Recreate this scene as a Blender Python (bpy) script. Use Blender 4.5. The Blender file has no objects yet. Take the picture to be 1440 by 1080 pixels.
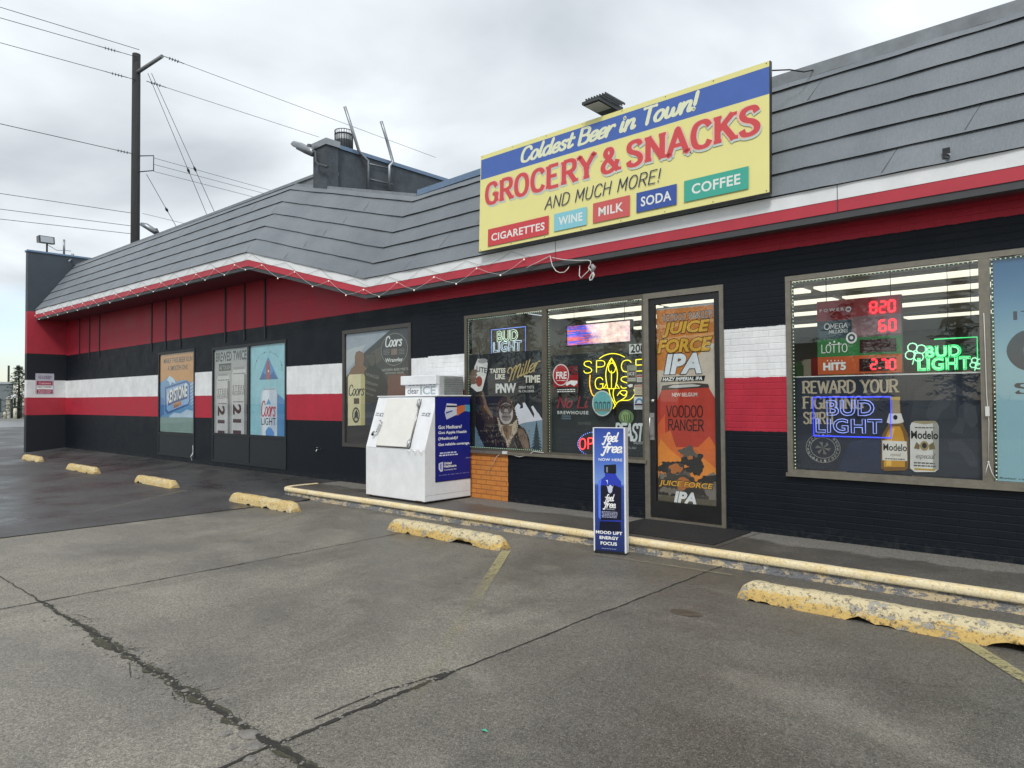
import bpy, math, random
from mathutils import Vector, Matrix
from mathutils import noise as mnoise
from mathutils.geometry import tessellate_polygon
random.seed(7)
SC = bpy.context.scene
COL = SC.collection
R = math.radians
# ------------------------------------------------------------------ camera
CAMP = Vector((0.0, -7.8012, 1.4957)); FPX = 992.84
YAW, PIT, ROL = 0.732655, 0.0244166, -0.0059996
_c, _s = math.cos(YAW), math.sin(YAW)
FW = Vector((-_s*math.cos(PIT), _c*math.cos(PIT), math.sin(PIT)))
_r = Vector((_c, _s, 0)); _u = _r.cross(FW)
RT = _r*math.cos(ROL) + _u*math.sin(ROL); UP = RT.cross(FW)
cd = bpy.data.cameras.new('camera'); cam = bpy.data.objects.new('camera', cd); COL.objects.link(cam)
cd.sensor_width = 36; cd.lens = FPX/1440*36; cd.clip_end = 3000; cd.clip_start = 0.05
cam.matrix_world = Matrix(((RT.x, UP.x, -FW.x, CAMP.x), (RT.y, UP.y, -FW.y, CAMP.y), (RT.z, UP.z, -FW.z, CAMP.z), (0, 0, 0, 1)))
SC.camera = cam
# ------------------------------------------------------------------ light
SUN_EL, SUN_AZ = 48.0, 150.0        # azimuth clockwise from +Y
SC.view_settings.view_transform = 'Standard'; SC.view_settings.look = 'None'
SC.view_settings.exposure = 0.92; SC.view_settings.gamma = 1
w = bpy.data.worlds.new("World"); SC.world = w; w.use_nodes = True
nt = w.node_tree; N = nt.nodes; L = nt.links; N.clear()
def nd(t, **k):
    n = N.new(t)
    for a, b in k.items(): setattr(n, a, b)
    return n
out = nd('ShaderNodeOutputWorld'); bg = nd('ShaderNodeBackground'); bg.inputs[1].default_value = 0.1
sky = nd('ShaderNodeTexSky', sky_type='NISHITA', sun_disc=False); sky.sun_elevation = R(SUN_EL); sky.sun_rotation = R(SUN_AZ)
tc = nd('ShaderNodeTexCoord'); sep = nd('ShaderNodeSeparateXYZ'); L.new(tc.outputs['Generated'], sep.inputs[0])
mx = nd('ShaderNodeMath', operation='MAXIMUM'); L.new(sep.outputs[2], mx.inputs[0]); mx.inputs[1].default_value = 0
ad = nd('ShaderNodeMath', operation='ADD'); L.new(mx.outputs[0], ad.inputs[0]); ad.inputs[1].default_value = 0.22
cb = nd('ShaderNodeCombineXYZ')
for i in (0, 1):
    dv = nd('ShaderNodeMath', operation='DIVIDE'); L.new(sep.outputs[i], dv.inputs[0]); L.new(ad.outputs[0], dv.inputs[1]); L.new(dv.outputs[0], cb.inputs[i])
n1 = nd('ShaderNodeTexNoise'); n1.inputs['Scale'].default_value = 1.5; n1.inputs['Detail'].default_value = 5; n1.inputs['Roughness'].default_value = 0.48; n1.inputs['Distortion'].default_value = 0.3
L.new(cb.outputs[0], n1.inputs['Vector'])
rp = nd('ShaderNodeValToRGB'); L.new(n1.outputs[0], rp.inputs[0])
rp.color_ramp.elements[0].position = 0.33; rp.color_ramp.elements[0].color = (3.55, 3.85, 4.15, 1)
rp.color_ramp.elements[1].position = 0.66; rp.color_ramp.elements[1].color = (6.1, 6.5, 6.8, 1)
e = rp.color_ramp.elements.new(0.5); e.color = (4.75, 5.1, 5.4, 1)
# brighter toward +x side of the sky
br = nd('ShaderNodeMapRange'); L.new(sep.outputs[0], br.inputs[0]); br.inputs[1].default_value = -1; br.inputs[2].default_value = 0.5; br.inputs[3].default_value = 0.86; br.inputs[4].default_value = 1.12
vm = nd('ShaderNodeVectorMath', operation='SCALE'); L.new(rp.outputs[0], vm.inputs[0]); L.new(br.outputs[0], vm.inputs[3])
# blue break in the cloud close to the horizon
n2 = nd('ShaderNodeTexNoise'); n2.inputs['Scale'].default_value = 5; n2.inputs['Detail'].default_value = 4
mp = nd('ShaderNodeMapping'); mp.inputs['Scale'].default_value = (1, 1, 4); L.new(tc.outputs['Generated'], mp.inputs[0]); L.new(mp.outputs[0], n2.inputs['Vector'])
m1 = nd('ShaderNodeMath', operation='MULTIPLY_ADD'); L.new(n2.outputs[0], m1.inputs[0]); m1.inputs[1].default_value = 0.12; L.new(sep.outputs[2], m1.inputs[2])
m2 = nd('ShaderNodeMapRange', interpolation_type='SMOOTHSTEP'); L.new(m1.outputs[0], m2.inputs[0]); m2.inputs[1].default_value = 0.14; m2.inputs[2].default_value = 0.2; m2.inputs[3].default_value = 0.8; m2.inputs[4].default_value = 0.0
mix = nd('ShaderNodeMix', data_type='RGBA'); L.new(m2.outputs[0], mix.inputs[0]); L.new(vm.outputs[0], mix.inputs[6])
L.new(sky.outputs[0], mix.inputs[7]); L.new(mix.outputs[2], bg.inputs[0]); L.new(bg.outputs[0], out.inputs[0])
sd = bpy.data.lights.new('sun', 'SUN'); sd.energy = 1.1; sd.angle = R(14); sd.color = (1, .97, .92)
so = bpy.data.objects.new('sun', sd); COL.objects.link(so)
az = R(SUN_AZ); so.rotation_euler = Vector((math.sin(az)*math.cos(R(SUN_EL)), math.cos(az)*math.cos(R(SUN_EL)), math.sin(R(SUN_EL)))).to_track_quat('Z', 'Y').to_euler()

# ------------------------------------------------------------------ picture-measured points on real planes
def ray(px, py): return FW + RT*((px-720)/FPX) - UP*((py-540)/FPX)
def at(px, py, x=None, y=None, z=None, d=None):
    r = ray(px, py)
    if d is not None: return CAMP + r*d
    for i, v in enumerate((x, y, z)):
        if v is not None: return CAMP + r*((v-CAMP[i])/r[i])
class Plane:
    def __init__(s, o, u, v):
        s.o, s.u, s.v = Vector(o), Vector(u).normalized(), Vector(v).normalized(); s.n = s.u.cross(s.v)
    def hit(s, px, py):
        r = ray(px, py); p = CAMP + r*((s.o-CAMP).dot(s.n)/r.dot(s.n)) - s.o
        return p.dot(s.u), p.dot(s.v)
    def to(s, a, b, off=0): return s.o + s.u*a + s.v*b + s.n*off
def facade(y): return Plane((0, y, 0), (1, 0, 0), (0, 0, 1))     # n = -y

# ------------------------------------------------------------------ materials
MC = {}
def lin(c): return tuple(((v/255)/12.92 if v/255 <= .04045 else ((v/255+.055)/1.055)**2.4) for v in c)
def newmat(name):
    m = bpy.data.materials.new(name); m.use_nodes = True; return m, m.node_tree, m.node_tree.nodes['Principled BSDF']
def mat(name, rgb, rough=.6, metal=0, var=0.0, vscale=6, bump=0, bscale=60, emit=0, spec=.5, stretch=None):
    """plain surface with optional tonal variation and fine bump; rgb linear albedo"""
    if name in MC: return MC[name]
    m, t, b = newmat(name); MC[name] = m
    b.inputs['Base Color'].default_value = (*rgb, 1); b.inputs['Roughness'].default_value = rough; b.inputs['Metallic'].default_value = metal
    b.inputs['Specular IOR Level'].default_value = spec
    if emit: b.inputs['Emission Color'].default_value = (*rgb, 1); b.inputs['Emission Strength'].default_value = emit
    if var or bump:
        co = t.nodes.new('ShaderNodeTexCoord'); src = co.outputs['Object']
        if stretch:
            mp = t.nodes.new('ShaderNodeMapping'); mp.inputs['Scale'].default_value = stretch; t.links.new(src, mp.inputs[0]); src = mp.outputs[0]
    if var:
        n = t.nodes.new('ShaderNodeTexNoise'); n.inputs['Scale'].default_value = vscale; n.inputs['Detail'].default_value = 6; n.inputs['Roughness'].default_value = .65; t.links.new(src, n.inputs['Vector'])
        r = t.nodes.new('ShaderNodeMapRange'); r.inputs[1].default_value = .3; r.inputs[2].default_value = .7; r.inputs[3].default_value = 1-var; r.inputs[4].default_value = 1+var; t.links.new(n.outputs[0], r.inputs[0])
        v = t.nodes.new('ShaderNodeVectorMath'); v.operation = 'SCALE'; v.inputs[0].default_value = rgb; t.links.new(r.outputs[0], v.inputs[3]); t.links.new(v.outputs[0], b.inputs['Base Color'])
        r2 = t.nodes.new('ShaderNodeMapRange'); r2.inputs[3].default_value = max(0.05, rough-.12); r2.inputs[4].default_value = min(1, rough+.12); t.links.new(n.outputs[0], r2.inputs[0]); t.links.new(r2.outputs[0], b.inputs['Roughness'])
    if bump:
        n = t.nodes.new('ShaderNodeTexNoise'); n.inputs['Scale'].default_value = bscale; n.inputs['Detail'].default_value = 4; t.links.new(src, n.inputs['Vector'])
        u = t.nodes.new('ShaderNodeBump'); u.inputs['Strength'].default_value = bump; u.inputs['Distance'].default_value = .01; t.links.new(n.outputs[0], u.inputs['Height']); t.links.new(u.outputs[0], b.inputs['Normal'])
    return m
PK = 1.05
def ink(r, g, b, k=None):           # printed ink, given as the sRGB tone of the print
    k = PK if k is None else k
    return mat('ink_%d_%d_%d' % (r, g, b), tuple(min(.85, v*k) for v in lin((r, g, b))), .5, spec=.3, var=.13, vscale=4)
def glow(r, g, b, s=3):
    s = s*.6
    nm = 'glow_%d_%d_%d_%g' % (r, g, b, s)
    if nm in MC: return MC[nm]
    m, t, p = newmat(nm); MC[nm] = m; p.inputs['Base Color'].default_value = (*lin((r, g, b)), 1); p.inputs['Emission Color'].default_value = (*lin((r, g, b)), 1); p.inputs['Emission Strength'].default_value = s
    return m
def MIXC(t, fac, a, b):
    n = t.nodes.new('ShaderNodeMix'); n.data_type = 'RGBA'
    for i, v in ((0, fac), (6, a), (7, b)):
        if isinstance(v, (int, float)): n.inputs[i].default_value = v
        elif isinstance(v, tuple): n.inputs[i].default_value = (*v, 1) if len(v) == 3 else v
        else: t.links.new(v, n.inputs[i])
    return n.outputs[2]
def NZ(t, vec, scale, detail=5, rough=.6, lo=None, hi=None, dist=0):
    n = t.nodes.new('ShaderNodeTexNoise'); n.inputs['Scale'].default_value = scale; n.inputs['Detail'].default_value = detail; n.inputs['Roughness'].default_value = rough; n.inputs['Distortion'].default_value = dist
    if vec is not None: t.links.new(vec, n.inputs['Vector'])
    if lo is None: return n.outputs[0]
    r = t.nodes.new('ShaderNodeMapRange'); r.inputs[1].default_value = lo; r.inputs[2].default_value = hi; t.links.new(n.outputs[0], r.inputs[0]); return r.outputs[0]
def MATH(t, op, a, b=None, c=None):
    n = t.nodes.new('ShaderNodeMath'); n.operation = op
    for i, v in enumerate((a, b, c)):
        if v is None: continue
        if isinstance(v, (int, float)): n.inputs[i].default_value = v
        else: t.links.new(v, n.inputs[i])
    return n.outputs[0]
def MR(t, x, a, b, c=0, d=1, sm=False):
    n = t.nodes.new('ShaderNodeMapRange'); t.links.new(x, n.inputs[0])
    if sm: n.interpolation_type = 'SMOOTHSTEP'
    for i, v in zip((1, 2, 3, 4), (a, b, c, d)): n.inputs[i].default_value = v
    return n.outputs[0]
def MAP(t, src, scale=(1, 1, 1), rot=(0, 0, 0), loc=(0, 0, 0)):
    n = t.nodes.new('ShaderNodeMapping'); n.inputs['Scale'].default_value = scale; n.inputs['Rotation'].default_value = rot; n.inputs['Location'].default_value = loc; t.links.new(src, n.inputs[0]); return n.outputs[0]
def WORLDP(t): return t.nodes.new('ShaderNodeNewGeometry').outputs['Position']
def SEP(t, v): n = t.nodes.new('ShaderNodeSeparateXYZ'); t.links.new(v, n.inputs[0]); return n.outputs
def BUMP(t, h, b, strength=.5, dist=.01, prev=None):
    n = t.nodes.new('ShaderNodeBump'); n.inputs['Strength'].default_value = strength; n.inputs['Distance'].default_value = dist; t.links.new(h, n.inputs['Height'])
    if prev is not None: t.links.new(prev, n.inputs['Normal'])
    if b is not None: t.links.new(n.outputs[0], b.inputs['Normal'])
    return n.outputs[0]

RED = (.40, .026, .046); WHT = (.72, .73, .74); BLK = (.0055, .0085, .0135)
def wall_mat(brick):
    m, t, b = newmat('painted_brick' if brick else 'painted_block'); P = WORLDP(t); x, y, z = SEP(t, P)
    zj = MATH(t, 'MULTIPLY_ADD', NZ(t, P, 14, 4, .7), .03, z); zj = MATH(t, 'SUBTRACT', zj, .015)
    if brick: zt, zb = 2.318, 1.752
    else: zt, zb = 2.256, 1.678
    # boundary drifts slightly along the left wall as painted
    def above(lvl, slope=0.0):
        v = MATH(t, 'SUBTRACT', zj, lvl)
        if brick and 1.5 < lvl < 3: v = MATH(t, 'ADD', v, MR(t, x, -7, -4, .068, 0))
        if slope: v = MATH(t, 'SUBTRACT', v, MATH(t, 'MULTIPLY', MATH(t, 'ADD', x, 17), slope))
        return MR(t, v, -.003, .003)
    n = NZ(t, P, 2.2, 6, .7, .3, .7); dirt = MR(t, n, 0, 1, .82, 1.12)
    c = MIXC(t, above(1.14), BLK, RED)
    c = MIXC(t, above(zb, -.003 if not brick else 0), c, WHT)
    c = MIXC(t, above(zt, -.003 if not brick else 0), c, BLK)
    c = MIXC(t, above(3.16), c, RED)
    if brick:   # left strip is dark right up to the opening, orange patch by the ice box is its own part
        pass
    streak = NZ(t, MAP(t, P, (7, 7, .5)), 3, 4, .6, .35, .75)
    v = t.nodes.new('ShaderNodeVectorMath'); v.operation = 'SCALE'; t.links.new(c, v.inputs[0]); t.links.new(MATH(t, 'MULTIPLY', dirt, MR(t, streak, 0, 1, 1.03, .94)), v.inputs[3])
    # splash dirt at the foot of the wall
    foot = MR(t, MATH(t, 'MULTIPLY_ADD', n, .12, z), .05, .2, .35, 0)
    c2 = MIXC(t, MATH(t, 'MULTIPLY', foot, MR(t, NZ(t, P, 14, 5, .7), .45, .65)), v.outputs[0], (.07, .066, .06))
    t.links.new(c2, b.inputs['Base Color'])
    t.links.new(MR(t, n, 0, 1, .42, .62), b.inputs['Roughness'])
    if brick:
        bt = t.nodes.new('ShaderNodeTexBrick'); vv = t.nodes.new('ShaderNodeCombineXYZ')
        wob = MATH(t, 'MULTIPLY', NZ(t, MAP(t, P, (1.5, 1, 1)), 4, 2), .012)
        t.links.new(MATH(t, 'ADD', x, y), vv.inputs[0]); t.links.new(MATH(t, 'ADD', z, wob), vv.inputs[1]); t.links.new(vv.outputs[0], bt.inputs['Vector'])
        bt.inputs['Scale'].default_value = 1; bt.inputs['Brick Width'].default_value = .3; bt.inputs['Row Height'].default_value = .0735; bt.inputs['Mortar Size'].default_value = .007; bt.inputs['Mortar Smooth'].default_value = .55; bt.inputs['Bias'].default_value = 0
        bt.inputs['Color1'].default_value = (1, 1, 1, 1); bt.inputs['Color2'].default_value = (.75, .75, .75, 1); bt.inputs['Mortar'].default_value = (0, 0, 0, 1)
        h = MATH(t, 'ADD', bt.outputs[0], MATH(t, 'MULTIPLY', NZ(t, P, 45, 5, .7), .5))
        b.inputs['Specular IOR Level'].default_value = .2; BUMP(t, h, b, .5, .009)
    else:
        bt = t.nodes.new('ShaderNodeTexBrick'); vv = t.nodes.new('ShaderNodeCombineXYZ'); t.links.new(x, vv.inputs[0]); t.links.new(z, vv.inputs[1]); t.links.new(vv.outputs[0], bt.inputs['Vector'])
        bt.offset = 0.5; bt.inputs['Brick Width'].default_value = 1.2; bt.inputs['Row Height'].default_value = .6; bt.inputs['Mortar Size'].default_value = .004; bt.inputs['Scale'].default_value = 1
        h = MATH(t, 'ADD', MATH(t, 'MULTIPLY', bt.outputs[1], -.5), MATH(t, 'MULTIPLY', NZ(t, P, 30, 5, .7), .3))
        b.inputs['Specular IOR Level'].default_value = .2; BUMP(t, h, b, .5, .008)
    return m
M_BRICK = wall_mat(True); M_BLOCK = wall_mat(False)

def roof_mat():
    m, t, b = newmat('weathered_shake'); P = WORLDP(t); x, y, z = SEP(t, P)
    n = NZ(t, P, 1.3, 5, .6, .3, .7); st = NZ(t, MAP(t, P, (1, 1, .12), rot=(0, R(18), 0)), 38, 3, .7, .3, .7)
    c = MIXC(t, n, (.138, .158, .178), (.188, .208, .228))
    c = MIXC(t, MATH(t, 'MULTIPLY', st, .22), c, (.09, .1, .112))
    fine = NZ(t, P, 34, 4, .65, .69, .72); reg = NZ(t, P, 1.1, 3, .5, .56, .62)
    c = MIXC(t, MATH(t, 'MULTIPLY', fine, reg), c, (.62, .63, .63))
    t.links.new(c, b.inputs['Base Color']); b.inputs['Roughness'].default_value = .55
    BUMP(t, MATH(t, 'ADD', MATH(t, 'MULTIPLY', st, .5), NZ(t, P, 6, 4)), b, .35, .01); return m
M_ROOF = roof_mat()

def ground_mat(name, kind):
    m, t, b = newmat(name); P = WORLDP(t); x, y, z = SEP(t, P)
    big = NZ(t, MAP(t, P, (.4, .4, .4)), 1.0, 6, .62, .38, .62, .6); mid = NZ(t, P, 1.7, 6, .65, .3, .7); agg = NZ(t, P, 48, 8, .92, .44, .58); sp = NZ(t, P, 190, 2, .5, .6, .7)
    if kind == 'concrete': A, B, S = (.10, .093, .076), (.275, .25, .205), (.40, .385, .35)
    elif kind == 'asphalt': A, B, S = (.020, .0205, .022), (.085, .084, .082), (.2, .168, .16)
    else: A, B, S = (.075, .068, .057), (.19, .178, .155), (.3, .29, .27)
    # drying pattern: the slabs by the kerb and the joints stay damp and darker
    k = MATH(t, 'MULTIPLY_ADD', big, .62, MATH(t, 'MULTIPLY', mid, .38))
    if kind == 'walk':
        near = MR(t, MATH(t, 'MULTIPLY_ADD', mid, .35, y), -.35, -.1)
        k = MATH(t, 'MAXIMUM', MATH(t, 'MULTIPLY', k, .6), MATH(t, 'MULTIPLY', near, 2.0))
    c = MIXC(t, k, A, B)
    if kind == 'concrete':
        # slab east of the joint is a darker pour
        c = MIXC(t, MR(t, x, -3.17, -3.13, 0, .42), c, (.062, .058, .05))
        c = MIXC(t, MR(t, MATH(t, 'MULTIPLY_ADD', mid, .8, y), -2.6, -1.4, 0, .35), c, (.055, .052, .048))
    c = MIXC(t, MATH(t, 'MULTIPLY', agg, .62), c, tuple(v*.35 for v in A))
    c = MIXC(t, MATH(t, 'MULTIPLY', sp, .55), c, S)
    oil = NZ(t, MAP(t, P, (1, 1, 1), loc=(11, 3, 0)), .9, 4, .7, .62, .7); c = MIXC(t, MATH(t, 'MULTIPLY', oil, .45), c, tuple(v*.6 for v in A))
    tyre = MATH(t, 'MULTIPLY', NZ(t, MAP(t, P, (2.4, .16, 1), rot=(0, 0, -.12)), 1.6, 4, .6, .56, .68), .3); c = MIXC(t, tyre, c, A)
    pale = NZ(t, MAP(t, P, (1, 1.6, 1), loc=(5, 9, 0)), .55, 5, .65, .56, .72); c = MIXC(t, MATH(t, 'MULTIPLY', pale, .32), c, tuple(v*1.25 for v in B))
    sc = NZ(t, MAP(t, P, (.6, 3, 1), rot=(0, 0, .5)), 1.4, 7, .75, .62, .75)
    c = MIXC(t, MATH(t, 'MULTIPLY', sc, .3), c, B)
    ns = NZ(t, P, .8, 3, .5, .66, .8); c = MIXC(t, MATH(t, 'MULTIPLY', ns, .4), c, A)
    pit = NZ(t, P, 11, 4, .6, .735, .76); c = MIXC(t, MATH(t, 'MULTIPLY', pit, .75), c, (.015, .014, .013))
    vo = t.nodes.new('ShaderNodeTexVoronoi'); vo.inputs['Scale'].default_value = 150 if kind == 'concrete' else 110; t.links.new(P, vo.inputs['Vector'])
    vr = SEP(t, vo.outputs['Color'])[0]; pe = MR(t, vr, 0, 1, .62, 1.38)
    if kind == 'concrete': pe = MATH(t, 'MULTIPLY', pe, MR(t, y, -6.08, -6.0, 1.12, 1.0))
    vs_ = t.nodes.new('ShaderNodeVectorMath'); vs_.operation = 'SCALE'; t.links.new(c, vs_.inputs[0]); t.links.new(pe, vs_.inputs[3]); c = vs_.outputs[0]
    t.links.new(c, b.inputs['Base Color'])
    lo, hi = {'concrete': (.33, .8), 'asphalt': (.22, .62), 'walk': (.35, .8)}[kind]
    t.links.new(MR(t, k, .1, .8, lo, hi), b.inputs['Roughness'])
    h = MATH(t, 'ADD', MATH(t, 'MULTIPLY', vr, .55), MATH(t, 'MULTIPLY', NZ(t, P, 26, 5, .7), .8))
    BUMP(t, h, b, {'concrete': .5, 'asphalt': .75, 'walk': .3}[kind], .006); return m
M_CONC = ground_mat('lot_concrete', 'concrete'); M_ASPH = ground_mat('damp_asphalt', 'asphalt'); M_WALK = ground_mat('walkway_concrete', 'walk')

ZL = -0.14
def peel_mat(name, top, under, bare, amt, face=False):
    m, t, b = newmat(name); P = WORLDP(t); x, y, z = SEP(t, P)
    n1 = NZ(t, MAP(t, P, (1, 1, 1.8)), 8, 8, .76); n2 = NZ(t, MAP(t, P, (.7, 1, 1.8), loc=(3, 7, 1)), 5, 8, .78); n3 = NZ(t, P, 34, 6, .75, .54, .62)
    if name == 'wheel_stop_paint': n2 = MATH(t, 'ADD', n2, MR(t, z, ZL+.02, ZL+.12, .13, -.12))
    if name == 'kerb_nose_paint': n1 = NZ(t, MAP(t, P, (.35, 2, 2)), 9, 7, .72); n3 = MATH(t, 'MULTIPLY', n3, .45)
    c = MIXC(t, MR(t, n2, .47, .5), top, under)
    c = MIXC(t, MR(t, NZ(t, P, 60, 4, .7), .4, .7, 0, .35), c, tuple(v*.55 for v in top))
    c = MIXC(t, MR(t, n1, amt, amt+.02), c, bare)
    c = MIXC(t, MATH(t, 'MULTIPLY', n3, .8), c, (.04, .037, .033))
    t.links.new(c, b.inputs['Base Color']); b.inputs['Roughness'].default_value = .75
    BUMP(t, MATH(t, 'ADD', MR(t, n1, amt, amt+.02, 1, 0), NZ(t, P, 70, 4, .7)), b, .7, .006); return m
M_NOSE = peel_mat('kerb_nose_paint', (.72, .57, .31), (.74, .64, .42), (.30, .26, .2), .66)
M_KFACE = peel_mat('kerb_face_paint', (.50, .40, .24), (.13, .14, .16), (.45, .42, .36), .56)
M_STOP = peel_mat('wheel_stop_paint', (.58, .49, .30), (.60, .40, .12), (.33, .31, .27), .56)
M_STOPFAR = peel_mat('wheel_stop_cream', (.60, .49, .27), (.56, .40, .16), (.42, .38, .31), .60)

def glass_mat():
    m, t, b = newmat('window_glass'); t.nodes.remove(b); o = t.nodes['Material Output']
    tr = t.nodes.new('ShaderNodeBsdfTransparent'); tr.inputs[0].default_value = (.96, .972, .968, 1); gl = t.nodes.new('ShaderNodeBsdfGlossy'); gl.inputs['Roughness'].default_value = .01
    mx = t.nodes.new('ShaderNodeMixShader'); gm = t.nodes.new('ShaderNodeNewGeometry'); dt = t.nodes.new('ShaderNodeVectorMath'); dt.operation = 'DOT_PRODUCT'; t.links.new(gm.outputs['Normal'], dt.inputs[0]); t.links.new(gm.outputs['Incoming'], dt.inputs[1])
    P = WORLDP(t); BUMP(t, NZ(t, P, .9, 2), None, .05, .02)
    k = MATH(t, 'MULTIPLY_ADD', MATH(t, 'POWER', MATH(t, 'SUBTRACT', 1, MATH(t, 'ABSOLUTE', dt.outputs['Value'])), 5), .85, .042)
    t.links.new(k, mx.inputs[0]); t.links.new(tr.outputs[0], mx.inputs[1]); t.links.new(gl.outputs[0], mx.inputs[2]); t.links.new(mx.outputs[0], o.inputs[0]); return m
M_GLASS = glass_mat()
def faded_paint(name, col):
    m, t, b = newmat(name); P = WORLDP(t); o = t.nodes['Material Output']
    b.inputs['Base Color'].default_value = (*col, 1); b.inputs['Roughness'].default_value = .8
    tr = t.nodes.new('ShaderNodeBsdfTransparent'); mx = t.nodes.new('ShaderNodeMixShader')
    x, y, z = SEP(t, P)
    a = NZ(t, P, 34, 8, .85); thr = MR(t, y, -5.2, -2.3, .72, .42)
    if name == 'stripe_far': thr = MR(t, y, -5, -2, .62, .5)
    f = MR(t, MATH(t, 'SUBTRACT', a, thr), -.02, .05)
    f = MATH(t, 'MAXIMUM', MATH(t, 'MULTIPLY', f, .7), MATH(t, 'MULTIPLY', MR(t, NZ(t, P, 2.2, 6, .8), .42, .66, .0, .22), MR(t, y, -5.4, -4.2, .25, 1)))
    t.links.new(f, mx.inputs[0]); t.links.new(tr.outputs[0], mx.inputs[1]); t.links.new(b.outputs[0], mx.inputs[2]); t.links.new(mx.outputs[0], o.inputs[0]); return m
M_STRIPE = faded_paint('stripe_paint', (.42, .37, .18)); M_STRIPEFAR = faded_paint('stripe_far', (.27, .23, .15))

m_black = mat('black_metal', (.012, .012, .013), .35, var=.15); m_tan = mat('bronze_aluminium', (.13, .115, .09), .4, .5, var=.12, vscale=9)
m_tanlt = mat('worn_aluminium', (.22, .2, .165), .38, .5, var=.15, vscale=12); m_darkframe = mat('dark_painted_frame', (.008, .010, .013), .5, var=.2)
m_galv = mat('galvanised_steel', (.28, .3, .32), .42, .7, var=.15); m_dgrey = mat('dark_grey_paint', (.045, .05, .056), .55, var=.2, vscale=3)
m_slate = mat('slate_stucco', (.052, .068, .085), .8, var=.18, vscale=2.2, bump=.4, bscale=40)
m_parapet = mat('parapet_stucco', (.062, .075, .088), .85, var=.35, vscale=3, bump=.6, bscale=25)
m_bluecap = mat('metal_cap_blue', (.14, .21, .31), .4, .3, var=.12); m_greycap = mat('metal_cap_grey', (.19, .21, .23), .5, var=.25, vscale=4)
m_white = mat('white_enamel', (.72, .73, .75), .38, var=.08, vscale=4, bump=.12, bscale=6); m_whiteflat = mat('white_paint', (.70, .71, .72), .6, var=.07, vscale=4)
m_redf = mat('red_paint', (.43, .032, .052), .55, var=.1, vscale=5); m_soffit = mat('grey_soffit', (.055, .058, .062), .7, var=.15)
m_steel = mat('brushed_steel', (.5, .5, .5), .3, .9, var=.1); m_wood = mat('weathered_wood', (.026, .027, .028), .9, var=.4, vscale=8, bump=.8, bscale=30, stretch=(3, 3, .2))
m_wire = mat('wire_black', (.02, .02, .022), .6); m_cable = mat('white_cable', (.6, .6, .58), .5); m_wet_patch = mat('wet_patch_dark', (.012, .012, .012), .75, var=.25, vscale=12, bump=.5, bscale=50)

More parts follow.
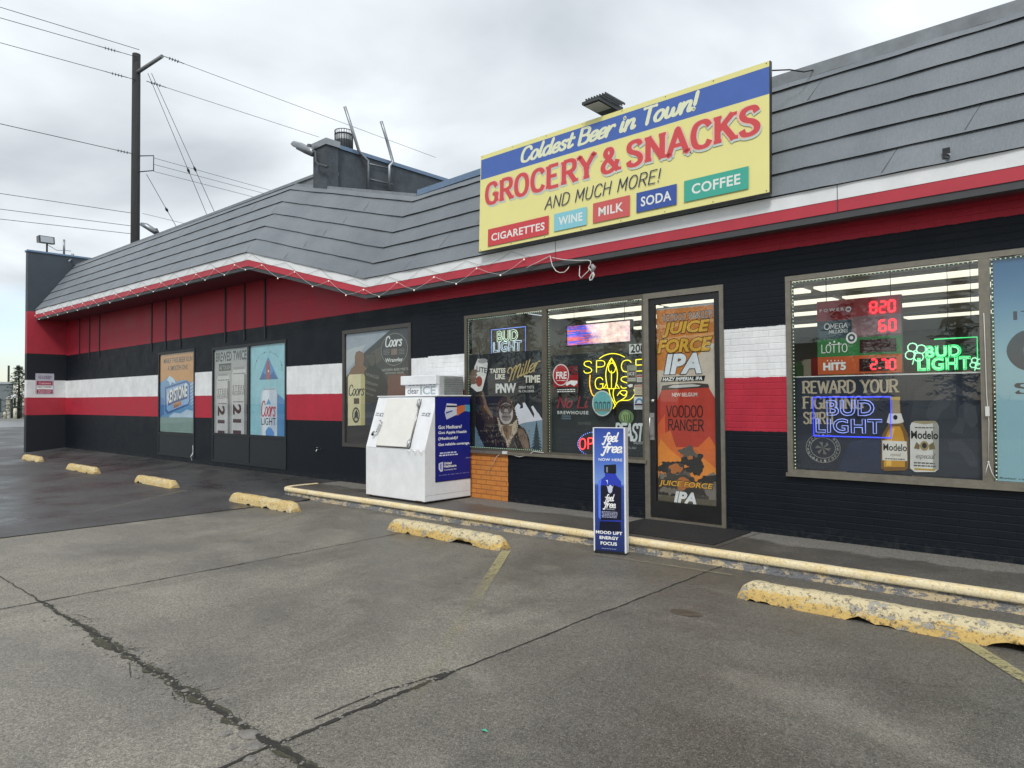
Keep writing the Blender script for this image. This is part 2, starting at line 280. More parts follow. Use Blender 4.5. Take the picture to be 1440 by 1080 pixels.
# ------------------------------------------------------------------ mesh builder and tags
class MB:
    def __init__(s): s.v = []; s.f = []; s.m = []; s.ms = []; s.sm = []; s.cur = None; s.layer = 0
    def use(s, m):
        if m not in s.ms: s.ms.append(m)
        s.cur = s.ms.index(m); return s
    def add(s, vs, fs, smooth=False):
        o = len(s.v); s.v += [Vector(v) for v in vs]
        for f in fs: s.f.append([i+o for i in f]); s.m.append(s.cur or 0); s.sm.append(smooth)
        return s
    def box(s, x0, x1, y0, y1, z0, z1):
        vs = [(x, y, z) for x in (x0, x1) for y in (y0, y1) for z in (z0, z1)]
        return s.add(vs, [(0, 1, 3, 2), (4, 6, 7, 5), (0, 4, 5, 1), (2, 3, 7, 6), (0, 2, 6, 4), (1, 5, 7, 3)])
    def hexa(s, b, t):      # bottom quad, top quad (same winding)
        return s.add(list(b)+list(t), [(3, 2, 1, 0), (4, 5, 6, 7)] + [(i, (i+1) % 4, 4+(i+1) % 4, 4+i) for i in range(4)])
    def tube(s, pts, r, n=6, cap=True, smooth=True):
        pts = [Vector(p) for p in pts]; rs = r if isinstance(r, (list, tuple)) else [r]*len(pts); vs = []; N0 = None
        for i, p in enumerate(pts):
            d = (pts[min(i+1, len(pts)-1)]-pts[max(i-1, 0)])
            d = d.normalized() if d.length > 1e-9 else Vector((0, 0, 1))
            if N0 is None: N0 = d.orthogonal().normalized()
            N0 = (N0-d*N0.dot(d)); N0 = N0.normalized() if N0.length > 1e-6 else d.orthogonal().normalized(); B = d.cross(N0)
            for k in range(n): a = 2*math.pi*k/n; vs.append(p+(N0*math.cos(a)+B*math.sin(a))*rs[i])
        fs = [(i*n+k, i*n+(k+1) % n, (i+1)*n+(k+1) % n, (i+1)*n+k) for i in range(len(pts)-1) for k in range(n)]
        s.add(vs, fs, smooth)
        if cap: o = len(s.v)-len(vs); s.f += [[o+k for k in range(n)][::-1], [o+(len(pts)-1)*n+k for k in range(n)]]; s.m += [s.cur or 0]*2; s.sm += [False]*2
        return s
    def lathe(s, c, prof, n=16, axis='z', smooth=True):
        c = Vector(c); vs = []
        for r, h in prof:
            for k in range(n):
                a = 2*math.pi*k/n; p = (math.cos(a)*r, math.sin(a)*r, h) if axis == 'z' else (math.cos(a)*r, h, math.sin(a)*r)
                vs.append(c+Vector(p))
        fs = [(i*n+k, i*n+(k+1) % n, (i+1)*n+(k+1) % n, (i+1)*n+k) for i in range(len(prof)-1) for k in range(n)]
        return s.add(vs, fs, smooth)
    def ball(s, c, r, n=8):
        return s.lathe(c, [(r*math.sin(math.pi*i/(n//2+1)) + 1e-5, -r*math.cos(math.pi*i/(n//2+1))) for i in range(n//2+2)], n)
    # ---- flat print on a plane
    def poly(s, pl, pts, off):
        tr = tessellate_polygon([[Vector((a, b, 0)) for a, b in pts]])
        return s.add([pl.to(a, b, off) for a, b in pts], [tuple(x) for x in tr])
    def slab(s, pl, pts, o0, o1):
        n = len(pts); tr = [tuple(x) for x in tessellate_polygon([[Vector((a, b, 0)) for a, b in pts]])]
        return s.add([pl.to(a, b, o0) for a, b in pts]+[pl.to(a, b, o1) for a, b in pts], tr+[tuple(i+n for i in f) for f in tr]+[(i, (i+1) % n, n+(i+1) % n, n+i) for i in range(n)])
    def build(s, name, parent=None, mat=None, smooth=False):
        me = bpy.data.meshes.new(name); org = Vector((0, 0, 0))
        if parent is not None:
            org = parent['_o'] if '_o' in parent else (0, 0, 0); org = Vector(org)
        else:
            xs = [v.x for v in s.v]; ys = [v.y for v in s.v]; zs = [v.z for v in s.v]; org = Vector(((min(xs)+max(xs))/2, (min(ys)+max(ys))/2, min(zs)))
        me.from_pydata([v-org for v in s.v], [], s.f)
        for m in (s.ms or [mat]): me.materials.append(m)
        if s.ms: me.polygons.foreach_set('material_index', s.m)
        me.polygons.foreach_set('use_smooth', [bool(smooth or q) for q in s.sm]); me.update()
        ob = bpy.data.objects.new(name, me); COL.objects.link(ob)
        if parent is not None: ob.parent = parent; ORG[ob.name] = org
        else: ob.location = org
        ob['_o'] = tuple(org)
        return ob
ORG = {}
def tag(o, label, cat, group=None, kind=None):
    if label: o['label'] = label
    if cat: o['category'] = cat
    if group: o['group'] = group
    if kind: o['kind'] = kind
    return o
def thing(name, loc, label, cat, group=None):
    o = bpy.data.objects.new(name, None); COL.objects.link(o); o.location = loc; o.empty_display_size = .1; o['_o'] = tuple(loc); return tag(o, label, cat, group)
def struct(name, mb, m=None): o = mb.build(name, None, m); o['kind'] = 'structure'; return o
def copy_tree(o, loc=None, parent=None):
    c = o.copy(); COL.objects.link(c); c.parent = parent
    if loc is not None: c.location = loc
    for ch in list(o.children): copy_tree(ch, None, c)
    return c

# ------------------------------------------------------------------ lettering
TXT = {}
def text2d(body, bold=0.0, shear=0.0, space=1.0):
    k = (body, bold, shear, space)
    if k in TXT: return TXT[k]
    cu = bpy.data.curves.new('t', 'FONT'); cu.body = body; cu.offset = bold; cu.shear = shear; cu.space_character = space; cu.resolution_u = 3
    ob = bpy.data.objects.new('t', cu); COL.objects.link(ob); dg = bpy.context.evaluated_depsgraph_get(); me = ob.evaluated_get(dg).to_mesh()
    vs = [(v.co.x, v.co.y) for v in me.vertices]; fs = [tuple(p.vertices) for p in me.polygons]
    ob.evaluated_get(dg).to_mesh_clear(); bpy.data.objects.remove(ob); bpy.data.curves.remove(cu)
    TXT[k] = (vs, fs); return TXT[k]
def outline2d(body, bold=0.0, shear=0.0, space=1.0):     # glyph contours as closed loops
    vs, fs = text2d(body, bold, shear, space); cnt = {}
    for f in fs:
        for i in range(len(f)):
            a, b = f[i], f[(i+1) % len(f)]; cnt[(a, b)] = cnt.get((a, b), 0)+1
    key = lambda i: (round(vs[i][0], 4), round(vs[i][1], 4)); ed = {}
    E = set((key(a), key(b)) for a, b in cnt)
    for a, b in E:
        if (b, a) not in E: ed[a] = b
    loops = []
    while ed:
        s0 = next(iter(ed)); lp = [s0]; c = ed.pop(s0)
        while c != s0 and c in ed: lp.append(c); c = ed.pop(c)
        loops.append(lp)
    return loops
GL = {  # stroke alphabet, cap height 10; "s" = smoothed stroke
'A': (7, ["0,0 3.5,10 7,0", "1.2,3.4 5.8,3.4"]), 'B': (6.4, [".6,0 .6,10", "s.6,10 3.6,10 5.4,8.8 5.2,6.4 3.4,5.4 .6,5.4", "s.6,5.4 3.8,5.4 6,4 5.8,1.2 3.8,0 .6,0"]),
'C': (6.8, ["s6.5,7.8 5.4,9.5 3.6,10 1.4,8.8 .5,5 1.4,1.2 3.6,0 5.6,.5 6.6,2.2"]), 'D': (7, [".6,0 .6,10", "s.6,10 3.4,10 6.2,8.2 6.8,5 6.2,1.8 3.4,0 .6,0"]),
'E': (6, [".6,0 .6,10", ".6,10 5.6,10", ".6,5.2 4.8,5.2", ".6,0 5.8,0"]), 'F': (5.8, [".6,0 .6,10", ".6,10 5.6,10", ".6,5.2 4.8,5.2"]),
'G': (7.2, ["s6.5,7.8 5.4,9.5 3.6,10 1.4,8.8 .5,5 1.4,1.2 3.6,0 5.4,.3 6.5,1.6", "6.5,4.4 6.5,.6", "4.2,4.4 7.2,4.4"]), 'H': (6.8, [".6,0 .6,10", "6.2,0 6.2,10", ".6,5.2 6.2,5.2"]),
'I': (1.6, [".8,0 .8,10"]), 'J': (5, ["s4.2,10 4.2,3 3.4,.4 1.6,0 .4,1.8"]), 'K': (6.6, [".6,0 .6,10", "6,10 .9,4.6", "2.6,6.2 6.4,0"]), 'L': (5.6, [".6,0 .6,10", ".6,0 5.4,0"]),
'M': (8, [".6,0 .8,10", ".8,10 4,2.6 7.2,10", "7.2,10 7.4,0"]), 'N': (7, [".6,0 .6,10", ".6,10 6.4,0", "6.4,0 6.4,10"]), 'O': (7.2, ["s3.6,10 6,8.6 6.8,5 6,1.4 3.6,0 1.2,1.4 .4,5 1.2,8.6 3.6,10"]),
'P': (6.2, [".6,0 .6,10", "s.6,10 4,10 5.8,8.8 5.8,6 4,4.8 .6,4.8"]), 'R': (6.6, [".6,0 .6,10", "s.6,10 4,10 5.8,8.8 5.8,6.2 4,5 .6,5", "3.2,5 6.4,0"]),
'S': (6.2, ["s5.6,8 4.8,9.6 3,10 1.2,9.3 .7,7.5 1.8,5.9 4.2,4.6 5.6,2.8 5.2,.9 3.2,0 1.2,.5 .5,2.2"]), 'T': (6.4, ["3.2,0 3.2,10", "0,10 6.4,10"]), 'U': (6.8, ["s.6,10 .6,3.6 1.4,.8 3.4,0 5.4,.8 6.2,3.6 6.2,10"]),
'V': (6.8, ["0,10 3.4,0 6.8,10"]), 'W': (9.6, ["0,10 2.4,0 4.8,9 7.2,0 9.6,10"]), 'Y': (6.8, ["0,10 3.4,4.8 6.8,10", "3.4,4.8 3.4,0"]), 'X': (6.4, ["0,0 6.4,10", "0,10 6.4,0"]),
'Z': (6, ["0.2,10 6,10 .2,0 6,0"]), '&': (8, ["s7.4,4.6 6.2,1.6 4,.1 1.8,.2 .6,2 1.4,4.2 3.8,6.2 4.8,8 4.2,9.6 2.8,9.9 1.8,8.6 2.4,6.8 7.6,0"]), "'": (1.6, [".8,10 .8,7.5"]), '!': (2, ["1,10 1,3", "1,.9 1,.2"]), '.': (1.6, [".8,.5 .8,0"]), ' ': (3.4, []),
'a': (6.2, ["s5,5.2 3.4,6.1 1.4,5 .6,2.6 1.6,.3 3.4,.6 5,3.4", "s5.3,6 4.8,2.2 5.4,.3 6.6,1.3"]), 'b': (5.6, ["s1.4,10 .7,3 1.6,.3 3.6,.4 4.9,2.8 4.4,5.2 3,6 1.1,4.2"]),
'c': (4.8, ["s4.6,5 3.4,6.1 1.4,5 .6,2.6 1.6,.3 3.4,.3 5,1.8"]), 'd': (6.2, ["s4.9,4.6 3.4,6.1 1.4,5 .6,2.6 1.6,.3 3.4,.6 5,3.4", "s5.8,10 4.8,2.2 5.4,.3 6.6,1.3"]),
'e': (5, ["s1,2.6 3.6,3.3 4.6,4.8 3.4,6.1 1.5,5 .7,2.6 1.7,.3 3.6,.4 5.3,1.9"]), 'f': (4.4, ["s5.6,8.8 4.7,10 3.4,8.8 2.2,2 1.2,-2.6 .2,-3.4 -.7,-2.2", "-.1,5.3 4.2,5.7"]),
'g': (6, ["s5,5.2 3.4,6.1 1.4,5 .6,2.8 1.6,.7 3.4,1 5,3.4", "s5.4,6 4.8,0 3.4,-3.2 1.4,-3.4 .4,-2"]), 'h': (6, ["1.2,10 .6,0", "s.8,2.4 2.6,5.6 4.2,5.9 4.7,4.6 4.3,1.4 4.9,.2 6,1.2"]), 'i': (2.6, ["s1.1,6 .7,1.6 1.3,.2 2.6,1.3", "1.5,8.6 1.4,8"]),
'l': (2.8, ["s1.8,10 .8,2.4 1.4,.2 2.8,1.4"]), 'm': (8.4, ["1,6 .6,0", "s.8,2.6 2.4,5.6 3.7,5.8 4,4.4 3.7,0", "s3.9,2.6 5.4,5.6 6.8,5.9 7.2,4.4 6.8,1.4 7.4,.2 8.4,1.2"]), 'n': (6, ["1,6 .6,0", "s.8,2.4 2.6,5.6 4.2,5.9 4.7,4.6 4.3,1.4 4.9,.2 6,1.2"]),
'o': (5.6, ["s3,6.1 4.6,5 4.8,2.6 3.4,.3 1.6,.4 .6,2.6 1.4,5 3,6.1"]), 'p': (6, ["1.4,6 .4,-3.4", "s1,4.2 3,6 4.6,5 4.8,2.6 3.4,.3 1.6,.5"]), 'r': (4.6, ["1,6 .6,0", "s.8,2.6 2.4,5.4 3.8,6 4.6,5.4"]), 's': (4.8, ["s4.2,5.2 3,6.1 1.6,5.4 1.8,4 3.6,2.6 3.6,.8 2,.1 .4,1"]), 't': (4, ["s2.2,9 1.3,2.2 1.9,.3 3.9,1.4", "0,5.8 4,6"]),
'u': (6, ["s1.1,6 .7,2 1.6,.3 3.2,.7 4.8,3.4", "s5.2,6 4.7,2 5.2,.3 6.2,1.3"]), 'w': (8, ["s.9,6 .9,1.6 2,.2 3.6,1.6 4.2,5 4.4,1.4 5.6,.2 7.2,2.4 7.4,6"]), 'y': (6, ["s1.1,6 .8,2.6 1.8,.8 3.2,1.2 4.8,3.4", "s5.4,6 4.8,0 3.4,-3.2 1.4,-3.4 .4,-2"]),
'M~': (10, ["s-2,6.6 -3.2,8.4 -1.6,10.4 .6,9 1.2,6 .2,0", "s.9,4 2.6,8.6 4.2,10 4.6,8.4 3.6,0", "s4.2,4 6,8.6 7.8,10 8.3,8.4 7.4,1.6 8,.2 9.6,1.4"]),
'0': (6.4, ["s3.2,10 5.4,8.6 6,5 5.4,1.4 3.2,0 1,1.4 .4,5 1,8.6 3.2,10"]), '2': (6, ["s.6,7.6 1.4,9.6 3.2,10 5.2,8.8 5,6.4 2.6,3.2 .5,0", ".5,0 5.6,0"]), '1': (3.6, ["2.4,0 2.4,10", "2.4,10 .4,8"]),
'8': (6, ["s3,5.4 1,6.6 1.2,9.2 3,10 4.8,9.2 5,6.6 3,5.4 .6,3.8 .8,1 3,0 5.2,1 5.4,3.8 3,5.4"])}
def smooth(pts, k=5):
    o = []; n = len(pts); closed = pts[0] == pts[-1]
    for i in range(n-1):
        p1, p2 = pts[i], pts[i+1]; p0 = pts[i-1] if i > 0 else (pts[-2] if closed else pts[0]); p3 = pts[i+2] if i+2 < n else (pts[1] if closed else pts[-1])
        for j in range(k):
            t = j/k; o.append(tuple(.5*((2*p1[q])+(-p0[q]+p2[q])*t+(2*p0[q]-5*p1[q]+4*p2[q]-p3[q])*t*t+(-p0[q]+3*p1[q]-3*p2[q]+p3[q])*t**3) for q in (0, 1)))
    o.append(pts[-1]); return o
def strokes(body, gap=1.1, shear=0.0):
    x = 0; out = []; i = 0
    while i < len(body):
        g = body[i]
        if body[i:i+2] == 'M~': g = 'M~'
        i += len(g); wd, ss = GL.get(g, GL[' '])
        for st in ss:
            sm = st[0] == 's'; pts = [tuple(float(q) for q in p.split(',')) for p in st.lstrip('s').split()]
            if sm: pts = smooth(pts)
            out.append(([(px+x+shear*py, py) for px, py in pts], sm))
        x += wd+gap
    return out
def bounds(ps): xs = [p[0] for p in ps]; ys = [p[1] for p in ps]; return min(xs), max(xs), min(ys), max(ys)

class Print:
    """flat printed matter lying on a plane: a base sheet plus named printed parts, each layer a hair in front of the last"""
    def __init__(s, name, label, cat, plane, view, corners, base, thick=.004, group=None, step=.00015, basename='sheet', parent=None, ab=None, frame=None):
        s.pl = plane; s.vw = view; s.parts = {}; s.off = 0; s.step = step
        if ab: a0, a1, b0, b1 = ab
        else:
            (x0, y0), (x1, y1) = corners; a0, b1 = s.p(x0, y0); a1, b0 = s.p(x1, y1)
        s.ab = (a0, a1, b0, b1)
        s.root = parent or thing(name, plane.to((a0+a1)/2, b0, 0), label, cat, group)
        mb = MB().use(base); mb.slab(plane, [(a0, b0), (a1, b0), (a1, b1), (a0, b1)], -thick, 0)
        if base is not None: s.base = mb.build(basename, s.root)
    def p(s, x, y):
        ox, oy, sc = s.vw; return s.pl.hit(ox+x/sc, oy+y/sc)
    def part(s, name, m):
        s.off += s.step
        return s.parts.setdefault(name, MB()).use(m)
    def clip(s, pts):
        a0, a1, b0, b1 = s.ab; return [(min(max(a, a0), a1), min(max(b, b0), b1)) for a, b in pts]
    def poly(s, name, m, pts, clip=True, ab=False):
        q = pts if ab else [s.p(*t) for t in pts]
        s.part(name, m).poly(s.pl, s.clip(q) if clip else q, s.off); return s
    def rect(s, name, m, x0, y0, x1, y1):
        a0, b1 = s.p(x0, y0); a1, b0 = s.p(x1, y1); return s.poly(name, m, [(a0, b0), (a1, b0), (a1, b1), (a0, b1)], ab=True)
    def oval(s, name, m, x0, y0, x1, y1, n=28, ring=None):
        a0, b1 = s.p(x0, y0); a1, b0 = s.p(x1, y1); ca, cb, ra, rb = (a0+a1)/2, (b0+b1)/2, (a1-a0)/2, (b1-b0)/2
        P = [(ca+ra*math.cos(2*math.pi*k/n), cb+rb*math.sin(2*math.pi*k/n)) for k in range(n)]
        if ring: Q = P+[P[0]]; s.part(name, m); s.ribbon(s.parts[name], Q, ring, ring); return s
        return s.poly(name, m, P, ab=True, clip=False)
    def frame(s, x0, y0, x1, y1, yt, tilt=False):
        a0, b0 = s.p(x0, y0); a1, b1 = s.p(x1, y1); _, bt = s.p(x0, yt); h = bt-b0
        if not tilt: m = (b0+b1)/2; b0 = b1 = m
        return a0, a1, b0, b1, h
    def text(s, name, m, body, x0, y0, x1, y1, yt, bold=0.0, shear=0.0, tilt=False, space=1.0, fr=None):
        vs, fs = text2d(body, bold, shear, space)
        if not vs: return s
        bx0, bx1, by0, by1 = bounds(vs); a0, a1, b0, b1, h = fr or s.frame(x0, y0, x1, y1, yt, tilt); mb = s.part(name, m)
        f = [((x-bx0)/(bx1-bx0), (y-by0)/(by1-by0)) for x, y in vs]
        mb.add([s.pl.to(a0+(a1-a0)*u, b0+(b1-b0)*u+h*v, s.off) for u, v in f], fs); return s
    def ribbon(s, mb, P, wv, wh, caps=False):
        n = len(P); L_ = []; closed = P[0] == P[-1] and n > 3
        for i in range(n):
            a = P[i-1] if i > 0 else (P[-2] if closed else P[0]); b = P[i+1] if i < n-1 else (P[1] if closed else P[-1])
            dx, dy = b[0]-a[0], b[1]-a[1]; l = math.hypot(dx, dy) or 1; dx /= l; dy /= l; wd = (wh+(wv-wh)*abs(dy))/2
            L_.append(((P[i][0]-dy*wd, P[i][1]+dx*wd), (P[i][0]+dy*wd, P[i][1]-dx*wd)))
        vs = [s.pl.to(*q, s.off+i*2e-6) for i, pr in enumerate(L_) for q in pr]; mb.add(vs, [(2*i, 2*i+1, 2*i+3, 2*i+2) for i in range(n-1)])
        if caps:
            for e in ((P[0], P[-1]) if not closed else ()):
                r = (wv+wh)/4; mb.add([s.pl.to(e[0]+r*math.cos(k*math.pi/5), e[1]+r*math.sin(k*math.pi/5), s.off+.00004) for k in range(10)], [tuple(range(10))])
    def lettering(s, name, m, body, x0, y0, x1, y1, yt, wv=1.6, wh=None, shear=0.0, serif=0, tilt=False, caps=True, gap=1.1, fr=None, dx=0, dz=0, base0=True):
        """drawn letters from the stroke alphabet; baseline px, cap line px; wv/wh stroke widths in tenths of cap height"""
        wh = wv if wh is None else wh; ST = strokes(body, gap, shear); a0, a1, b0, b1, h = fr or s.frame(x0, y0, x1, y1, yt, tilt)
        allp = [p for st, _ in ST for p in st]; bx0, bx1, by0, by1 = bounds(allp); sx = (a1-a0)/(bx1-bx0+wv); sy = h/10
        mb = s.part(name, m); k = 0; tl = (b1-b0)/(a1-a0)
        for st, sm in ST:
            k += 1; s.off += .00006
            P = [(a0+(x-bx0+wv/2)*sx+dx, b0+y*sy+(x-bx0)*sx*tl+dz) for x, y in st]
            if not sm and len(P) > 2:
                for i in range(len(P)-1): s.off += .00002; s.ribbon(mb, [P[i], P[i+1]], wv*sx, wh*sy, True)
            else: s.ribbon(mb, P, wv*sx, wh*sy, caps and not serif)
            if serif:
                for (x, y), q in ((st[0], P[0]), (st[-1], P[-1])):
                    o = st[1] if (x, y) == st[0] else st[-2]
                    if abs(o[1]-y) > abs(o[0]-x)*.8 and not (sm and y not in (0, 10)):
                        w2 = (wv*.5+serif)*sx; h2 = wh*.42*sy; s.off += .00002
                        sg = -1 if y > o[1] else 1
                        mb.add([s.pl.to(q[0]+i*w2, q[1]+j, s.off) for i, j in ((-1, -h2*.4*sg), (1, -h2*.4*sg), (1, h2*1.6*sg), (-1, h2*1.6*sg))], [(0, 1, 2, 3)])
        return s
    def lines(s, name, m, x0, y0, x1, y1, yt, n=3, seed=1):      # small print: unreadably small rows of type, drawn as broken bars of word length
        rnd = random.Random(seed); a0, a1, b0, b1, h = s.frame(x0, y0, x1, y1, yt); mb = s.part(name, m); rh = h/n
        for r in range(n):
            a = a0+(a1-a0)*rnd.uniform(0, .08); zb = b0+h-rh*(r+.8)
            while a < a1*1-(a1-a0)*.08:
                wl = (a1-a0)*rnd.uniform(.05, .16); e2 = min(a+wl, a1); mb.add([s.pl.to(p, q, s.off) for p, q in ((a, zb), (e2, zb), (e2, zb+rh*.5), (a, zb+rh*.5))], [(0, 1, 2, 3)]); a = e2+(a1-a0)*.03
        return s
    def done(s):
        for n, mb in s.parts.items(): mb.build(n, s.root)
        return s.root

# ================================================================== THE SETTING
ZL = -0.14
def grid_sheet(mb, xs, ys, zf):
    o = [(x, y, zf(x, y)) for y in ys for x in xs]; nx = len(xs)
    mb.add(o, [(j*nx+i, j*nx+i+1, (j+1)*nx+i+1, (j+1)*nx+i) for j in range(len(ys)-1) for i in range(nx-1)])
struct('ground', MB().use(mat('verge_soil', (.075, .075, .06), .95, var=.3, vscale=.3)).add([(-900, -900, -.3), (900, -900, -.3), (900, 900, -.3), (-900, 900, -.3)], [(0, 1, 2, 3)]))
XJ = -10.43       # joint where concrete slabs meet asphalt
mb = MB().use(M_CONC); grid_sheet(mb, [XJ, 14], [-26, -1.16], lambda x, y: ZL); struct('parking_lot', mb)
mb = MB().use(M_ASPH)
def az_(x, y): return ZL+.004 if (y < -1.5 or x < -28.2) else (ZL+.004+(y+1.5)/1.5*.135)
xs = [-40, -28.1, -27.9]+[-27.9+i*1.5 for i in range(1, 11)]+[-11.5, XJ-.02]
grid_sheet(mb, xs, [-26, -6, -3, -1.5, -1.2, -.9, -.6, -.3, .02], lambda x, y: az_(x, y) if x < -11.3 or y < -1.5 else min(az_(x, y), -.1) if y < -1 else -.12)
mb.add([(-60, .02, ZL+.003), (-28.0, .02, ZL+.003), (-28.0, 60, ZL+.003), (-60, 60, ZL+.003), (-60, -26, ZL+.003), (-40, -26, ZL+.003), (-40, .02, ZL+.003)], [(0, 1, 2, 3), (4, 5, 6, 0)])
struct('asphalt', mb)
mb = MB().use(mat('street_asphalt', (.17, .175, .18), .42, var=.22, vscale=.5, stretch=(.15, 1, 1))); mb.add([(-84, -60, -.132), (-60, -60, -.132), (-60, 60, -.132), (-84, 60, -.132)], [(0, 1, 2, 3)]); struct('road', mb)
mb = MB().use(mat('far_pavement', (.3, .3, .28), .9, var=.1)); mb.box(-84.5, -84, -60, 60, -.2, .02); mb.box(-88, -87.2, -60, 60, -.2, .05); struct('pavement', mb)
mb = MB().use(mat('verge_strip', (.1, .1, .095), .9, var=.3)); mb.box(-87.2, -84.5, -60, 60, -.2, -.02); struct('grass_verge', mb)  # dark grey ground of the grass strip beyond the road
# ---- walkway with its painted kerb
def kerb_path():
    P = [(14, -1.22)]+[(x/2, -1.22) for x in range(27, -22, -1)]+[(-11.0, -1.22)]
    for k in range(1, 8): a = k/7*math.pi/2; P.append((-11.2-.25*math.sin(a), -1.22+.25*(1-math.cos(a))))
    P += [(-11.45, -.8), (-11.45, -.5)]
    return P
KP = kerb_path()
mb = MB().use(M_WALK); top = [(x, y+.06 if x > -11.3 else y) for x, y in KP]; top = [(x if x > -11.3 else x+.05, y) for x, y in top]
pts = [(14, .02)]+top+[(-11.4, .02)]
tr = tessellate_polygon([[Vector((a, b, 0)) for a, b in pts]]); mb.add([(a, b, 0) for a, b in pts], [tuple(t) for t in tr]); struct('walkway', mb)
def sweep(mb, path, prof):      # prof: list of (outward offset, z)
    vs = []; n = len(prof)
    for i, (x, y) in enumerate(path):
        a = path[max(i-1, 0)]; b = path[min(i+1, len(path)-1)]; dx, dy = b[0]-a[0], b[1]-a[1]; l = math.hypot(dx, dy); ox, oy = -dy/l, dx/l
        ox, oy = -ox, -oy
        if oy > 0 and abs(ox) < .5: ox, oy = -ox, -oy
        for o, z in prof:
            wob = mnoise.noise(Vector((x*3, y*3, z*9)))*.004
            vs.append((x+ox*(o+wob), y+oy*(o+wob), z))
    mb.add(vs, [(i*n+k, i*n+k+1, (i+1)*n+k+1, (i+1)*n+k) for i in range(len(path)-1) for k in range(n-1)], True)
def dense(path, d=.12):
    o = []
    for a, b in zip(path, path[1:]):
        k = max(1, int(math.hypot(b[0]-a[0], b[1]-a[1])/d)); o += [(a[0]+(b[0]-a[0])*i/k, a[1]+(b[1]-a[1])*i/k) for i in range(k)]
    return o+[path[-1]]
KD = [p for p in dense(KP) if p[0] < 6]
def outward(path, i):
    a = path[max(i-1, 0)]; b = path[min(i+1, len(path)-1)]; dx, dy = b[0]-a[0], b[1]-a[1]; l = math.hypot(dx, dy); return (dy/l, -dx/l) if False else (dy/l*1.0, -dx/l*1.0)
def sweep2(mb, path, prof):
    vs = []; n = len(prof)
    for i, (x, y) in enumerate(path):
        a = path[max(i-1, 0)]; b = path[min(i+1, len(path)-1)]; dx, dy = b[0]-a[0], b[1]-a[1]; l = math.hypot(dx, dy)
        ox, oy = -dy/l, dx/l          # path runs toward -x, so the outside (-y) is on its left
        if dx < 0 and oy > 0: ox, oy = -ox, -oy
        if abs(dx) < 1e-6: ox, oy = -1, 0
        if dx < 0 and dy > 0: ox, oy = -dy/l, dx/l
        if oy > 0: oy = -oy
        for o, z in prof:
            wob = mnoise.noise(Vector((x*2.3, y*2.3, z*11)))*.006
            vs.append((x+ox*(o+wob), y+oy*(o+wob), z+(wob*.4 if z > -.1 else 0)))
    mb.add(vs, [(i*n+k, i*n+k+1, (i+1)*n+k+1, (i+1)*n+k) for i in range(len(path)-1) for k in range(n-1)], True)
mb = MB().use(M_NOSE); sweep2(mb, KD, [(-.085, .003), (-.05, .011), (-.01, .012), (.022, .008), (.036, -.006), (.038, -.045), (.03, -.056), (.012, -.060)])
mb.use(M_KFACE); sweep2(mb, KD, [(.014, -.055), (.008, -.075), (.02, -.1), (.03, -.15)]); struct('kerb', mb)

# ---- joints and cracks of the slabs
M_CRACK = mat('crack_fill', (.024, .022, .018), .95, var=.4, vscale=30, bump=1, bscale=80)
M_CRUMB = mat('broken_concrete', (.17, .16, .145), .9, var=.3, vscale=20, bump=.8, bscale=40); M_MOSS = mat('joint_dirt', (.05, .048, .03), .95, var=.5, vscale=40, bump=1, bscale=90)
def crack(mb, pts, wf, step=.03, z=ZL+.004, amp=.01, seed=0):
    P = []
    for a, b in zip(pts, pts[1:]):
        k = max(1, int(math.hypot(b[0]-a[0], b[1]-a[1])/step)); P += [(a[0]+(b[0]-a[0])*i/k, a[1]+(b[1]-a[1])*i/k) for i in range(k)]
    P.append(pts[-1]); L_ = []
    for i, (x, y) in enumerate(P):
        a = P[max(i-1, 0)]; b = P[min(i+1, len(P)-1)]; dx, dy = b[0]-a[0], b[1]-a[1]; l = math.hypot(dx, dy); nx, ny = -dy/l, dx/l; t = i/len(P)
        o = mnoise.noise(Vector((x*4, y*4, seed)))*amp+mnoise.noise(Vector((x*17, y*17, seed)))*amp*.4
        lf = .6+.9*abs(mnoise.noise(Vector((x*1.7, y*1.7, seed+33)))); w1 = wf(x, y)*lf*(.3+1.3*abs(mnoise.noise(Vector((x*9, y*9, seed+5))))+.5*abs(mnoise.noise(Vector((x*31, y*31, seed+9))))); w2 = wf(x, y)*lf*(.3+1.5*abs(mnoise.noise(Vector((x*8, y*8, seed+15))))+.5*abs(mnoise.noise(Vector((x*37, y*37, seed+2)))))
        L_ += [(x+nx*(o+w1), y+ny*(o+w1), z), (x+nx*(o-w2), y+ny*(o-w2), z)]
    mb.add(L_, [(2*i, 2*i+1, 2*i+3, 2*i+2) for i in range(len(P)-1)])
mb = MB().use(M_MOSS)
wide = lambda x, y: .006+.046*max(0, min(1, (x+7.2)/1.6))*(1.15 if -4.4 < x < -2.4 else 1)
crack(mb, [(-14, -6.05), (-6.85, -6.04), (-3.1, -6.03), (-1, -6.03)], wide, .015, ZL+.004, .02, 1)
mb.use(M_CRACK)
crack(mb, [(-14, -6.05), (-6.85, -6.04), (-3.1, -6.03), (-1, -6.03)], lambda x, y: wide(x, y)*.45, .015, ZL+.006, .03, 2)
crack(mb, [(-6.85, -9), (-6.83, -6.1), (-6.87, -4), (-6.95, -2.25), (-6.97, -1.22)], lambda x, y: .012, .04, ZL+.0045, .008, 3)
crack(mb, [(-3.13, -6), (-3.16, -4.9), (-3.15, -1.22)], lambda x, y: .012+.02*max(0, min(1, (-y-4.6)/.8)), .02, ZL+.0045, .014, 4)
crack(mb, [(-3.13, -9), (-3.13, -6)], lambda x, y: .02, .03, ZL+.0045, .02, 5)
crack(mb, [(-3.23, -5.75), (-3.25, -5.3), (-3.17, -4.85)], lambda x, y: .011, .02, ZL+.005, .006, 6)
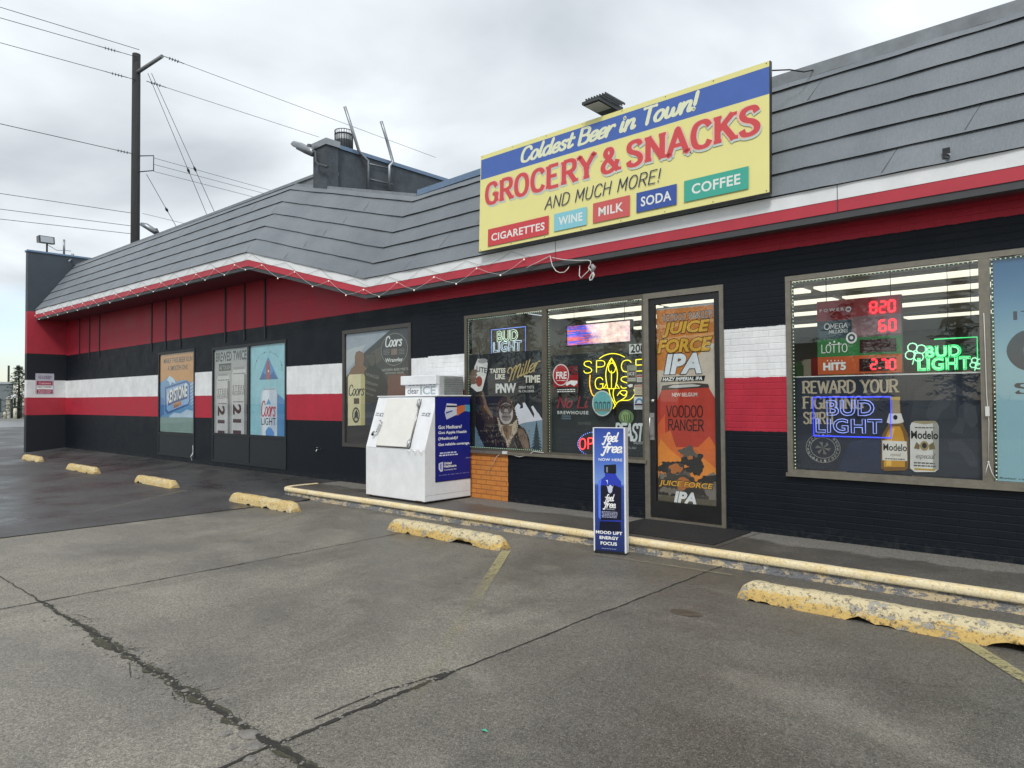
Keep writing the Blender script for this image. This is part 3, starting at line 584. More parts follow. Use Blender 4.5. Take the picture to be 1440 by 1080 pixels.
crack(mb, [(XJ, -7.5), (XJ-.02, -4), (XJ, -1.7)], lambda x, y: .022, .04, ZL+.007, .012, 7)
crack(mb, [(-3.27, -1.14), (-3.27, -.02)], lambda x, y: .008, .05, .002, .003, 8)
crack(mb, [(-7.6, -1.14), (-7.6, -.02)], lambda x, y: .003, .05, .002, .003, 9)
for q in range(12):
    x = random.uniform(-6.6, -2.2); y = -6.03; sg = random.choice((1, 1, -1)); crack(mb, [(x, y), (x+random.uniform(-.05, .12), y+sg*random.uniform(.03, .08)), (x+random.uniform(.0, .25), y+sg*random.uniform(.06, .16))], lambda x, y: .004, .012, ZL+.005, .02, 50+q)
for q in range(9):
    x = random.uniform(-6, 1); y = random.uniform(-4.8, -2.4); crack(mb, [(x, y), (x+random.uniform(-.25, .25), y+random.uniform(-.2, .2))], lambda x, y: .0018, .02, ZL+.004, .02, 20+q)
mb.use(mat('oil_stain', (.075, .062, .045), .5, var=.5, vscale=14))
mb.add([(-2.67+.13*math.cos(k*.4488)*(1+.3*mnoise.noise(Vector((k, 0, 2)))), -2.85+.075*math.sin(k*.4488)*(1+.4*mnoise.noise(Vector((k, 5, 2)))), ZL+.003) for k in range(14)], [tuple(range(14))])
struct('pavement_joints', mb)
p = at(680, 1029, z=ZL); mb = MB().use(mat('scrap_green', (.05, .32, .22), .5)); mb.add([p+Vector((-.02, 0, .004)), p+Vector((0, -.008, .01)), p+Vector((.028, .004, .005)), p+Vector((.004, .012, .012))], [(0, 1, 2, 3)]); tag(mb.build('litter_scrap'), 'tiny green scrap of litter on the concrete in the foreground', 'litter')
def rock(mb, x, y, z, r, fl=.5):
    vs = []
    for i in range(5):
        for k in range(7):
            th = math.pi*i/4; ph = 2*math.pi*k/7; rr = r*(1+.5*mnoise.noise(Vector((x*50+i, y*50+k, r*90))))
            vs.append((x+rr*math.sin(th)*math.cos(ph), y+rr*math.sin(th)*math.sin(ph), z+rr*math.cos(th)*fl))
    mb.add(vs, [(i*7+k, i*7+(k+1) % 7, (i+1)*7+(k+1) % 7, (i+1)*7+k) for i in range(4) for k in range(7)])
mb = MB().use(M_CRUMB)
for i in range(420):
    x = random.triangular(-6.9, -1.6, -3.6); y = -6.03+random.gauss(0, .055); rock(mb, x, y, ZL+.003, random.uniform(.003, .012))
for (x, y, r) in ((-3.33, -6.06, .06), (-3.42, -6.13, .035), (-3.2, -6.1, .045), (-3.47, -6.02, .03), (-3.26, -6.17, .022), (-3.1, -6.17, .03), (-4.1, -6.04, .03), (-4.4, -6.0, .022)): rock(mb, x, y, ZL+.002, r, .22)
for i in range(50): y = random.uniform(-5.8, -4.8); rock(mb, -3.19+random.gauss(0, .03), y, ZL+.003, random.uniform(.004, .016), .4)
for i in range(260): rock(mb, random.uniform(-7, 3), random.uniform(-7, -2), ZL+.001, random.uniform(.0015, .0045))
for i in range(120): rock(mb, random.uniform(-7, 1), random.gauss(-.06, .04), .002, random.uniform(.003, .008))
tag(mb.build('gravel'), 'loose crumbs and broken chips of concrete along the pavement cracks', 'gravel', None, 'stuff')

# ---- faded stall lines
def stripe(mb, a, b, wd=.1):
    a = Vector((*a, 0)); b = Vector((*b, 0)); d = (b-a).normalized(); n = Vector((-d.y, d.x, 0))*wd/2
    mb.add([(p.x, p.y, ZL+.0085) for p in (a-n, a+n, b+n, b-n)], [(0, 1, 2, 3)])
mb = MB().use(M_STRIPE); stripe(mb, (-5.23, -2.1), (-2.9, -5.45)); stripe(mb, (-.95, -2.22), (1.6, -5.6)); mb.use(M_STRIPEFAR); stripe(mb, (-9.35, -2.1), (-6.6, -5.9)); stripe(mb, (-13.4, -2.05), (-10.6, -5.8)); stripe(mb, (-18, -2.0), (-15.2, -5.8)); stripe(mb, (-4.4, -1.62), (-2.9, -1.52), .05)
struct('parking_lines', mb)

# ================================================================== THE STORE
store = thing('store_building', (-14, 0, 0), 'single storey grocery store with black, white and red striped walls and a grey mansard roof', 'store')
def px2(x, y, yy=0.0): p = at(x, y, y=yy); return p.x, p.z
OPEN = []
W1 = (px2(222.7, 560)[0], px2(274, 560)[0], .0+.12, px2(274, 490)[1])
W2 = (px2(298.6, 560)[0], px2(403, 560)[0], .10, px2(403, 477)[1])
W3 = (px2(482, 560)[0], px2(578.6, 560)[0], .665, 2.85)
W4 = (px2(654, 560)[0], px2(909, 560)[0], .72, 2.85)
DR = (px2(909, 560)[0], px2(1019.5, 560)[0], .0, 2.85)
W6 = (px2(1107, 560)[0], 1.95, .68, 2.85)
XB = -8.9      # brick starts here
def facade_mesh(x0, x1, z0, z1, ops, m, depth=.16):
    mb = MB().use(m); xs = sorted({x0, x1}|{v for o in ops for v in o[:2]}); zs = sorted({z0, z1}|{v for o in ops for v in o[2:]})
    for a, b in zip(xs, xs[1:]):
        for c, d in zip(zs, zs[1:]):
            if any(o[0] <= a and b <= o[1] and o[2] <= c and d <= o[3] for o in ops): continue
            mb.add([(a, 0, c), (b, 0, c), (b, 0, d), (a, 0, d)], [(0, 1, 2, 3)])
    for a, b, c, d in ops:
        mb.add([(a, 0, c), (b, 0, c), (b, 0, d), (a, 0, d), (a, depth, c), (b, depth, c), (b, depth, d), (a, depth, d)], [(0, 1, 5, 4), (1, 2, 6, 5), (2, 3, 7, 6), (3, 0, 4, 7)])
    return mb
facade_mesh(XB, 5, -.2, 3.42, [W4, DR, W6], M_BRICK).build('wall', store)
mb = facade_mesh(-27.7, XB, -.2, 4.5, [W1, W2, W3], M_BLOCK); mb.build('wall', store)
mb = MB().use(m_dgrey); mb.box(XB, 5, .17, .25, 3.0, 3.42); mb.build('lintel', store)
# wall battens above the old door openings
for (xp, yb) in ((112, 505), (126, 505), (140, 503), (213.5, 494), (233.2, 492), (254, 490), (317, 482), (344, 478.5), (373, 476)):
    x, zb = px2(xp, yb); MB().use(mat('batten_black', (.012, .014, .018), .6)).box(x-.03, x+.03, -.018, 0, zb, 4.42).build('batten', store)
# orange painted patch of brick by the ice chest
pm, t, b = newmat('orange_brick'); P = WORLDP(t); x, y, z = SEP(t, P); bt = t.nodes.new('ShaderNodeTexBrick'); vv = t.nodes.new('ShaderNodeCombineXYZ'); t.links.new(x, vv.inputs[0]); t.links.new(z, vv.inputs[1]); t.links.new(vv.outputs[0], bt.inputs['Vector'])
bt.inputs['Scale'].default_value = 1; bt.inputs['Brick Width'].default_value = .21; bt.inputs['Row Height'].default_value = .0735; bt.inputs['Mortar Size'].default_value = .006; bt.inputs['Color1'].default_value = (.56, .21, .04, 1); bt.inputs['Color2'].default_value = (.48, .17, .035, 1); bt.inputs['Mortar'].default_value = (.30, .10, .02, 1)
t.links.new(MIXC(t, MATH(t, 'MULTIPLY', NZ(t, P, 9, 5, .7, .5, .7), .5), bt.outputs[0], (.33, .15, .05)), b.inputs['Base Color']); b.inputs['Roughness'].default_value = .7; BUMP(t, MATH(t, 'ADD', MATH(t, 'MULTIPLY', bt.outputs[1], -1), NZ(t, P, 40)), b, .8, .01)
xa, _ = px2(667-8, 660); xb, _ = px2(714.5, 660)
mb = MB().use(pm); n = 14; edge = [(xb+.02*mnoise.noise(Vector((0, k*2.1, 3))), k/n*.70) for k in range(n+1)]
vs = [(xa, -.006, q[1]) for q in edge]+[(q[0], -.006, q[1]) for q in edge]; mb.add(vs, [(k, n+1+k, n+2+k, k+1) for k in range(n)]); mb.build('orange_brick_patch', store)
# wing wall on the far left
def wing_mat():
    m, t, b = newmat('wing_paint'); P = WORLDP(t); x, y, z = SEP(t, P); zj = z
    ab = lambda l: MR(t, MATH(t, 'SUBTRACT', zj, l), -.003, .003)
    c = MIXC(t, ab(1.13), BLK, RED); c = MIXC(t, ab(1.716), c, WHT); c = MIXC(t, ab(2.3), c, BLK); c = MIXC(t, ab(3.19), c, RED); c = MIXC(t, ab(4.6), c, (.042, .055, .07))
    n = NZ(t, P, 2.2, 6, .7, .3, .7); v = t.nodes.new('ShaderNodeVectorMath'); v.operation = 'SCALE'; t.links.new(c, v.inputs[0]); t.links.new(MR(t, n, 0, 1, .85, 1.12), v.inputs[3]); t.links.new(v.outputs[0], b.inputs['Base Color']); b.inputs['Roughness'].default_value = .6
    BUMP(t, NZ(t, P, 30, 5, .7), b, .3, .008); return m
mb = MB().use(wing_mat()); mb.box(-27.95, -27.7, -1.15, 12, -.2, 6.6); mb.build('wing_wall', store)
mb = MB().use(m_bluecap); mb.box(-27.98, -27.67, -1.18, 12, 6.603, 6.66); mb.build('wall_cap', store)
# rest of the shell: back, ends, flat roofs, parapet of the taller part
mb = MB().use(m_parapet); mb.box(-12.6, -12.3, .5, 12, 4.4, 6.72); mb.box(-12.7, -12.22, .22, .5, 4.6, 6.70); mb.build('parapet_wall', store)
mb = MB().use(m_bluecap); mb.box(-12.63, -12.27, .52, 12, 6.723, 6.80); mb.use(m_galv); mb.box(-12.73, -12.19, .19, .53, 6.703, 6.83); mb.build('parapet_cap', store)
mb = MB().use(m_dgrey); mb.box(-27.6, -12.62, .35, 12, 5.9, 5.98); mb.box(-12.2, 5, .3, 12, 4.5, 4.58); mb.box(-27.6, 5, 11.9, 12, -.2, 4.48); mb.box(4.9, 5, .2, 11.88, -.2, 4.48); mb.build('flat_roof', store)

# ---- mansard roof
YE_R, YE_L, YT = -.33, -.90, .25
zr_e = 3.667; zr_t = 5.15
A0 = Vector((-27.68, YE_L, 4.66)); A1 = at(350, 354, y=YE_L); A2 = Vector((-10.17, YE_R, 3.667)); A3 = Vector((5.2, YE_R, 3.667))
B0 = Vector((-27.68, .27, 6.33)); B1 = Vector((-13.48, .27, 6.16)); B2 = at(587.5, 278, y=YT); B3 = Vector((5.2, YT, 5.15)); B2.z = 5.12
SEG = [(A0, A1, B0, B1), (A1, A2, B1, B2), (A2, A3, B2, B3)]
FR = [0, .185, .37, .555, .74, .925]
roof = MB().use(M_ROOF); m_shadow_edge = mat('shake_shadow_edge', (.022, .025, .029), .8, var=.2); SEAM = []
for si, (e0, e1, t0, t1) in enumerate(SEG):
    Ln = (e1-e0).length; nseg = max(4, int(Ln/.14))
    for k in range(len(FR)):
        fa = FR[k]; fb = FR[k+1] if k < 5 else 1.0
        rows = []
        for i in range(nseg+1):
            u = i/nseg; lo = e0.lerp(e1, u); hi = t0.lerp(t1, u); pa = lo.lerp(hi, fa); pb = lo.lerp(hi, min(1, fb+.03))
            nz = mnoise.noise(Vector((pa.x*1.3+k*7, pa.z, 1)))*.010+mnoise.noise(Vector((pa.x*5.1+k*3, pa.z, 4)))*.007
            up = (hi-lo).normalized(); pa = pa+up*nz
            thick = .045+.012*mnoise.noise(Vector((pa.x*2.2, k, 8)))
            # underside, lower edge front, upper
            rows.append([pa+Vector((0, .01, .004)), pa+Vector((0, -thick, -.006)), pa.lerp(pb, .5)+Vector((0, -thick*.62, 0)), pb+Vector((0, -.006, 0))])
        vs = [p for r in rows for p in r]; nn = 4
        roof.use(m_shadow_edge).add(vs, [(i*nn, i*nn+1, (i+1)*nn+1, (i+1)*nn) for i in range(nseg)])  # dark underside colour paints in the shadow line below each course
        roof.use(M_ROOF).add(vs, [(i*nn+q, i*nn+q+1, (i+1)*nn+q+1, (i+1)*nn+q) for i in range(nseg) for q in (1, 2)])
        # butt joints between shake panels
        if k < 5:
            step = 3.6 if si == 2 else 1.9; off = 1.1+k*(.62 if si != 1 else .3)
            d = off
            while d < Ln:
                u = d/Ln; lo = e0.lerp(e1, u); hi = t0.lerp(t1, u); sl = .55 if si != 1 else -.2
                p = lo.lerp(hi, fa+.012); q = lo.lerp(hi, fb-.004); q2 = Vector((0.06*(1 if si == 2 else -.3), 0, 0)); wd = Vector((.009, 0, 0))
                SEAM.append([p+Vector((0, -.048, 0))-wd*.5, p+Vector((0, -.048, 0))+wd*.5, q+q2+Vector((0, -.014, 0))+wd*.5, q+q2+Vector((0, -.014, 0))-wd*.5]); d += step
roof.use(mat('panel_seam', (.07, .08, .09), .8))
for s_ in SEAM: roof.add(s_, [(0, 1, 2, 3)])
rf = roof.build('mansard_roof', store)
def beam(mb, a, b, w_, h_, dy=0):       # bar along a-b, w_ deep in y, h_ high
    mb.hexa([a+Vector((0, dy, 0)), b+Vector((0, dy, 0)), b+Vector((0, dy+w_, 0)), a+Vector((0, dy+w_, 0))], [a+Vector((0, dy, h_)), b+Vector((0, dy, h_)), b+Vector((0, dy+w_, h_)), a+Vector((0, dy+w_, h_))])
mb = MB().use(m_bluecap); Cm = Vector((-7.2, YT, 5.145)); beam(mb, B2+Vector((.02, 0, -.02)), Cm, .3, .10, -.03); mb.use(m_greycap); beam(mb, Cm+Vector((.003, 0, -.06)), B3+Vector((0, 0, -.06)), .3, .13, -.045)
mb.use(m_greycap); beam(mb, B0+Vector((0, 0, -.03)), B1+Vector((1.2, 0, .0)), .3, .06, -.02); beam(mb, B1+Vector((.03, 0, -.03)), B2+Vector((0, 0, -.03)), .25, .05, -.03)
mb.build('ridge_cap', rf)
mb = MB().use(M_ROOF); tri = [B1+Vector((0, .02, 0)), Vector((-12.235, .27, 5.83)), Vector((-12.235, .27, 6.2))]; mb.add(tri+[p+Vector((0, .2, 0)) for p in tri], [(0, 1, 2), (3, 5, 4), (0, 3, 4, 1), (1, 4, 5, 2)]); mb.build('gable_infill', rf)
# fascia: white over red over a grey drip strip
def fascia(name, za, zb, m, dy):
    mb = MB().use(m)
    for e0, e1 in ((A0, A1), (A1, A2), (A2, A3)):
        mb.hexa([e0+Vector((0, dy, zb)), e1+Vector((0, dy, zb)), e1+Vector((0, .1, zb)), e0+Vector((0, .1, zb))], [e0+Vector((0, dy, za)), e1+Vector((0, dy, za)), e1+Vector((0, .1, za)), e0+Vector((0, .1, za))])
    return mb.build(name, store)
fb_ = fascia('fascia', -.012, -.160, m_whiteflat, -.02); fascia('fascia', -.1605, -.284, m_redf, -.016); fascia('drip_edge', -.2845, -.355, m_soffit, -.006)
mb = MB().use(m_dgrey); 
for x in (-2.28, -5.9): mb.box(x-.003, x+.003, YE_R-.0225, YE_R, 3.667-.28, 3.667-.012)
mb.build('fascia_joint', store)
mb = MB().use(mat('soffit_maroon', (.14, .018, .03), .7, var=.1))
for (e0, e1, w0, w1) in ((A0, A1, 4.34, 4.22), (A1, A2, 4.22, 3.335), (A2, A3, 3.335, 3.335)):
    a = e0+Vector((0, .1, -.33)); b_ = e1+Vector((0, .1, -.33)); mb.add([a, b_, (e1.x, .02, e1.z-.33), (e0.x, .02, e0.z-.33)], [(0, 1, 2, 3)])
mb.build('soffit', store)

# ---- windows
def window(x0, x1, z0, z1, m, fw=.05, mull=(), y0=-.015, y1=.034, gy=.010, panel=None, sill=True, mw=None):
    mb = MB().use(m); mw = mw or fw
    mb.box(x0, x1, y0, y1, z1-fw, z1); mb.box(x0, x1, y0, y1, z0, z0+fw); mb.box(x0, x0+fw, y0+.002, y1, z0+fw, z1-fw); mb.box(x1-fw, x1, y0+.002, y1, z0+fw, z1-fw)
    for q in mull: mb.box(q-mw/2, q+mw/2, y0+.002, y1, z0+fw, z1-fw)
    if panel: mb.box(x0+fw, x1-fw, y0+.004, y1, panel-fw/2, panel+fw/2)
    ob = mb.build('window', store)
    edges = [x0+fw]+[v for q in mull for v in (q-mw/2, q+mw/2)]+[x1-fw]; zb = panel+fw/2 if panel else z0+fw
    for a, b in zip(edges[::2], edges[1::2]):
        MB().use(M_GLASS).box(a, b, gy, gy+.005, zb, z1-fw).build('glass', ob)
        if panel: MB().use(mat('infill_panel', (.009, .012, .016), .55, var=.25, vscale=3, bump=.2, bscale=12)).box(a, b, .0, .02, z0+fw, panel-fw/2).build('infill_panel', ob)
    if sill: MB().use(m_tanlt if m is not m_darkframe else m).box(x0-.01, x1+.01, y0-.03, y0-.001, z0-.02, z0+.02).build('sill', ob)
    return ob
S1 = px2(248, 611)[1]; S2 = px2(403, 616)[1]
window(*W1, m_darkframe, .06, panel=S1, sill=False); x_m2 = px2(350, 560)[0]; window(*W2, m_darkframe, .06, mull=(x_m2,), panel=S2, sill=False)
window(*W3, mat('grey_bronze_frame', (.075, .07, .065), .45, .4, var=.15), .07, sill=False)
x_m4 = px2(766.5, 560)[0]; window(*W4, m_tan, .05, mull=(x_m4,), mw=.085)
x_m6 = px2(1387.5, 560)[0]; window(*W6, m_tanlt, .055, mull=(x_m6,), mw=.085)
# ---- door
x0, x1 = DR[0], DR[1]
mb = MB().use(m_tanlt); mb.box(x0-.02, x0+.05, -.02, .1, 0, 2.85); mb.box(x0+.05, x1-.05, -.02, .1, 2.78, 2.85); mb.box(x1-.05, x1, -.02, .1, 0, 2.85); mb.box(x0+.05, x1-.05, -.03, .1, 0, .03); dfr = mb.build('door_frame', store)
mb = MB().use(m_black); a, b = x0+.055, x1-.055; s_ = .07; mb.box(a, a+s_, 0, .05, .04, 2.77); mb.box(b-s_, b, 0, .05, .04, 2.77); mb.box(a+s_, b-s_, 0, .05, .04, .24); mb.box(a+s_, b-s_, 0, .05, 2.70, 2.77); door = mb.build('door', store)
DA, DB = a+s_, b-s_
MB().use(M_GLASS).box(DA, DB, .02, .026, .24, 2.70).build('glass', door)
hx, hz = px2(780+350/2.572, 380+565/2.572, -.02)
mb = MB().use(m_steel); mb.box(hx-.03, hx+.035, -.012, 0, hz-.17, hz+.17); mb.tube([(hx, -.01, hz-.12), (hx, -.06, hz-.11), (hx, -.06, hz+.11), (hx, -.01, hz+.12)], .009, 8); mb.build('handle', door)
mb = MB().use(m_steel); mb.lathe((hx+.01, 0, hz+.32), [(0, -.012), (.024, -.012), (.024, 0)], 14, 'y'); mb.build('lock', door)
# ---- interior shell seen through the glass
mb = MB().use(mat('interior_ceiling', (.75, .75, .72), .8, var=.05)); mb.box(XB+.1, 4.9, .2, 11.8, 3.18, 3.22); mb.build('ceiling', store)
mb = MB().use(mat('interior_wall', (.3, .3, .29), .8, var=.1)); mb.box(XB, XB+.08, .3, 11.8, 0, 3.17); mb.box(XB+.1, 4.88, 11.7, 11.78, 0, 3.17); mb.build('interior_wall', store)
mb = MB().use(mat('interior_floor', (.42, .41, .38), .35, var=.1)); mb.box(XB+.1, 4.88, .2, 11.68, -.02, .0); mb.build('interior_floor', store)

# ================================================================== SIGNS AND POSTERS
K_ = ink(22, 22, 26); Wt = ink(228, 228, 226)
# ---- grocery banner sign on the roof
vn = Vector((0, .05, 1.44)).normalized(); PS = Plane((0, -.47, 3.66), (1, 0, 0), vn)
v4 = (660, 70, 3.273)
yel = mat('sign_yellow', (.74, .69, .27), .45, var=.03, vscale=1.5)
S = Print('store_sign', 'long yellow and blue roof sign reading Grocery & Snacks', 'sign', PS, v4, ((53, 490), (1381, 655)), yel, thick=.035, basename='sign_board')
S.rect('blue_band', mat('sign_blue', (.055, .12, .40), .45, var=.05), 55, 508, 1388, 200)
cream = mat('sign_cream', (.70, .72, .50), .5)
S.lettering('slogan_lettering', cream, 'Coldest Beer in Town!', 236, 523, 1062, 264, 460, 2.0, 1.5, .22, gap=.1)
a0, a1, b0, b1, h = S.frame(72, 718, 1342, 372, 628)
for body, xa, xb in (('GROCERY', 72, 583), ('&', 605, 697), ('SNACKS', 722, 1342)):
    u0 = S.p(xa, 700-(xa-72)*.27)[0]; u1 = S.p(xb, 700-(xb-72)*.27)[0]; fr = (u0, u1, b0, b1, h)
    S.lettering('grocery_lettering', mat('sign_shadow', (.50, .58, .55), .5), body, 0, 0, 0, 0, 0, 2.75, 1.9, 0, serif=.35, gap=1.55, fr=fr, dx=.014, dz=-.026)
    S.lettering('grocery_lettering', mat('sign_pink', (.74, .46, .36), .5), body, 0, 0, 0, 0, 0, 2.75, 2.1, 0, serif=.4, gap=1.55, fr=fr)
    S.lettering('grocery_lettering', mat('sign_red', (.58, .062, .068), .5), body, 0, 0, 0, 0, 0, 2.25, 1.55, 0, serif=.3, gap=2.05, fr=fr)
S.lettering('more_lettering', ink(42, 46, 86), 'AND MUCH MORE!', 347, 738, 885, 604, 686, .95, .8, .2, gap=1.5)
for body, c, bx, tx in (('CIGARETTES', (.55, .05, .06), (89, 828, 367, 848), (104, 880, 349, 832, 846)), ('WINE', (.22, .52, .60), (393, 758, 543, 806), (413, 809, 523, 788, 771)), ('MILK', (.55, .10, .095), (572, 709, 741, 764), (597, 767, 711, 744, 727)), ('SODA', (.035, .08, .32), (772, 661, 957, 712), (792, 724, 932, 694, 679)), ('COFFEE', (.045, .36, .27), (991, 606, 1288, 640), (1026, 667, 1250, 620, 620))):
    S.rect('product_box', mat('box_'+body.lower(), c, .5), *bx); S.text('product_lettering', mat('sign_white', (.70, .72, .68), .5), body, *tx, bold=.022, space=1.06)
S.off += .001
for i in range(8):
    for b in (S.ab[2]+.02, S.ab[3]-.02):
        a = S.ab[0]+.03+i*(S.ab[1]-S.ab[0]-.06)/7; S.part('screw', m_dgrey).poly(PS, [(a+.007*math.cos(k*1.05), b+.007*math.sin(k*1.05)) for k in range(6)], .004)
S.done()
mb = MB().use(m_black)
for a in (S.ab[0]+.3, (S.ab[0]+S.ab[1])/2, S.ab[1]-.3):
    mb.box(a-.02, a+.02, -.44, .2, 4.5, 4.53); mb.box(a-.02, a+.02, -.44, -.28, 3.75, 3.78)
mb.build('bracket', S.root)
mb = MB().use(m_black); pl = PS; e = .012
a0, a1, b0, b1 = S.ab
for q in ([(a0-e, b0-e), (a1+e, b0-e), (a1+e, b0), (a0-e, b0)], [(a1, b0), (a1+e, b0), (a1+e, b1), (a1, b1)]): mb.slab(pl, q, -.045, -.001)
mb.build('edge_trim', S.root)

# ---- posters of the left hand windows
PY = facade(.022)
v = (215, 485, 7.714)
S = Print('window_poster', 'orange beer run poster with blue mountains in the leftmost window', 'poster', PY, v, ((75, 95), (448, 960)), ink(196, 136, 72), basename='poster_sheet')
S.poly('glass_film', ink(120, 146, 140), [(70, 785), (455, 792), (455, 1000), (70, 1000)])
S.poly('mountain_picture', ink(92, 148, 196), [(70, 410), (120, 385), (180, 335), (225, 365), (260, 400), (330, 375), (400, 400), (455, 420), (455, 792), (70, 785)])
S.poly('mountain_picture', ink(190, 210, 232), [(150, 380), (180, 335), (225, 365), (250, 420), (205, 400), (190, 440), (170, 395)])
S.poly('mountain_picture', ink(56, 112, 176), [(80, 560), (125, 590), (120, 760), (80, 780)]); S.poly('mountain_picture', ink(186, 206, 226), [(180, 770), (230, 735), (300, 745), (370, 700), (440, 720), (445, 788), (180, 786)])
for k in range(9): S.poly('mountain_picture', ink(170, 192, 220), [(395+k*4, 430+k*36), (440, 400+k*36), (452, 415+k*36), (400, 450+k*36)])
S.poly('label_picture', ink(46, 86, 150), [(130, 460), (370, 385), (405, 430), (405, 620), (385, 655), (160, 750), (135, 715)])
S.poly('label_picture', ink(128, 172, 220), [(145, 480), (362, 408), (392, 440), (392, 612), (375, 640), (168, 725), (150, 700)])
S.poly('label_picture', ink(30, 66, 128), [(155, 505), (355, 432), (375, 450), (375, 580), (165, 660)])
S.text('lettering', Wt, 'KEYSTONE', 158, 640, 370, 560, 500, bold=.03, tilt=True)
S.poly('label_picture', ink(190, 128, 76), [(225, 635), (305, 605), (315, 650), (225, 690)]); S.text('lettering', ink(60, 50, 60), 'LIGHT', 235, 682, 308, 648, 650, tilt=True)
S.text('lettering', ink(58, 40, 50), 'MAKE THIS BEER RUN', 118, 205, 432, 175, 150, bold=.01, shear=.15); S.text('lettering', ink(58, 40, 50), 'A SMOOTH ONE', 160, 285, 380, 262, 232, bold=.01, shear=.15)
S.done()
v = (290, 470, 6.75)
S = Print('window_poster', 'grey poster reading BREWED TWICE with two cans in the double window', 'poster', PY, v, ((78, 128), (382, 968)), ink(158, 158, 160), basename='poster_sheet')
S.text('lettering', ink(28, 26, 34), 'BREWED TWICE', 92, 262, 382, 245, 172, bold=.03)
S.rect('banner', ink(40, 38, 44), 120, 283, 236, 343); S.text('lettering', ink(170, 170, 172), 'AS TOUGH', 126, 340, 230, 332, 300)
for (cx0, cx1, ct, sh) in ((98, 225, 380, 0), (243, 382, 318, -32)):
    S.poly('can_picture', ink(192, 190, 192), [(cx0, 960), (cx0, ct+75), (cx0+15, ct), (cx1-15, ct-8), (cx1, ct+60), (cx1, 960)]); S.rect('can_picture', ink(140, 138, 142), cx0+16, ct-4, cx1-16, ct+12)
    S.poly('can_picture', ink(118, 118, 122), [(cx1-22, 965), (cx1-22, ct+60), (cx1, ct+60), (cx1, 965)]); 
    S.lines('small_print', ink(70, 66, 72), cx0+12, ct+66, cx1-8, ct+60, ct+48, 1, 3); S.text('lettering', ink(40, 38, 46), 'STEEL', cx0+8, 568+sh, cx1-12, 562+sh, 520+sh, space=1.15); S.text('lettering', ink(50, 48, 56), 'RESERVE', cx0+8, 615+sh, cx1-12, 607+sh, 575+sh)
    S.lines('small_print', ink(70, 66, 72), cx0+10, 668+sh//2, cx1-30, 664+sh//2, 650+sh//2, 1, 4)
    ua = S.p(cx0+12, 700)[0]; ub = S.p(cx1-48, 700)[0]; bt = S.p(cx0, 680+sh//2)[1]; bb = S.p(cx0, 945)[1]
    vs, fs = text2d('211', .04, 0, 1.1); x0_, x1_, y0_, y1_ = bounds(vs); m_ = S.part('large_number', ink(64, 26, 34))
    m_.add([PY.to(ua+(ub-ua)*(y-y0_)/(y1_-y0_), bt-(bt-bb)*(x-x0_)/(x1_-x0_), S.off) for x, y in vs], fs)
S.done()
S = Print('window_poster', 'pale blue poster with a mountain emblem and silver can in the double window', 'poster', PY, v, ((413, 98), (757, 985)), ink(140, 190, 204), basename='poster_sheet')
S.poly('shade_picture', ink(74, 132, 182), [(672, 560), (720, 600), (757, 640), (757, 985), (672, 975)])
for i, ch in enumerate("WASHINGTON'S COLDEST CHILL"):
    if ch == ' ': continue
    th = math.pi*(1.0-.02-i/25*.96); cx, cy = 592, 345; x = cx+132*math.cos(th); y = cy-178*math.sin(th); S.text('arc_lettering', ink(52, 74, 92), ch, x-4.5, y+8, x+4.5, y+8, y-7)
S.poly('mountain_picture', ink(66, 132, 190), [(505, 432), (588, 212), (685, 425)]); S.poly('mountain_picture', ink(40, 92, 152), [(505, 432), (540, 360), (560, 385), (580, 350), (600, 400), (640, 350), (655, 390), (685, 425)])
S.poly('mountain_picture', ink(150, 76, 88), [(572, 428), (568, 330), (575, 265), (588, 235), (600, 265), (608, 330), (608, 426)]); S.rect('mountain_picture', ink(220, 200, 200), 586, 340, 598, 360)
S.poly('can_picture', ink(186, 196, 212), [(520, 978), (520, 560), (545, 512), (655, 508), (675, 560), (675, 985)]); S.poly('can_picture', ink(214, 220, 230), [(535, 978), (535, 565), (550, 530), (600, 525), (600, 980)]); S.rect('can_picture', ink(140, 160, 180), 545, 516, 656, 526)
S.poly('can_picture', ink(82, 150, 196), [(568, 668), (593, 612), (618, 664)]); S.lettering('lettering', ink(176, 36, 60), 'Coors', 524, 780, 664, 776, 640, 1.5, 1.1, .2, gap=0)
S.text('lettering', ink(30, 38, 48), 'LIGHT', 526, 865, 662, 862, 795, bold=.01); S.poly('can_picture', ink(84, 140, 200), [(568, 975), (565, 920), (590, 880), (620, 890), (645, 930), (650, 975)])
S.done()
# window three
v = (480, 450, 5.838); PY3 = facade(.022)
S = Print('window_poster', 'dark western poster with two figures and a cream can behind the ice chest', 'poster', PY3, v, None, ink(54, 51, 50), basename='poster_sheet', ab=(W3[0]+.08, W3[1]-.075, W3[2]+.075, W3[3]-.075))
S.poly('sky_picture', ink(148, 156, 166), [(30, 100), (405, 70), (190, 265), (90, 400), (30, 470)]); S.poly('sky_picture', ink(172, 176, 180), [(30, 250), (200, 200), (120, 330), (30, 420)])
S.poly('rock_picture', ink(104, 66, 58), [(380, 455), (530, 440), (530, 640), (380, 650)]); S.poly('rock_picture', ink(82, 70, 62), [(200, 300), (330, 210), (330, 330), (260, 380)])
S.poly('figure_picture', ink(120, 88, 66), [(50, 470), (80, 400), (112, 370), (110, 300), (122, 262), (150, 252), (182, 270), (188, 320), (180, 370), (215, 400), (220, 470)])
S.poly('figure_picture', ink(26, 25, 28), [(190, 680), (190, 420), (225, 385), (222, 310), (235, 275), (270, 270), (284, 310), (285, 380), (330, 410), (385, 540), (370, 640), (330, 690)])
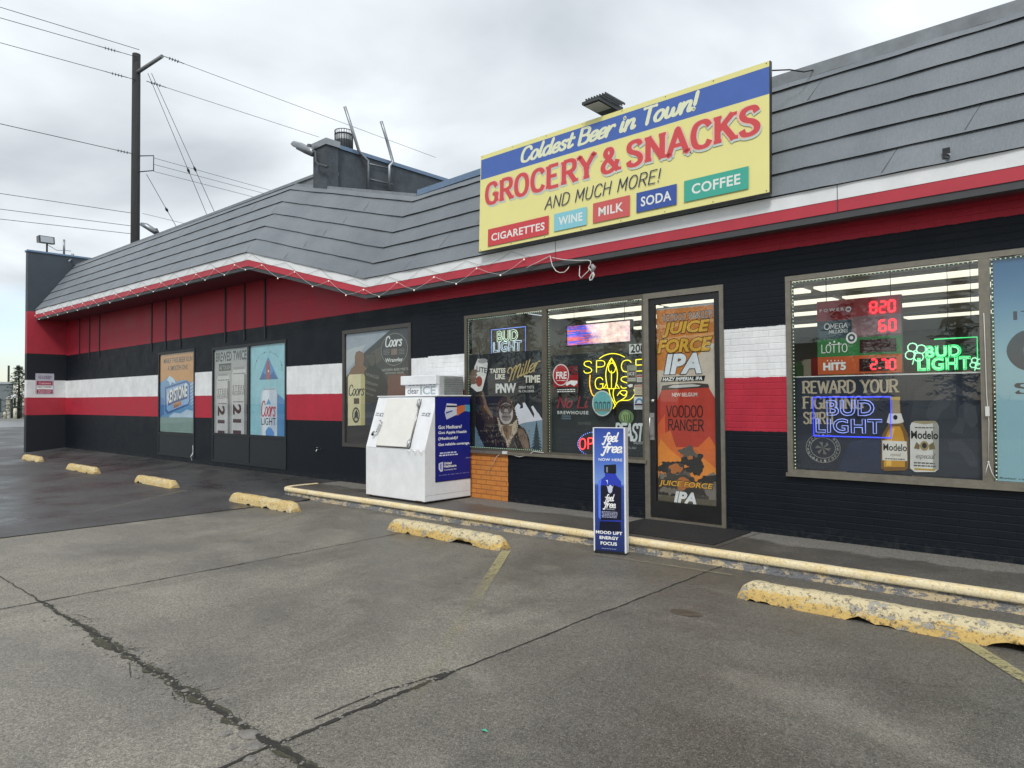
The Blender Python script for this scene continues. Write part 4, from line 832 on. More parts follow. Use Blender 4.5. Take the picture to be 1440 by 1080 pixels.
S.poly('figure_picture', ink(70, 62, 56), [(222, 340), (226, 290), (250, 270), (280, 290), (282, 345), (265, 375), (238, 375)]); S.poly('figure_picture', ink(60, 66, 76), [(195, 860), (195, 680), (330, 690), (300, 870)])
for k, (body, y) in enumerate((('WRANGLER', 482), ('DENIM', 540), ('GOODS', 580), ('WEST', 618))): S.text('jacket_lettering', ink(120, 116, 112), body, 200, y-25+k*4, 310-k*14, y+6+k*2, y-52+k*8, tilt=True)
S.poly('can_picture', ink(204, 196, 160), [(55, 868), (55, 470), (70, 448), (185, 443), (195, 465), (195, 862)]); S.poly('can_picture', ink(176, 168, 120), [(160, 866), (160, 445), (185, 443), (195, 465), (195, 862)])
S.lettering('lettering', ink(28, 26, 28), 'Coors', 62, 620, 192, 618, 535, 1.5, 1.0, .2, gap=0); S.rect('can_picture', ink(74, 56, 46), 103, 642, 148, 688); S.oval('can_picture', ink(70, 66, 60), 90, 716, 152, 846); S.oval('can_picture', ink(190, 182, 150), 98, 730, 144, 830)
S.poly('can_picture', ink(50, 48, 46), [(105, 820), (112, 760), (125, 735), (138, 765), (140, 815), (122, 800)])
S.oval('emblem', ink(150, 148, 144), 328, 122, 545, 365, ring=.008); S.lettering('lettering', ink(222, 222, 220), 'Coors', 362, 222, 503, 208, 140, 1.7, 1.1, .2, gap=0); S.rect('emblem', ink(120, 100, 90), 410, 238, 460, 284); S.lines('emblem', ink(120, 118, 114), 345, 290, 400, 285, 240, 4, 9); S.lines('emblem', ink(120, 118, 114), 470, 285, 520, 280, 235, 4, 5)
S.text('lettering', ink(214, 214, 212), 'Wrangler', 362, 358, 508, 348, 316, bold=.02); S.text('lettering', ink(170, 168, 164), 'WESTERN BEER MEETS', 332, 422, 550, 412, 402); S.text('lettering', ink(170, 168, 164), 'WESTERN WEAR', 360, 446, 515, 440, 430)
S.done()

# ---- bigfoot beer poster
v = (655, 480, 6.75); PW = facade(.034)
za, zb = PW.hit(655+200/6.75, 480+118/6.75)[1], W4[2]+.05
S = Print('window_poster', 'black poster of a shaggy ape raising a can, reading TASTES LIKE MILLER TIME', 'poster', PW, v, None, ink(33, 36, 42), basename='poster_sheet', ab=(W4[0]+.05, x_m4-.045, zb, za))
S.poly('mountain_picture', ink(118, 140, 156), [(470, 1060), (490, 790), (560, 770), (730, 745), (730, 1060)]); S.poly('mountain_picture', ink(92, 118, 134), [(88, 800), (130, 880), (200, 1020), (88, 1025)])
S.poly('mountain_picture', ink(206, 206, 216), [(455, 640), (495, 588), (520, 610), (512, 640), (545, 632), (540, 585), (560, 580), (645, 725), (650, 690), (620, 622), (638, 610), (690, 690), (680, 665), (728, 745), (560, 772), (500, 790)])
for k in range(9): y = 760+k*30; w_ = 10+k*7; S.poly('tree_picture', ink(40, 54, 62), [(672, y-10), (672+w_, y+48), (672+w_*.4, y+40), (672-w_*.4, y+40), (672-w_, y+50)])
fur = ink(62, 50, 44); fur2 = ink(122, 102, 86); fur3 = ink(186, 170, 148)
def shaggy(pts, amp, n, seed):
    rnd = random.Random(seed); o = []
    for (x0, y0), (x1, y1) in zip(pts, pts[1:]+pts[:1]):
        l = math.hypot(x1-x0, y1-y0); k = max(1, int(l/n)); nx, ny = (y1-y0)/l, -(x1-x0)/l
        for i in range(k): t = i/k; q = rnd.uniform(.3, 1)*amp*(1 if i % 2 else -.2); o.append((x0+(x1-x0)*t+nx*q, y0+(y1-y0)*t+ny*q+abs(q)*.5))
    return o
S.poly('ape_picture', ink(30, 26, 26), shaggy([(85, 500), (150, 470), (190, 560), (235, 680), (300, 760), (500, 790), (560, 830), (600, 920), (615, 1050), (205, 1050), (130, 900), (88, 780)], 8, 12, 1))
S.poly('ape_picture', fur, shaggy([(130, 480), (165, 470), (200, 600), (285, 750), (235, 830), (190, 800), (150, 640)], 9, 9, 2)); S.poly('ape_picture', fur2, shaggy([(152, 470), (166, 474), (200, 600), (262, 720), (240, 720), (180, 620)], 7, 8, 3))
S.poly('ape_picture', fur, shaggy([(285, 680), (300, 600), (340, 530), (385, 512), (430, 540), (455, 620), (480, 700), (500, 770), (490, 850), (440, 930), (405, 1000), (360, 940), (320, 860), (300, 760)], 10, 11, 4))
S.poly('ape_picture', fur3, shaggy([(305, 720), (330, 790), (390, 800), (450, 780), (485, 740), (490, 840), (430, 930), (403, 1005), (370, 920), (325, 850)], 10, 9, 5)); S.poly('ape_picture', ink(120, 96, 70), shaggy([(350, 800), (440, 800), (430, 880), (400, 940), (365, 870)], 8, 9, 8))
S.poly('ape_picture', fur2, shaggy([(495, 830), (540, 830), (580, 900), (610, 1045), (560, 1045), (530, 960), (500, 900)], 10, 9, 6))
S.oval('ape_picture', ink(176, 168, 162), 318, 580, 450, 790); S.oval('ape_picture', ink(92, 84, 80), 326, 590, 442, 700); S.poly('ape_picture', ink(60, 50, 46), [(326, 622), (350, 606), (384, 620), (418, 606), (444, 622), (436, 642), (384, 636), (334, 642)])
S.oval('ape_picture', ink(150, 120, 90), 350, 628, 364, 637); S.oval('ape_picture', ink(150, 120, 90), 403, 628, 417, 637); S.poly('ape_picture', ink(150, 140, 134), [(372, 640), (396, 640), (408, 672), (362, 672)]); S.oval('ape_picture', ink(128, 120, 116), 340, 680, 432, 760); S.rect('ape_picture', ink(60, 52, 50), 348, 712, 426, 722); S.poly('ape_picture', fur, shaggy([(305, 600), (335, 540), (385, 515), (435, 545), (450, 600), (385, 580)], 6, 9, 7))
S.oval('ape_picture', ink(96, 80, 68), 35, 265, 120, 425)
rnd = random.Random(12)
for k in range(330):
    reg = rnd.choice(((150, 480, 260, 760, .3), (300, 560, 470, 640, .0), (310, 780, 480, 980, .1), (480, 800, 600, 1040, .25), (200, 800, 330, 1040, 0), (110, 560, 190, 900, .3), (330, 800, 560, 1045, 0)))
    x = rnd.uniform(reg[0], reg[2]); y = rnd.uniform(reg[1], reg[3]); l = rnd.uniform(14, 42); d = rnd.uniform(-5, 9)+l*reg[4]
    if 335 < x < 435 and 585 < y < 775: continue
    if reg[4] == .3 and abs(x-(reg[0]+(y-reg[1])*.38)) > 45: continue
    S.poly('fur_strokes', ink(*rnd.choice(((40, 32, 30), (92, 76, 64), (158, 138, 116), (120, 98, 78), (30, 24, 24)))), [(x-2.5, y), (x+2.5, y-1), (x+d+.5, y+l)]); S.off -= .00012
S.poly('can_picture', ink(206, 204, 202), [(88, 240), (118, 168), (160, 165), (214, 205), (205, 300), (160, 470), (110, 480), (50, 430), (70, 380)]); S.text('can_picture', ink(40, 40, 52), 'LITE', 108, 285, 205, 305, 235, bold=.02, tilt=True); S.oval('can_picture', ink(140, 66, 56), 102, 330, 162, 430, ); S.oval('can_picture', ink(150, 148, 150), 118, 166, 212, 208)
for k in range(4): S.oval('ape_picture', ink(110, 92, 80), 62-k*5, 268+k*34, 118-k*3, 305+k*34)
S.text('lettering', ink(206, 202, 190), 'TASTES', 233, 303, 383, 300, 258, bold=.045); S.text('lettering', ink(206, 202, 190), 'LIKE', 285, 362, 378, 358, 312, bold=.045)
S.lettering('script_lettering', ink(172, 152, 106), 'M~iller', 398, 385, 718, 255, 265, 1.1, .8, .25, gap=-.3, tilt=True)
S.text('lettering', ink(206, 202, 190), 'TIME', 560, 395, 712, 390, 325, bold=.045); S.text('lettering', ink(200, 200, 200), 'PNW', 290, 492, 485, 490, 402, bold=.05)
S.text('lettering', ink(190, 190, 188), 'GREAT TASTE', 508, 450, 655, 448, 425, bold=.02); S.text('lettering', ink(190, 190, 188), '96 CALORIES', 508, 485, 655, 484, 462, bold=.02)
S.done()

# ---- dark display poster and stickers in the pane beside the door
v = (765, 430, 5.145); PW5 = facade(.085)
zt_ = PW5.hit(765+200/5.145, 430+350/5.145)[1]
S = Print('window_poster', 'dark poster with a green eyeball and white splash lettering beside the door', 'poster', PW5, v, None, ink(40, 45, 48), basename='poster_sheet', ab=(x_m4+.05, W4[1]-.05, W4[2]+.05, zt_))
for q in range(8): S.poly('rough_picture', ink(34+q*3, 42+q*3, 45+q*2), [(60+q*80, 760+q*24), (160+q*70, 735+q*30), (230+q*60, 790+q*26), (120+q*60, 840+q*20)])
S.oval('eye_picture', ink(16, 18, 18), 505, 690, 670, 880); S.oval('eye_picture', ink(98, 124, 86), 540, 752, 650, 862); S.oval('eye_picture', ink(134, 160, 108), 558, 765, 622, 842); 
for q in range(4): S.poly('eye_picture', ink(44, 60, 40), [(575+q*16, 785), (580+q*16, 785), (590+q*14, 838), (585+q*14, 838)])
S.lettering('splash_lettering', ink(206, 212, 212), 'BEAST', 510, 985, 732, 960, 872, 2.2, 1.8, .2, gap=.3); S.text('splash_lettering', ink(180, 186, 186), 'UNLEASHED', 650, 1008, 735, 996, 985, shear=.2); S.text('splash_lettering', ink(150, 154, 154), '12% ABV', 600, 1040, 670, 1035, 1022)
S.lettering('script_lettering', ink(140, 50, 62), 'No-Li', 95, 745, 325, 730, 668, 1.3, 1.0, .2, gap=.4); S.text('script_lettering', ink(196, 198, 196), 'BREWHOUSE', 98, 782, 322, 788, 758, bold=.03, space=1.25)
S.rect('small_picture', ink(84, 96, 108), 128, 792, 196, 822); S.rect('small_picture', ink(30, 34, 40), 128, 803, 196, 809); S.text('script_lettering', ink(96, 98, 98), 'BREWERIES', 248, 862, 340, 860, 842)
S.done()
PT = facade(.032)
def stick(name, label, x0, y0, x1, y1, base, round_=False, y=PT, off=.0):
    if round_:
        S = Print(name, label, 'sticker', y, v, ((x0, y0), (x1, y1)), None, parent=None) if False else None
    return Print(name, label, 'sticker', y, v, ((x0, y0), (x1, y1)), base, thick=.002, basename='sticker_sheet')
def round_sticker(name, label, x0, y0, x1, y1, m, rim, plane=None):
    pl = plane or PT; ox, oy, sc = v; a0, b1 = pl.hit(ox+x0/sc, oy+y0/sc); a1, b0 = pl.hit(ox+x1/sc, oy+y1/sc)
    rt = thing(name, pl.to((a0+a1)/2, b0), label, 'sticker'); n = 32; ca, cb_, ra, rb = (a0+a1)/2, (b0+b1)/2, (a1-a0)/2, (b1-b0)/2
    MB().use(rim).slab(pl, [(ca+ra*math.cos(6.2832*k/n), cb_+rb*math.sin(6.2832*k/n)) for k in range(n)], -.002, 0).build('rim', rt)
    S = Print.__new__(Print); S.pl = pl; S.vw = v; S.parts = {}; S.off = 0; S.step = .00015; S.ab = (a0, a1, b0, b1); S.root = rt
    S.part('disc', m).poly(pl, [(ca+ra*.88*math.cos(6.2832*k/n), cb_+rb*.9*math.sin(6.2832*k/n)) for k in range(n)], S.off); return S
S = stick('window_sticker', 'red promotional sheet with a white arrow behind the round FRE sticker', 68, 505, 248, 632, ink(150, 26, 38)); S.poly('arrow', Wt, [(150, 560), (195, 540), (242, 542), (242, 560), (218, 582), (190, 565), (165, 580)]); S.rect('caption_band', K_, 70, 590, 246, 632); S.lines('small_print', Wt, 95, 628, 225, 626, 600, 2, 4); S.text('lettering', ink(120, 30, 40), 'FRE', 180, 500, 246, 492, 440, bold=.03, fr=None); S.done()
PT2 = facade(.026)
S = round_sticker('window_sticker', 'round red FRE sticker with a pale rim', 62, 424, 182, 578, ink(168, 24, 36), ink(214, 196, 196), PT2); S.text('lettering', Wt, 'FRE', 86, 534, 166, 525, 482, bold=.03, shear=.1); S.lines('small_print', Wt, 90, 548, 155, 543, 538, 1, 4); S.done()
S = round_sticker('window_sticker', 'round teal sticker with a bridge drawing on a pale rim', 347, 614, 497, 800, ink(98, 168, 172), ink(190, 200, 196), PT2)
for k in range(4): S.poly('bridge_picture', ink(60, 84, 88), [(366+k*30, 700), (378+k*30, 690), (390+k*30, 700), (390+k*30, 745), (384+k*30, 745), (384+k*30, 706), (372+k*30, 706), (372+k*30, 748), (366+k*30, 748)])
S.rect('bridge_picture', ink(120, 130, 118), 370, 745, 480, 765); S.done()
S = stick('number_plate', 'white card with the number 208 near the door', 616, 280, 733, 342, ink(206, 208, 204)); S.text('digits', K_, '208', 626, 346, 733, 333, 284, bold=.03); S.done(); S.root['category'] = 'house number'
S = stick('window_sticker', 'grey hanging tag shaped notice left of the sticker column', 600, 432, 668, 548, ink(132, 134, 120)); S.rect('picture', ink(70, 54, 50), 612, 470, 662, 520); S.lines('small_print', ink(190, 190, 180), 610, 545, 660, 543, 522, 2, 6); S.text('lettering', Wt, 'ICE', 616, 505, 655, 500, 484); S.done()
S = stick('window_sticker', 'white notice with a red heading, top of the sticker column by the door', 672, 500, 733, 550, ink(200, 200, 196)); S.rect('heading', ink(160, 40, 44), 673, 503, 732, 516); S.lines('small_print', ink(90, 90, 92), 676, 548, 730, 546, 520, 3, 2); S.done()
S = stick('window_sticker', 'cream notice in the middle of the sticker column by the door', 652, 572, 728, 645, ink(196, 186, 164)); S.rect('heading', ink(150, 60, 50), 653, 577, 727, 584); S.lines('small_print', ink(120, 104, 90), 660, 640, 722, 636, 590, 5, 7); S.done()
S = stick('window_sticker', 'white sticker with a blue arch, bottom of the sticker column by the door', 650, 658, 728, 750, ink(204, 208, 210))
S.poly('arch_picture', ink(70, 120, 170), [(656, 705)]+[(689+32*math.cos(math.pi*(1-k/10)), 705-38*math.sin(math.pi*k/10)) for k in range(11)]+[(700, 705)]+[(689+18*math.cos(math.pi*k/8), 705-22*math.sin(math.pi*k/8)) for k in range(9)]); S.rect('band', ink(70, 30, 70), 656, 708, 722, 722); S.lines('small_print', ink(90, 90, 100), 660, 745, 720, 742, 726, 2, 8); S.done()
S = stick('window_sticker', 'small dark card with a white arrow beside the grey tag notice', 598, 560, 648, 596, ink(40, 40, 42)); S.poly('arrow', Wt, [(604, 575), (625, 566), (643, 568), (640, 585), (618, 592)]); S.done()

# ---- poster on the entrance door
PD = facade(.045); v = (910, 410, 7.2)
S = Print('door_poster', 'tall orange ale poster with a red can, covering the glass of the entrance door', 'poster', PD, (780, 380, 2.572), None, ink(190, 120, 58), basename='poster_sheet', ab=(DA+.01, DB-.01, .31, 2.66))
S.vw = v
S.rect('sheet_header', ink(170, 168, 166), 60, 165, 705, 130); S.poly('cloud_picture', ink(196, 184, 170), [(70, 820), (110, 795), (160, 800), (200, 830), (330, 840), (430, 760), (520, 640), (600, 560), (640, 525), (705, 520), (705, 1300), (60, 1300)])
for y_ in (320, 455): S.poly('light_streak', ink(206, 150, 96), [(70, y_+28), (700, y_-48), (700, y_-18), (70, y_+62)])
S.poly('cloud_picture', ink(178, 168, 158), [(70, 950), (130, 900), (220, 920), (300, 980), (70, 1100)])
S.lettering('name_lettering', ink(84, 74, 70), 'VOODOO RANGER', 150, 305, 668, 258, 238, 2.2, 2.0, 0, gap=.7); S.lettering('name_lettering', ink(176, 170, 166), 'VOODOO RANGER', 155, 302, 663, 256, 242, 1.1, .9, 0, gap=1.4)
for body, q in (('JUICE', (155, 474, 640, 432, 322)), ('FORCE', (105, 628, 662, 598, 490))):
    S.text('title_lettering', ink(64, 46, 26), body, q[0]-6, q[1]+8, q[2]+6, q[3]+8, q[4]-6, bold=.075, shear=.22); S.text('title_lettering', ink(204, 158, 62), body, *q, bold=.045, shear=.22)
S.text('title_lettering', ink(60, 60, 66), 'IPA', 165, 846, 562, 838, 626, bold=.075, shear=.2); S.text('title_lettering', ink(214, 218, 224), 'IPA', 175, 838, 555, 830, 634, bold=.05, shear=.2)
S.poly('subtitle_band', K_, [(140, 915), (155, 865), (590, 850), (578, 902)]); S.text('subtitle_lettering', Wt, 'HAZY IMPERIAL IPA', 160, 908, 560, 896, 872, bold=.03, shear=.2)
S.vw = (780, 380, 2.572)
S.poly('can_picture', ink(176, 60, 46), [(360, 900), (360, 510), (368, 470), (388, 432), (556, 422), (582, 465), (590, 510), (592, 900)]); S.poly('can_picture', ink(206, 92, 50), [(360, 690), (360, 560), (400, 520), (400, 640), (420, 700)]); S.poly('can_picture', ink(206, 104, 48), [(360, 900), (360, 600), (420, 580), (440, 640), (520, 640), (560, 600), (592, 640), (592, 900)])
S.poly('can_picture', ink(222, 134, 50), [(360, 900), (360, 640), (385, 610), (420, 650), (470, 690), (540, 680), (592, 720), (592, 900)])
S.poly('can_picture', ink(60, 56, 54), [(386, 434), (390, 418), (430, 412), (520, 408), (556, 412), (560, 424)]); S.poly('can_picture', ink(190, 188, 184), [(410, 424), (430, 415), (500, 412), (530, 416), (520, 420), (440, 426)])
S.poly('cloud_picture', ink(120, 112, 106), [(360, 900), (360, 760), (380, 730), (410, 745), (430, 780), (470, 770), (520, 790), (545, 745), (575, 730), (592, 745), (592, 900)])
rnd = random.Random(5)
for k in range(46):
    x = rnd.uniform(385, 560); y = rnd.uniform(655, 880) if k > 12 else rnd.uniform(790, 890); r_ = rnd.uniform(14, 34); c_ = rnd.choice(((50, 46, 44), (66, 60, 56), (92, 84, 78), (120, 110, 100), (176, 104, 52), (38, 36, 36)))
    S.poly('smoke_picture', ink(*c_), shaggy([(x+r_*(1.3+.5*math.sin(q*3+k))*math.cos(q*.7), y+r_*(.8+.3*math.cos(q*2+k))*math.sin(q*.7)) for q in range(9)], 5, 7, 60+k)); S.off -= .00008
S.text('brand_lettering', ink(224, 206, 200), 'NEW BELGIUM', 426, 458, 517, 456, 444, bold=.02)
S.lettering('can_lettering', ink(40, 26, 26), 'VOODOO', 405, 531, 538, 530, 492, 1.3, 1.1, .02, gap=1.2); S.lettering('can_lettering', ink(40, 26, 26), 'RANGER', 412, 577, 541, 580, 540, 1.3, 1.1, .02, gap=1.2)
S.text('lower_lettering', ink(50, 34, 20), 'JUICE FORCE', 376, 787, 578, 797, 757, bold=.06, shear=.2); S.text('lower_lettering', ink(214, 160, 56), 'JUICE FORCE', 379, 785, 575, 795, 760, bold=.03, shear=.2)
S.text('lower_lettering', ink(222, 222, 222), 'IPA', 433, 842, 515, 846, 800, bold=.05, shear=.2); S.text('lower_lettering', ink(210, 210, 208), 'HAZY IMPERIAL IPA', 418, 856, 531, 866, 843, bold=.02, shear=.15)
S.done()

# ---- fighting spirit poster, right window
v = (1090, 340, 2.843); PM = facade(.05)
tz = PM.hit(1090+300/2.843, 340+533/2.843)[1]
S = Print('window_poster', 'navy poster reading REWARD YOUR FIGHTING SPIRIT with a beer bottle and can', 'poster', PM, v, None, ink(34, 40, 53), basename='poster_sheet', ab=(W6[0]+.055, x_m6-.045, W6[2]+.06, tz))
S.poly('edge_strip', ink(206, 206, 204), [(60, 536), (850, 518), (850, 524), (60, 543)])
S.poly('backdrop_picture', ink(38, 48, 72), [(250, 930), (300, 800), (430, 780), (440, 940)]); S.poly('backdrop_picture', ink(44, 50, 60), [(500, 930), (560, 600), (640, 540), (700, 540), (760, 700), (830, 760), (830, 945)])
for q, pts in enumerate(([(600, 700), (620, 640), (660, 610), (650, 570), (680, 560), (710, 600), (700, 650), (665, 680), (640, 730)], [(700, 760), (730, 720), (735, 660), (760, 640), (800, 655), (812, 720), (790, 745), (760, 720), (750, 770)], [(690, 800), (740, 790), (800, 850), (810, 900), (780, 900), (740, 840), (700, 840)], [(660, 560), (700, 552), (760, 600), (800, 600), (780, 625), (720, 610)])): S.poly('dragon_picture', ink(56, 60, 70), pts)
gold = ink(168, 156, 134)
for body, q in (('REWARD YOUR', (110, 606, 494, 600, 560)), ('FIGHTING', (112, 668, 356, 665, 622)), ('SPIRIT', (113, 728, 245, 727, 684))): S.lettering('slogan_lettering', gold, body, q[0], q[1], q[2], q[3], q[4], 2.1, 1.2, 0, serif=.55, gap=1.3)
S.oval('emblem', ink(136, 136, 132), 124, 764, 262, 886, ring=.006); S.oval('emblem', ink(136, 136, 132), 142, 781, 243, 868, ring=.006)
for i, ch in enumerate('CERVECERIA MODELO'):
    th = math.pi*(1.2-i/16*1.4); cx, cy = 193, 825
    if ch != ' ': x = cx+59*math.cos(th); y = cy-51*math.sin(th); S.text('emblem_lettering', ink(150, 150, 146), ch, x-4, y+5, x+4, y+5, y-5, bold=.02)
for i, ch in enumerate('MEXICO'):
    th = math.pi*(1.28+i/5*.44); x = 193+60*math.cos(th); y = 825-51*math.sin(th); S.text('emblem_lettering', ink(160, 160, 156), ch, x-4, y+5, x+4, y+5, y-5, bold=.02)
for q in range(6): th = q*1.05; S.poly('emblem', ink(104, 104, 102), [(193, 825), (193+32*math.cos(th), 825+28*math.sin(th)), (193+26*math.cos(th+.5), 825+24*math.sin(th+.5))])
B_ = 'bottle_picture'
S.poly(B_, ink(116, 84, 40), [(425, 905), (425, 790), (432, 765), (452, 735), (462, 690), (462, 628), (468, 620), (496, 620), (500, 628), (504, 690), (515, 735), (530, 765), (535, 790), (533, 905), (520, 914), (440, 916)])
S.poly(B_, ink(192, 140, 44), [(436, 900), (436, 800), (448, 765), (464, 738), (500, 738), (512, 765), (520, 800), (520, 900)]); S.poly(B_, ink(222, 178, 84), [(446, 895), (446, 800), (456, 770), (470, 745), (480, 745), (466, 800), (466, 895)])
S.poly(B_, ink(150, 136, 110), [(465, 684), (465, 630), (498, 630), (501, 684)]); S.poly(B_, ink(206, 202, 196), [(447, 722), (457, 686), (505, 686), (516, 720), (500, 726), (460, 728)]); S.oval(B_, K_, 473, 692, 491, 712); S.rect(B_, ink(176, 150, 80), 462, 620, 501, 632)
S.poly(B_, ink(208, 204, 196), [(430, 873), (430, 794), (527, 798), (530, 876)]); S.text('bottle_lettering', K_, 'Modelo', 434, 836, 528, 836, 808, bold=.02); S.lettering('bottle_lettering', ink(90, 80, 70), 'especial', 462, 856, 505, 857, 842, .9, .6, .2, gap=.2); S.lines('bottle_lettering', ink(110, 104, 96), 440, 872, 520, 873, 862, 1, 3)
B_ = 'can_picture'
S.poly(B_, ink(202, 200, 196), [(541, 905), (541, 735), (548, 722), (560, 717), (640, 717), (650, 724), (656, 738), (655, 908), (640, 920), (560, 920)]); S.poly(B_, ink(150, 148, 144), [(632, 915), (632, 722), (650, 724), (656, 738), (655, 908)]); S.poly(B_, ink(150, 138, 110), [(548, 722), (560, 716), (640, 716), (650, 724), (600, 730)]); S.rect(B_, ink(170, 140, 60), 558, 904, 640, 916)
S.text('can_lettering', K_, 'Modelo', 545, 788, 653, 790, 755, bold=.025); S.oval(B_, ink(150, 130, 90), 580, 796, 616, 836); S.oval(B_, K_, 588, 803, 608, 826); S.poly(B_, ink(110, 96, 60), [(556, 826), (566, 800), (580, 812), (578, 830)]); S.poly(B_, ink(110, 96, 60), [(616, 812), (634, 800), (642, 828), (618, 832)])
S.lettering('can_lettering', ink(50, 46, 44), 'especial', 564, 866, 642, 866, 846, .9, .6, .25, gap=.1); S.lines('can_lettering', ink(90, 86, 80), 552, 900, 645, 901, 878, 2, 5); S.lines('can_lettering', ink(90, 86, 80), 556, 747, 642, 747, 738, 1, 5)
S.done()
# blue poster at the right edge
gm, t, b = newmat('blue_gradient_print'); P = WORLDP(t); x, y, z = SEP(t, P); t.links.new(MIXC(t, MR(t, z, 1.75, 2.75, sm=True), (.25, .43, .50), (.045, .15, .30)), b.inputs['Base Color']); b.inputs['Roughness'].default_value = .5
v = (1380, 340, 3.0)
S = Print('window_poster', 'light blue poster with huge dark letters in the window at the right edge', 'poster', facade(.024), v, None, gm, basename='poster_sheet', ab=(x_m6+.05, W6[1]-.06, W6[2]+.058, W6[3]-.058))
a0, a1, b0, b1 = S.ab; dk = ink(48, 52, 62)
S.text('lettering', dk, "IT'S", 135, 330, 0, 0, 292, fr=(S.p(135, 330)[0], S.p(135, 330)[0]+.33, S.p(137, 331)[1], 0, 0), bold=.01) if False else None
fx, fz = S.p(135, 331); hz_ = S.p(135, 292)[1]-fz; S.text('lettering', dk, "IT'S", 0, 0, 0, 0, 0, fr=(fx, fx+.42, fz, fz, hz_), bold=.0)
fx, fz = S.p(108, 555); tz = S.p(150, 375)[1]; S.lettering('lettering', dk, 'C', 0, 0, 0, 0, 0, 1.6, .6, 0, fr=(fx, fx+.62, fz+.02, fz+.02, (tz-fz)*.95))
fx, fz = S.p(137, 640); hz_ = S.p(137, 598)[1]-fz; S.lettering('lettering', dk, 'SEASON', 0, 0, 0, 0, 0, 2.0, .9, 0, serif=.5, fr=(fx, fx+1.1, fz, fz, hz_), gap=1.2)
fx, fz = S.p(78, 1002); S.text('small_print', ink(40, 60, 70), 'Relax responsibly.', 0, 0, 0, 0, 0, fr=(fx, fx+.42, fz, fz, .022))
S.done()

# ---- lottery jackpot board
v = (1120, 400, 5.143); PL = facade(.42)
S = Print('lottery_board', 'lottery jackpot board with red lit digits hanging high in the right window', 'lottery sign', PL, v, ((147, 128), (766, 636)), ink(112, 92, 96), thick=.05, basename='board')
S.rect('logo_panel', ink(176, 78, 80), 147, 128, 768, 232); S.poly('logo_panel', ink(146, 30, 34), [(210, 262), (240, 190), (320, 140), (415, 132), (395, 245)]); S.rect('logo_panel', ink(60, 78, 86), 147, 270, 400, 405); S.rect('logo_panel', ink(150, 118, 122), 400, 236, 768, 350)
S.rect('logo_panel', ink(52, 116, 64), 147, 402, 768, 505); S.rect('logo_panel', ink(186, 88, 46), 147, 528, 768, 640)
S.text('lettering', Wt, 'P O W E R', 168, 200, 345, 190, 178, bold=.03); S.oval('lettering', Wt, 355, 160, 397, 198); S.oval('lettering', ink(146, 30, 34), 362, 172, 390, 186)
S.lettering('lettering', Wt, 'MEGA', 245, 320, 372, 313, 285, 1.5, 1.3, 0); S.lettering('lettering', Wt, 'MILLIONS', 235, 358, 372, 343, 334, 1.2, 1.2, .1); S.oval('lettering', Wt, 203, 285, 240, 325, ring=.012); S.oval('lettering', Wt, 358, 348, 440, 425); S.oval('lettering', ink(60, 70, 76), 372, 360, 426, 412); S.oval('lettering', Wt, 386, 374, 412, 398)
S.lettering('lettering', Wt, 'LOTTO', 182, 495, 370, 488, 438, 1.1, 1.0, 0, gap=.6)
for k in range(3): S.oval('lettering', Wt, 236+k*32, 418-(k == 1)*10, 250+k*32, 432-(k == 1)*10)
for k in range(5): S.poly('lettering', Wt, [(220+k*26, 556), (226+k*26, 544), (232+k*26, 556)])
S.text('lettering', Wt, 'HIT5', 195, 625, 360, 618, 568, bold=.05)
S.rect('display_window', ink(52, 20, 22), 458, 402, 724, 482); S.rect('display_window', ink(46, 10, 14), 455, 538, 724, 620)
S.done()
mb = MB().use(glow(255, 40, 52, 2.6)); SEGS = {'0': 'abcdef', '2': 'abged', '6': 'acdefg', '7': 'abc', '8': 'abcdefg', '9': 'abcdfg'}
def seven(mb, S, d, x0, y0, x1, y1, w_=.009):
    a0, b1 = S.p(x0, y0); a1, b0 = S.p(x1, y1); c = (b0+b1)/2; E_ = {'a': ((a0, b1), (a1, b1)), 'b': ((a1, b1), (a1, c)), 'c': ((a1, c), (a1, b0)), 'd': ((a0, b0), (a1, b0)), 'e': ((a0, b0), (a0, c)), 'f': ((a0, c), (a0, b1)), 'g': ((a0, c), (a1, c))}
    for s_ in SEGS[d]:
        (p, q), (r, u) = E_[s_]; dx, dy = (r-p)*.1, (u-q)*.08; nx, ny = (0, w_) if abs(r-p) > abs(u-q) else (w_, 0)
        mb.add([S.pl.to(p+dx-nx/1, q+dy-ny/1, .008), S.pl.to(r-dx-nx, u-dy-ny, .008), S.pl.to(r-dx+nx, u-dy+ny, .008), S.pl.to(p+dx+nx, q+dy+ny, .008)], [(0, 1, 2, 3)])
for d, x, y in (('8', 535, 130), ('2', 603, 125), ('0', 668, 118), ('6', 602, 262), ('0', 672, 256)): seven(mb, S, d, x, y, x+45, y+74)
for d, x in (('2', 540), ('7', 612), ('0', 674)): seven(mb, S, d, x, 543, x+42, 612)
a, b_ = S.p(603, 605); mb.poly(PL, [(a-.008, b_-.008), (a+.008, b_-.008), (a+.008, b_+.008), (a-.008, b_+.008)], .008)
mb.build('lit_digits', S.root)
mb = MB().use(m_wire); a0, a1, b0, b1 = S.ab
for a in (a0+.1, a1-.1): mb.tube([(a, .43, b1), (a, .43, 3.18)], .004, 4)
mb.build('hanger', S.root)

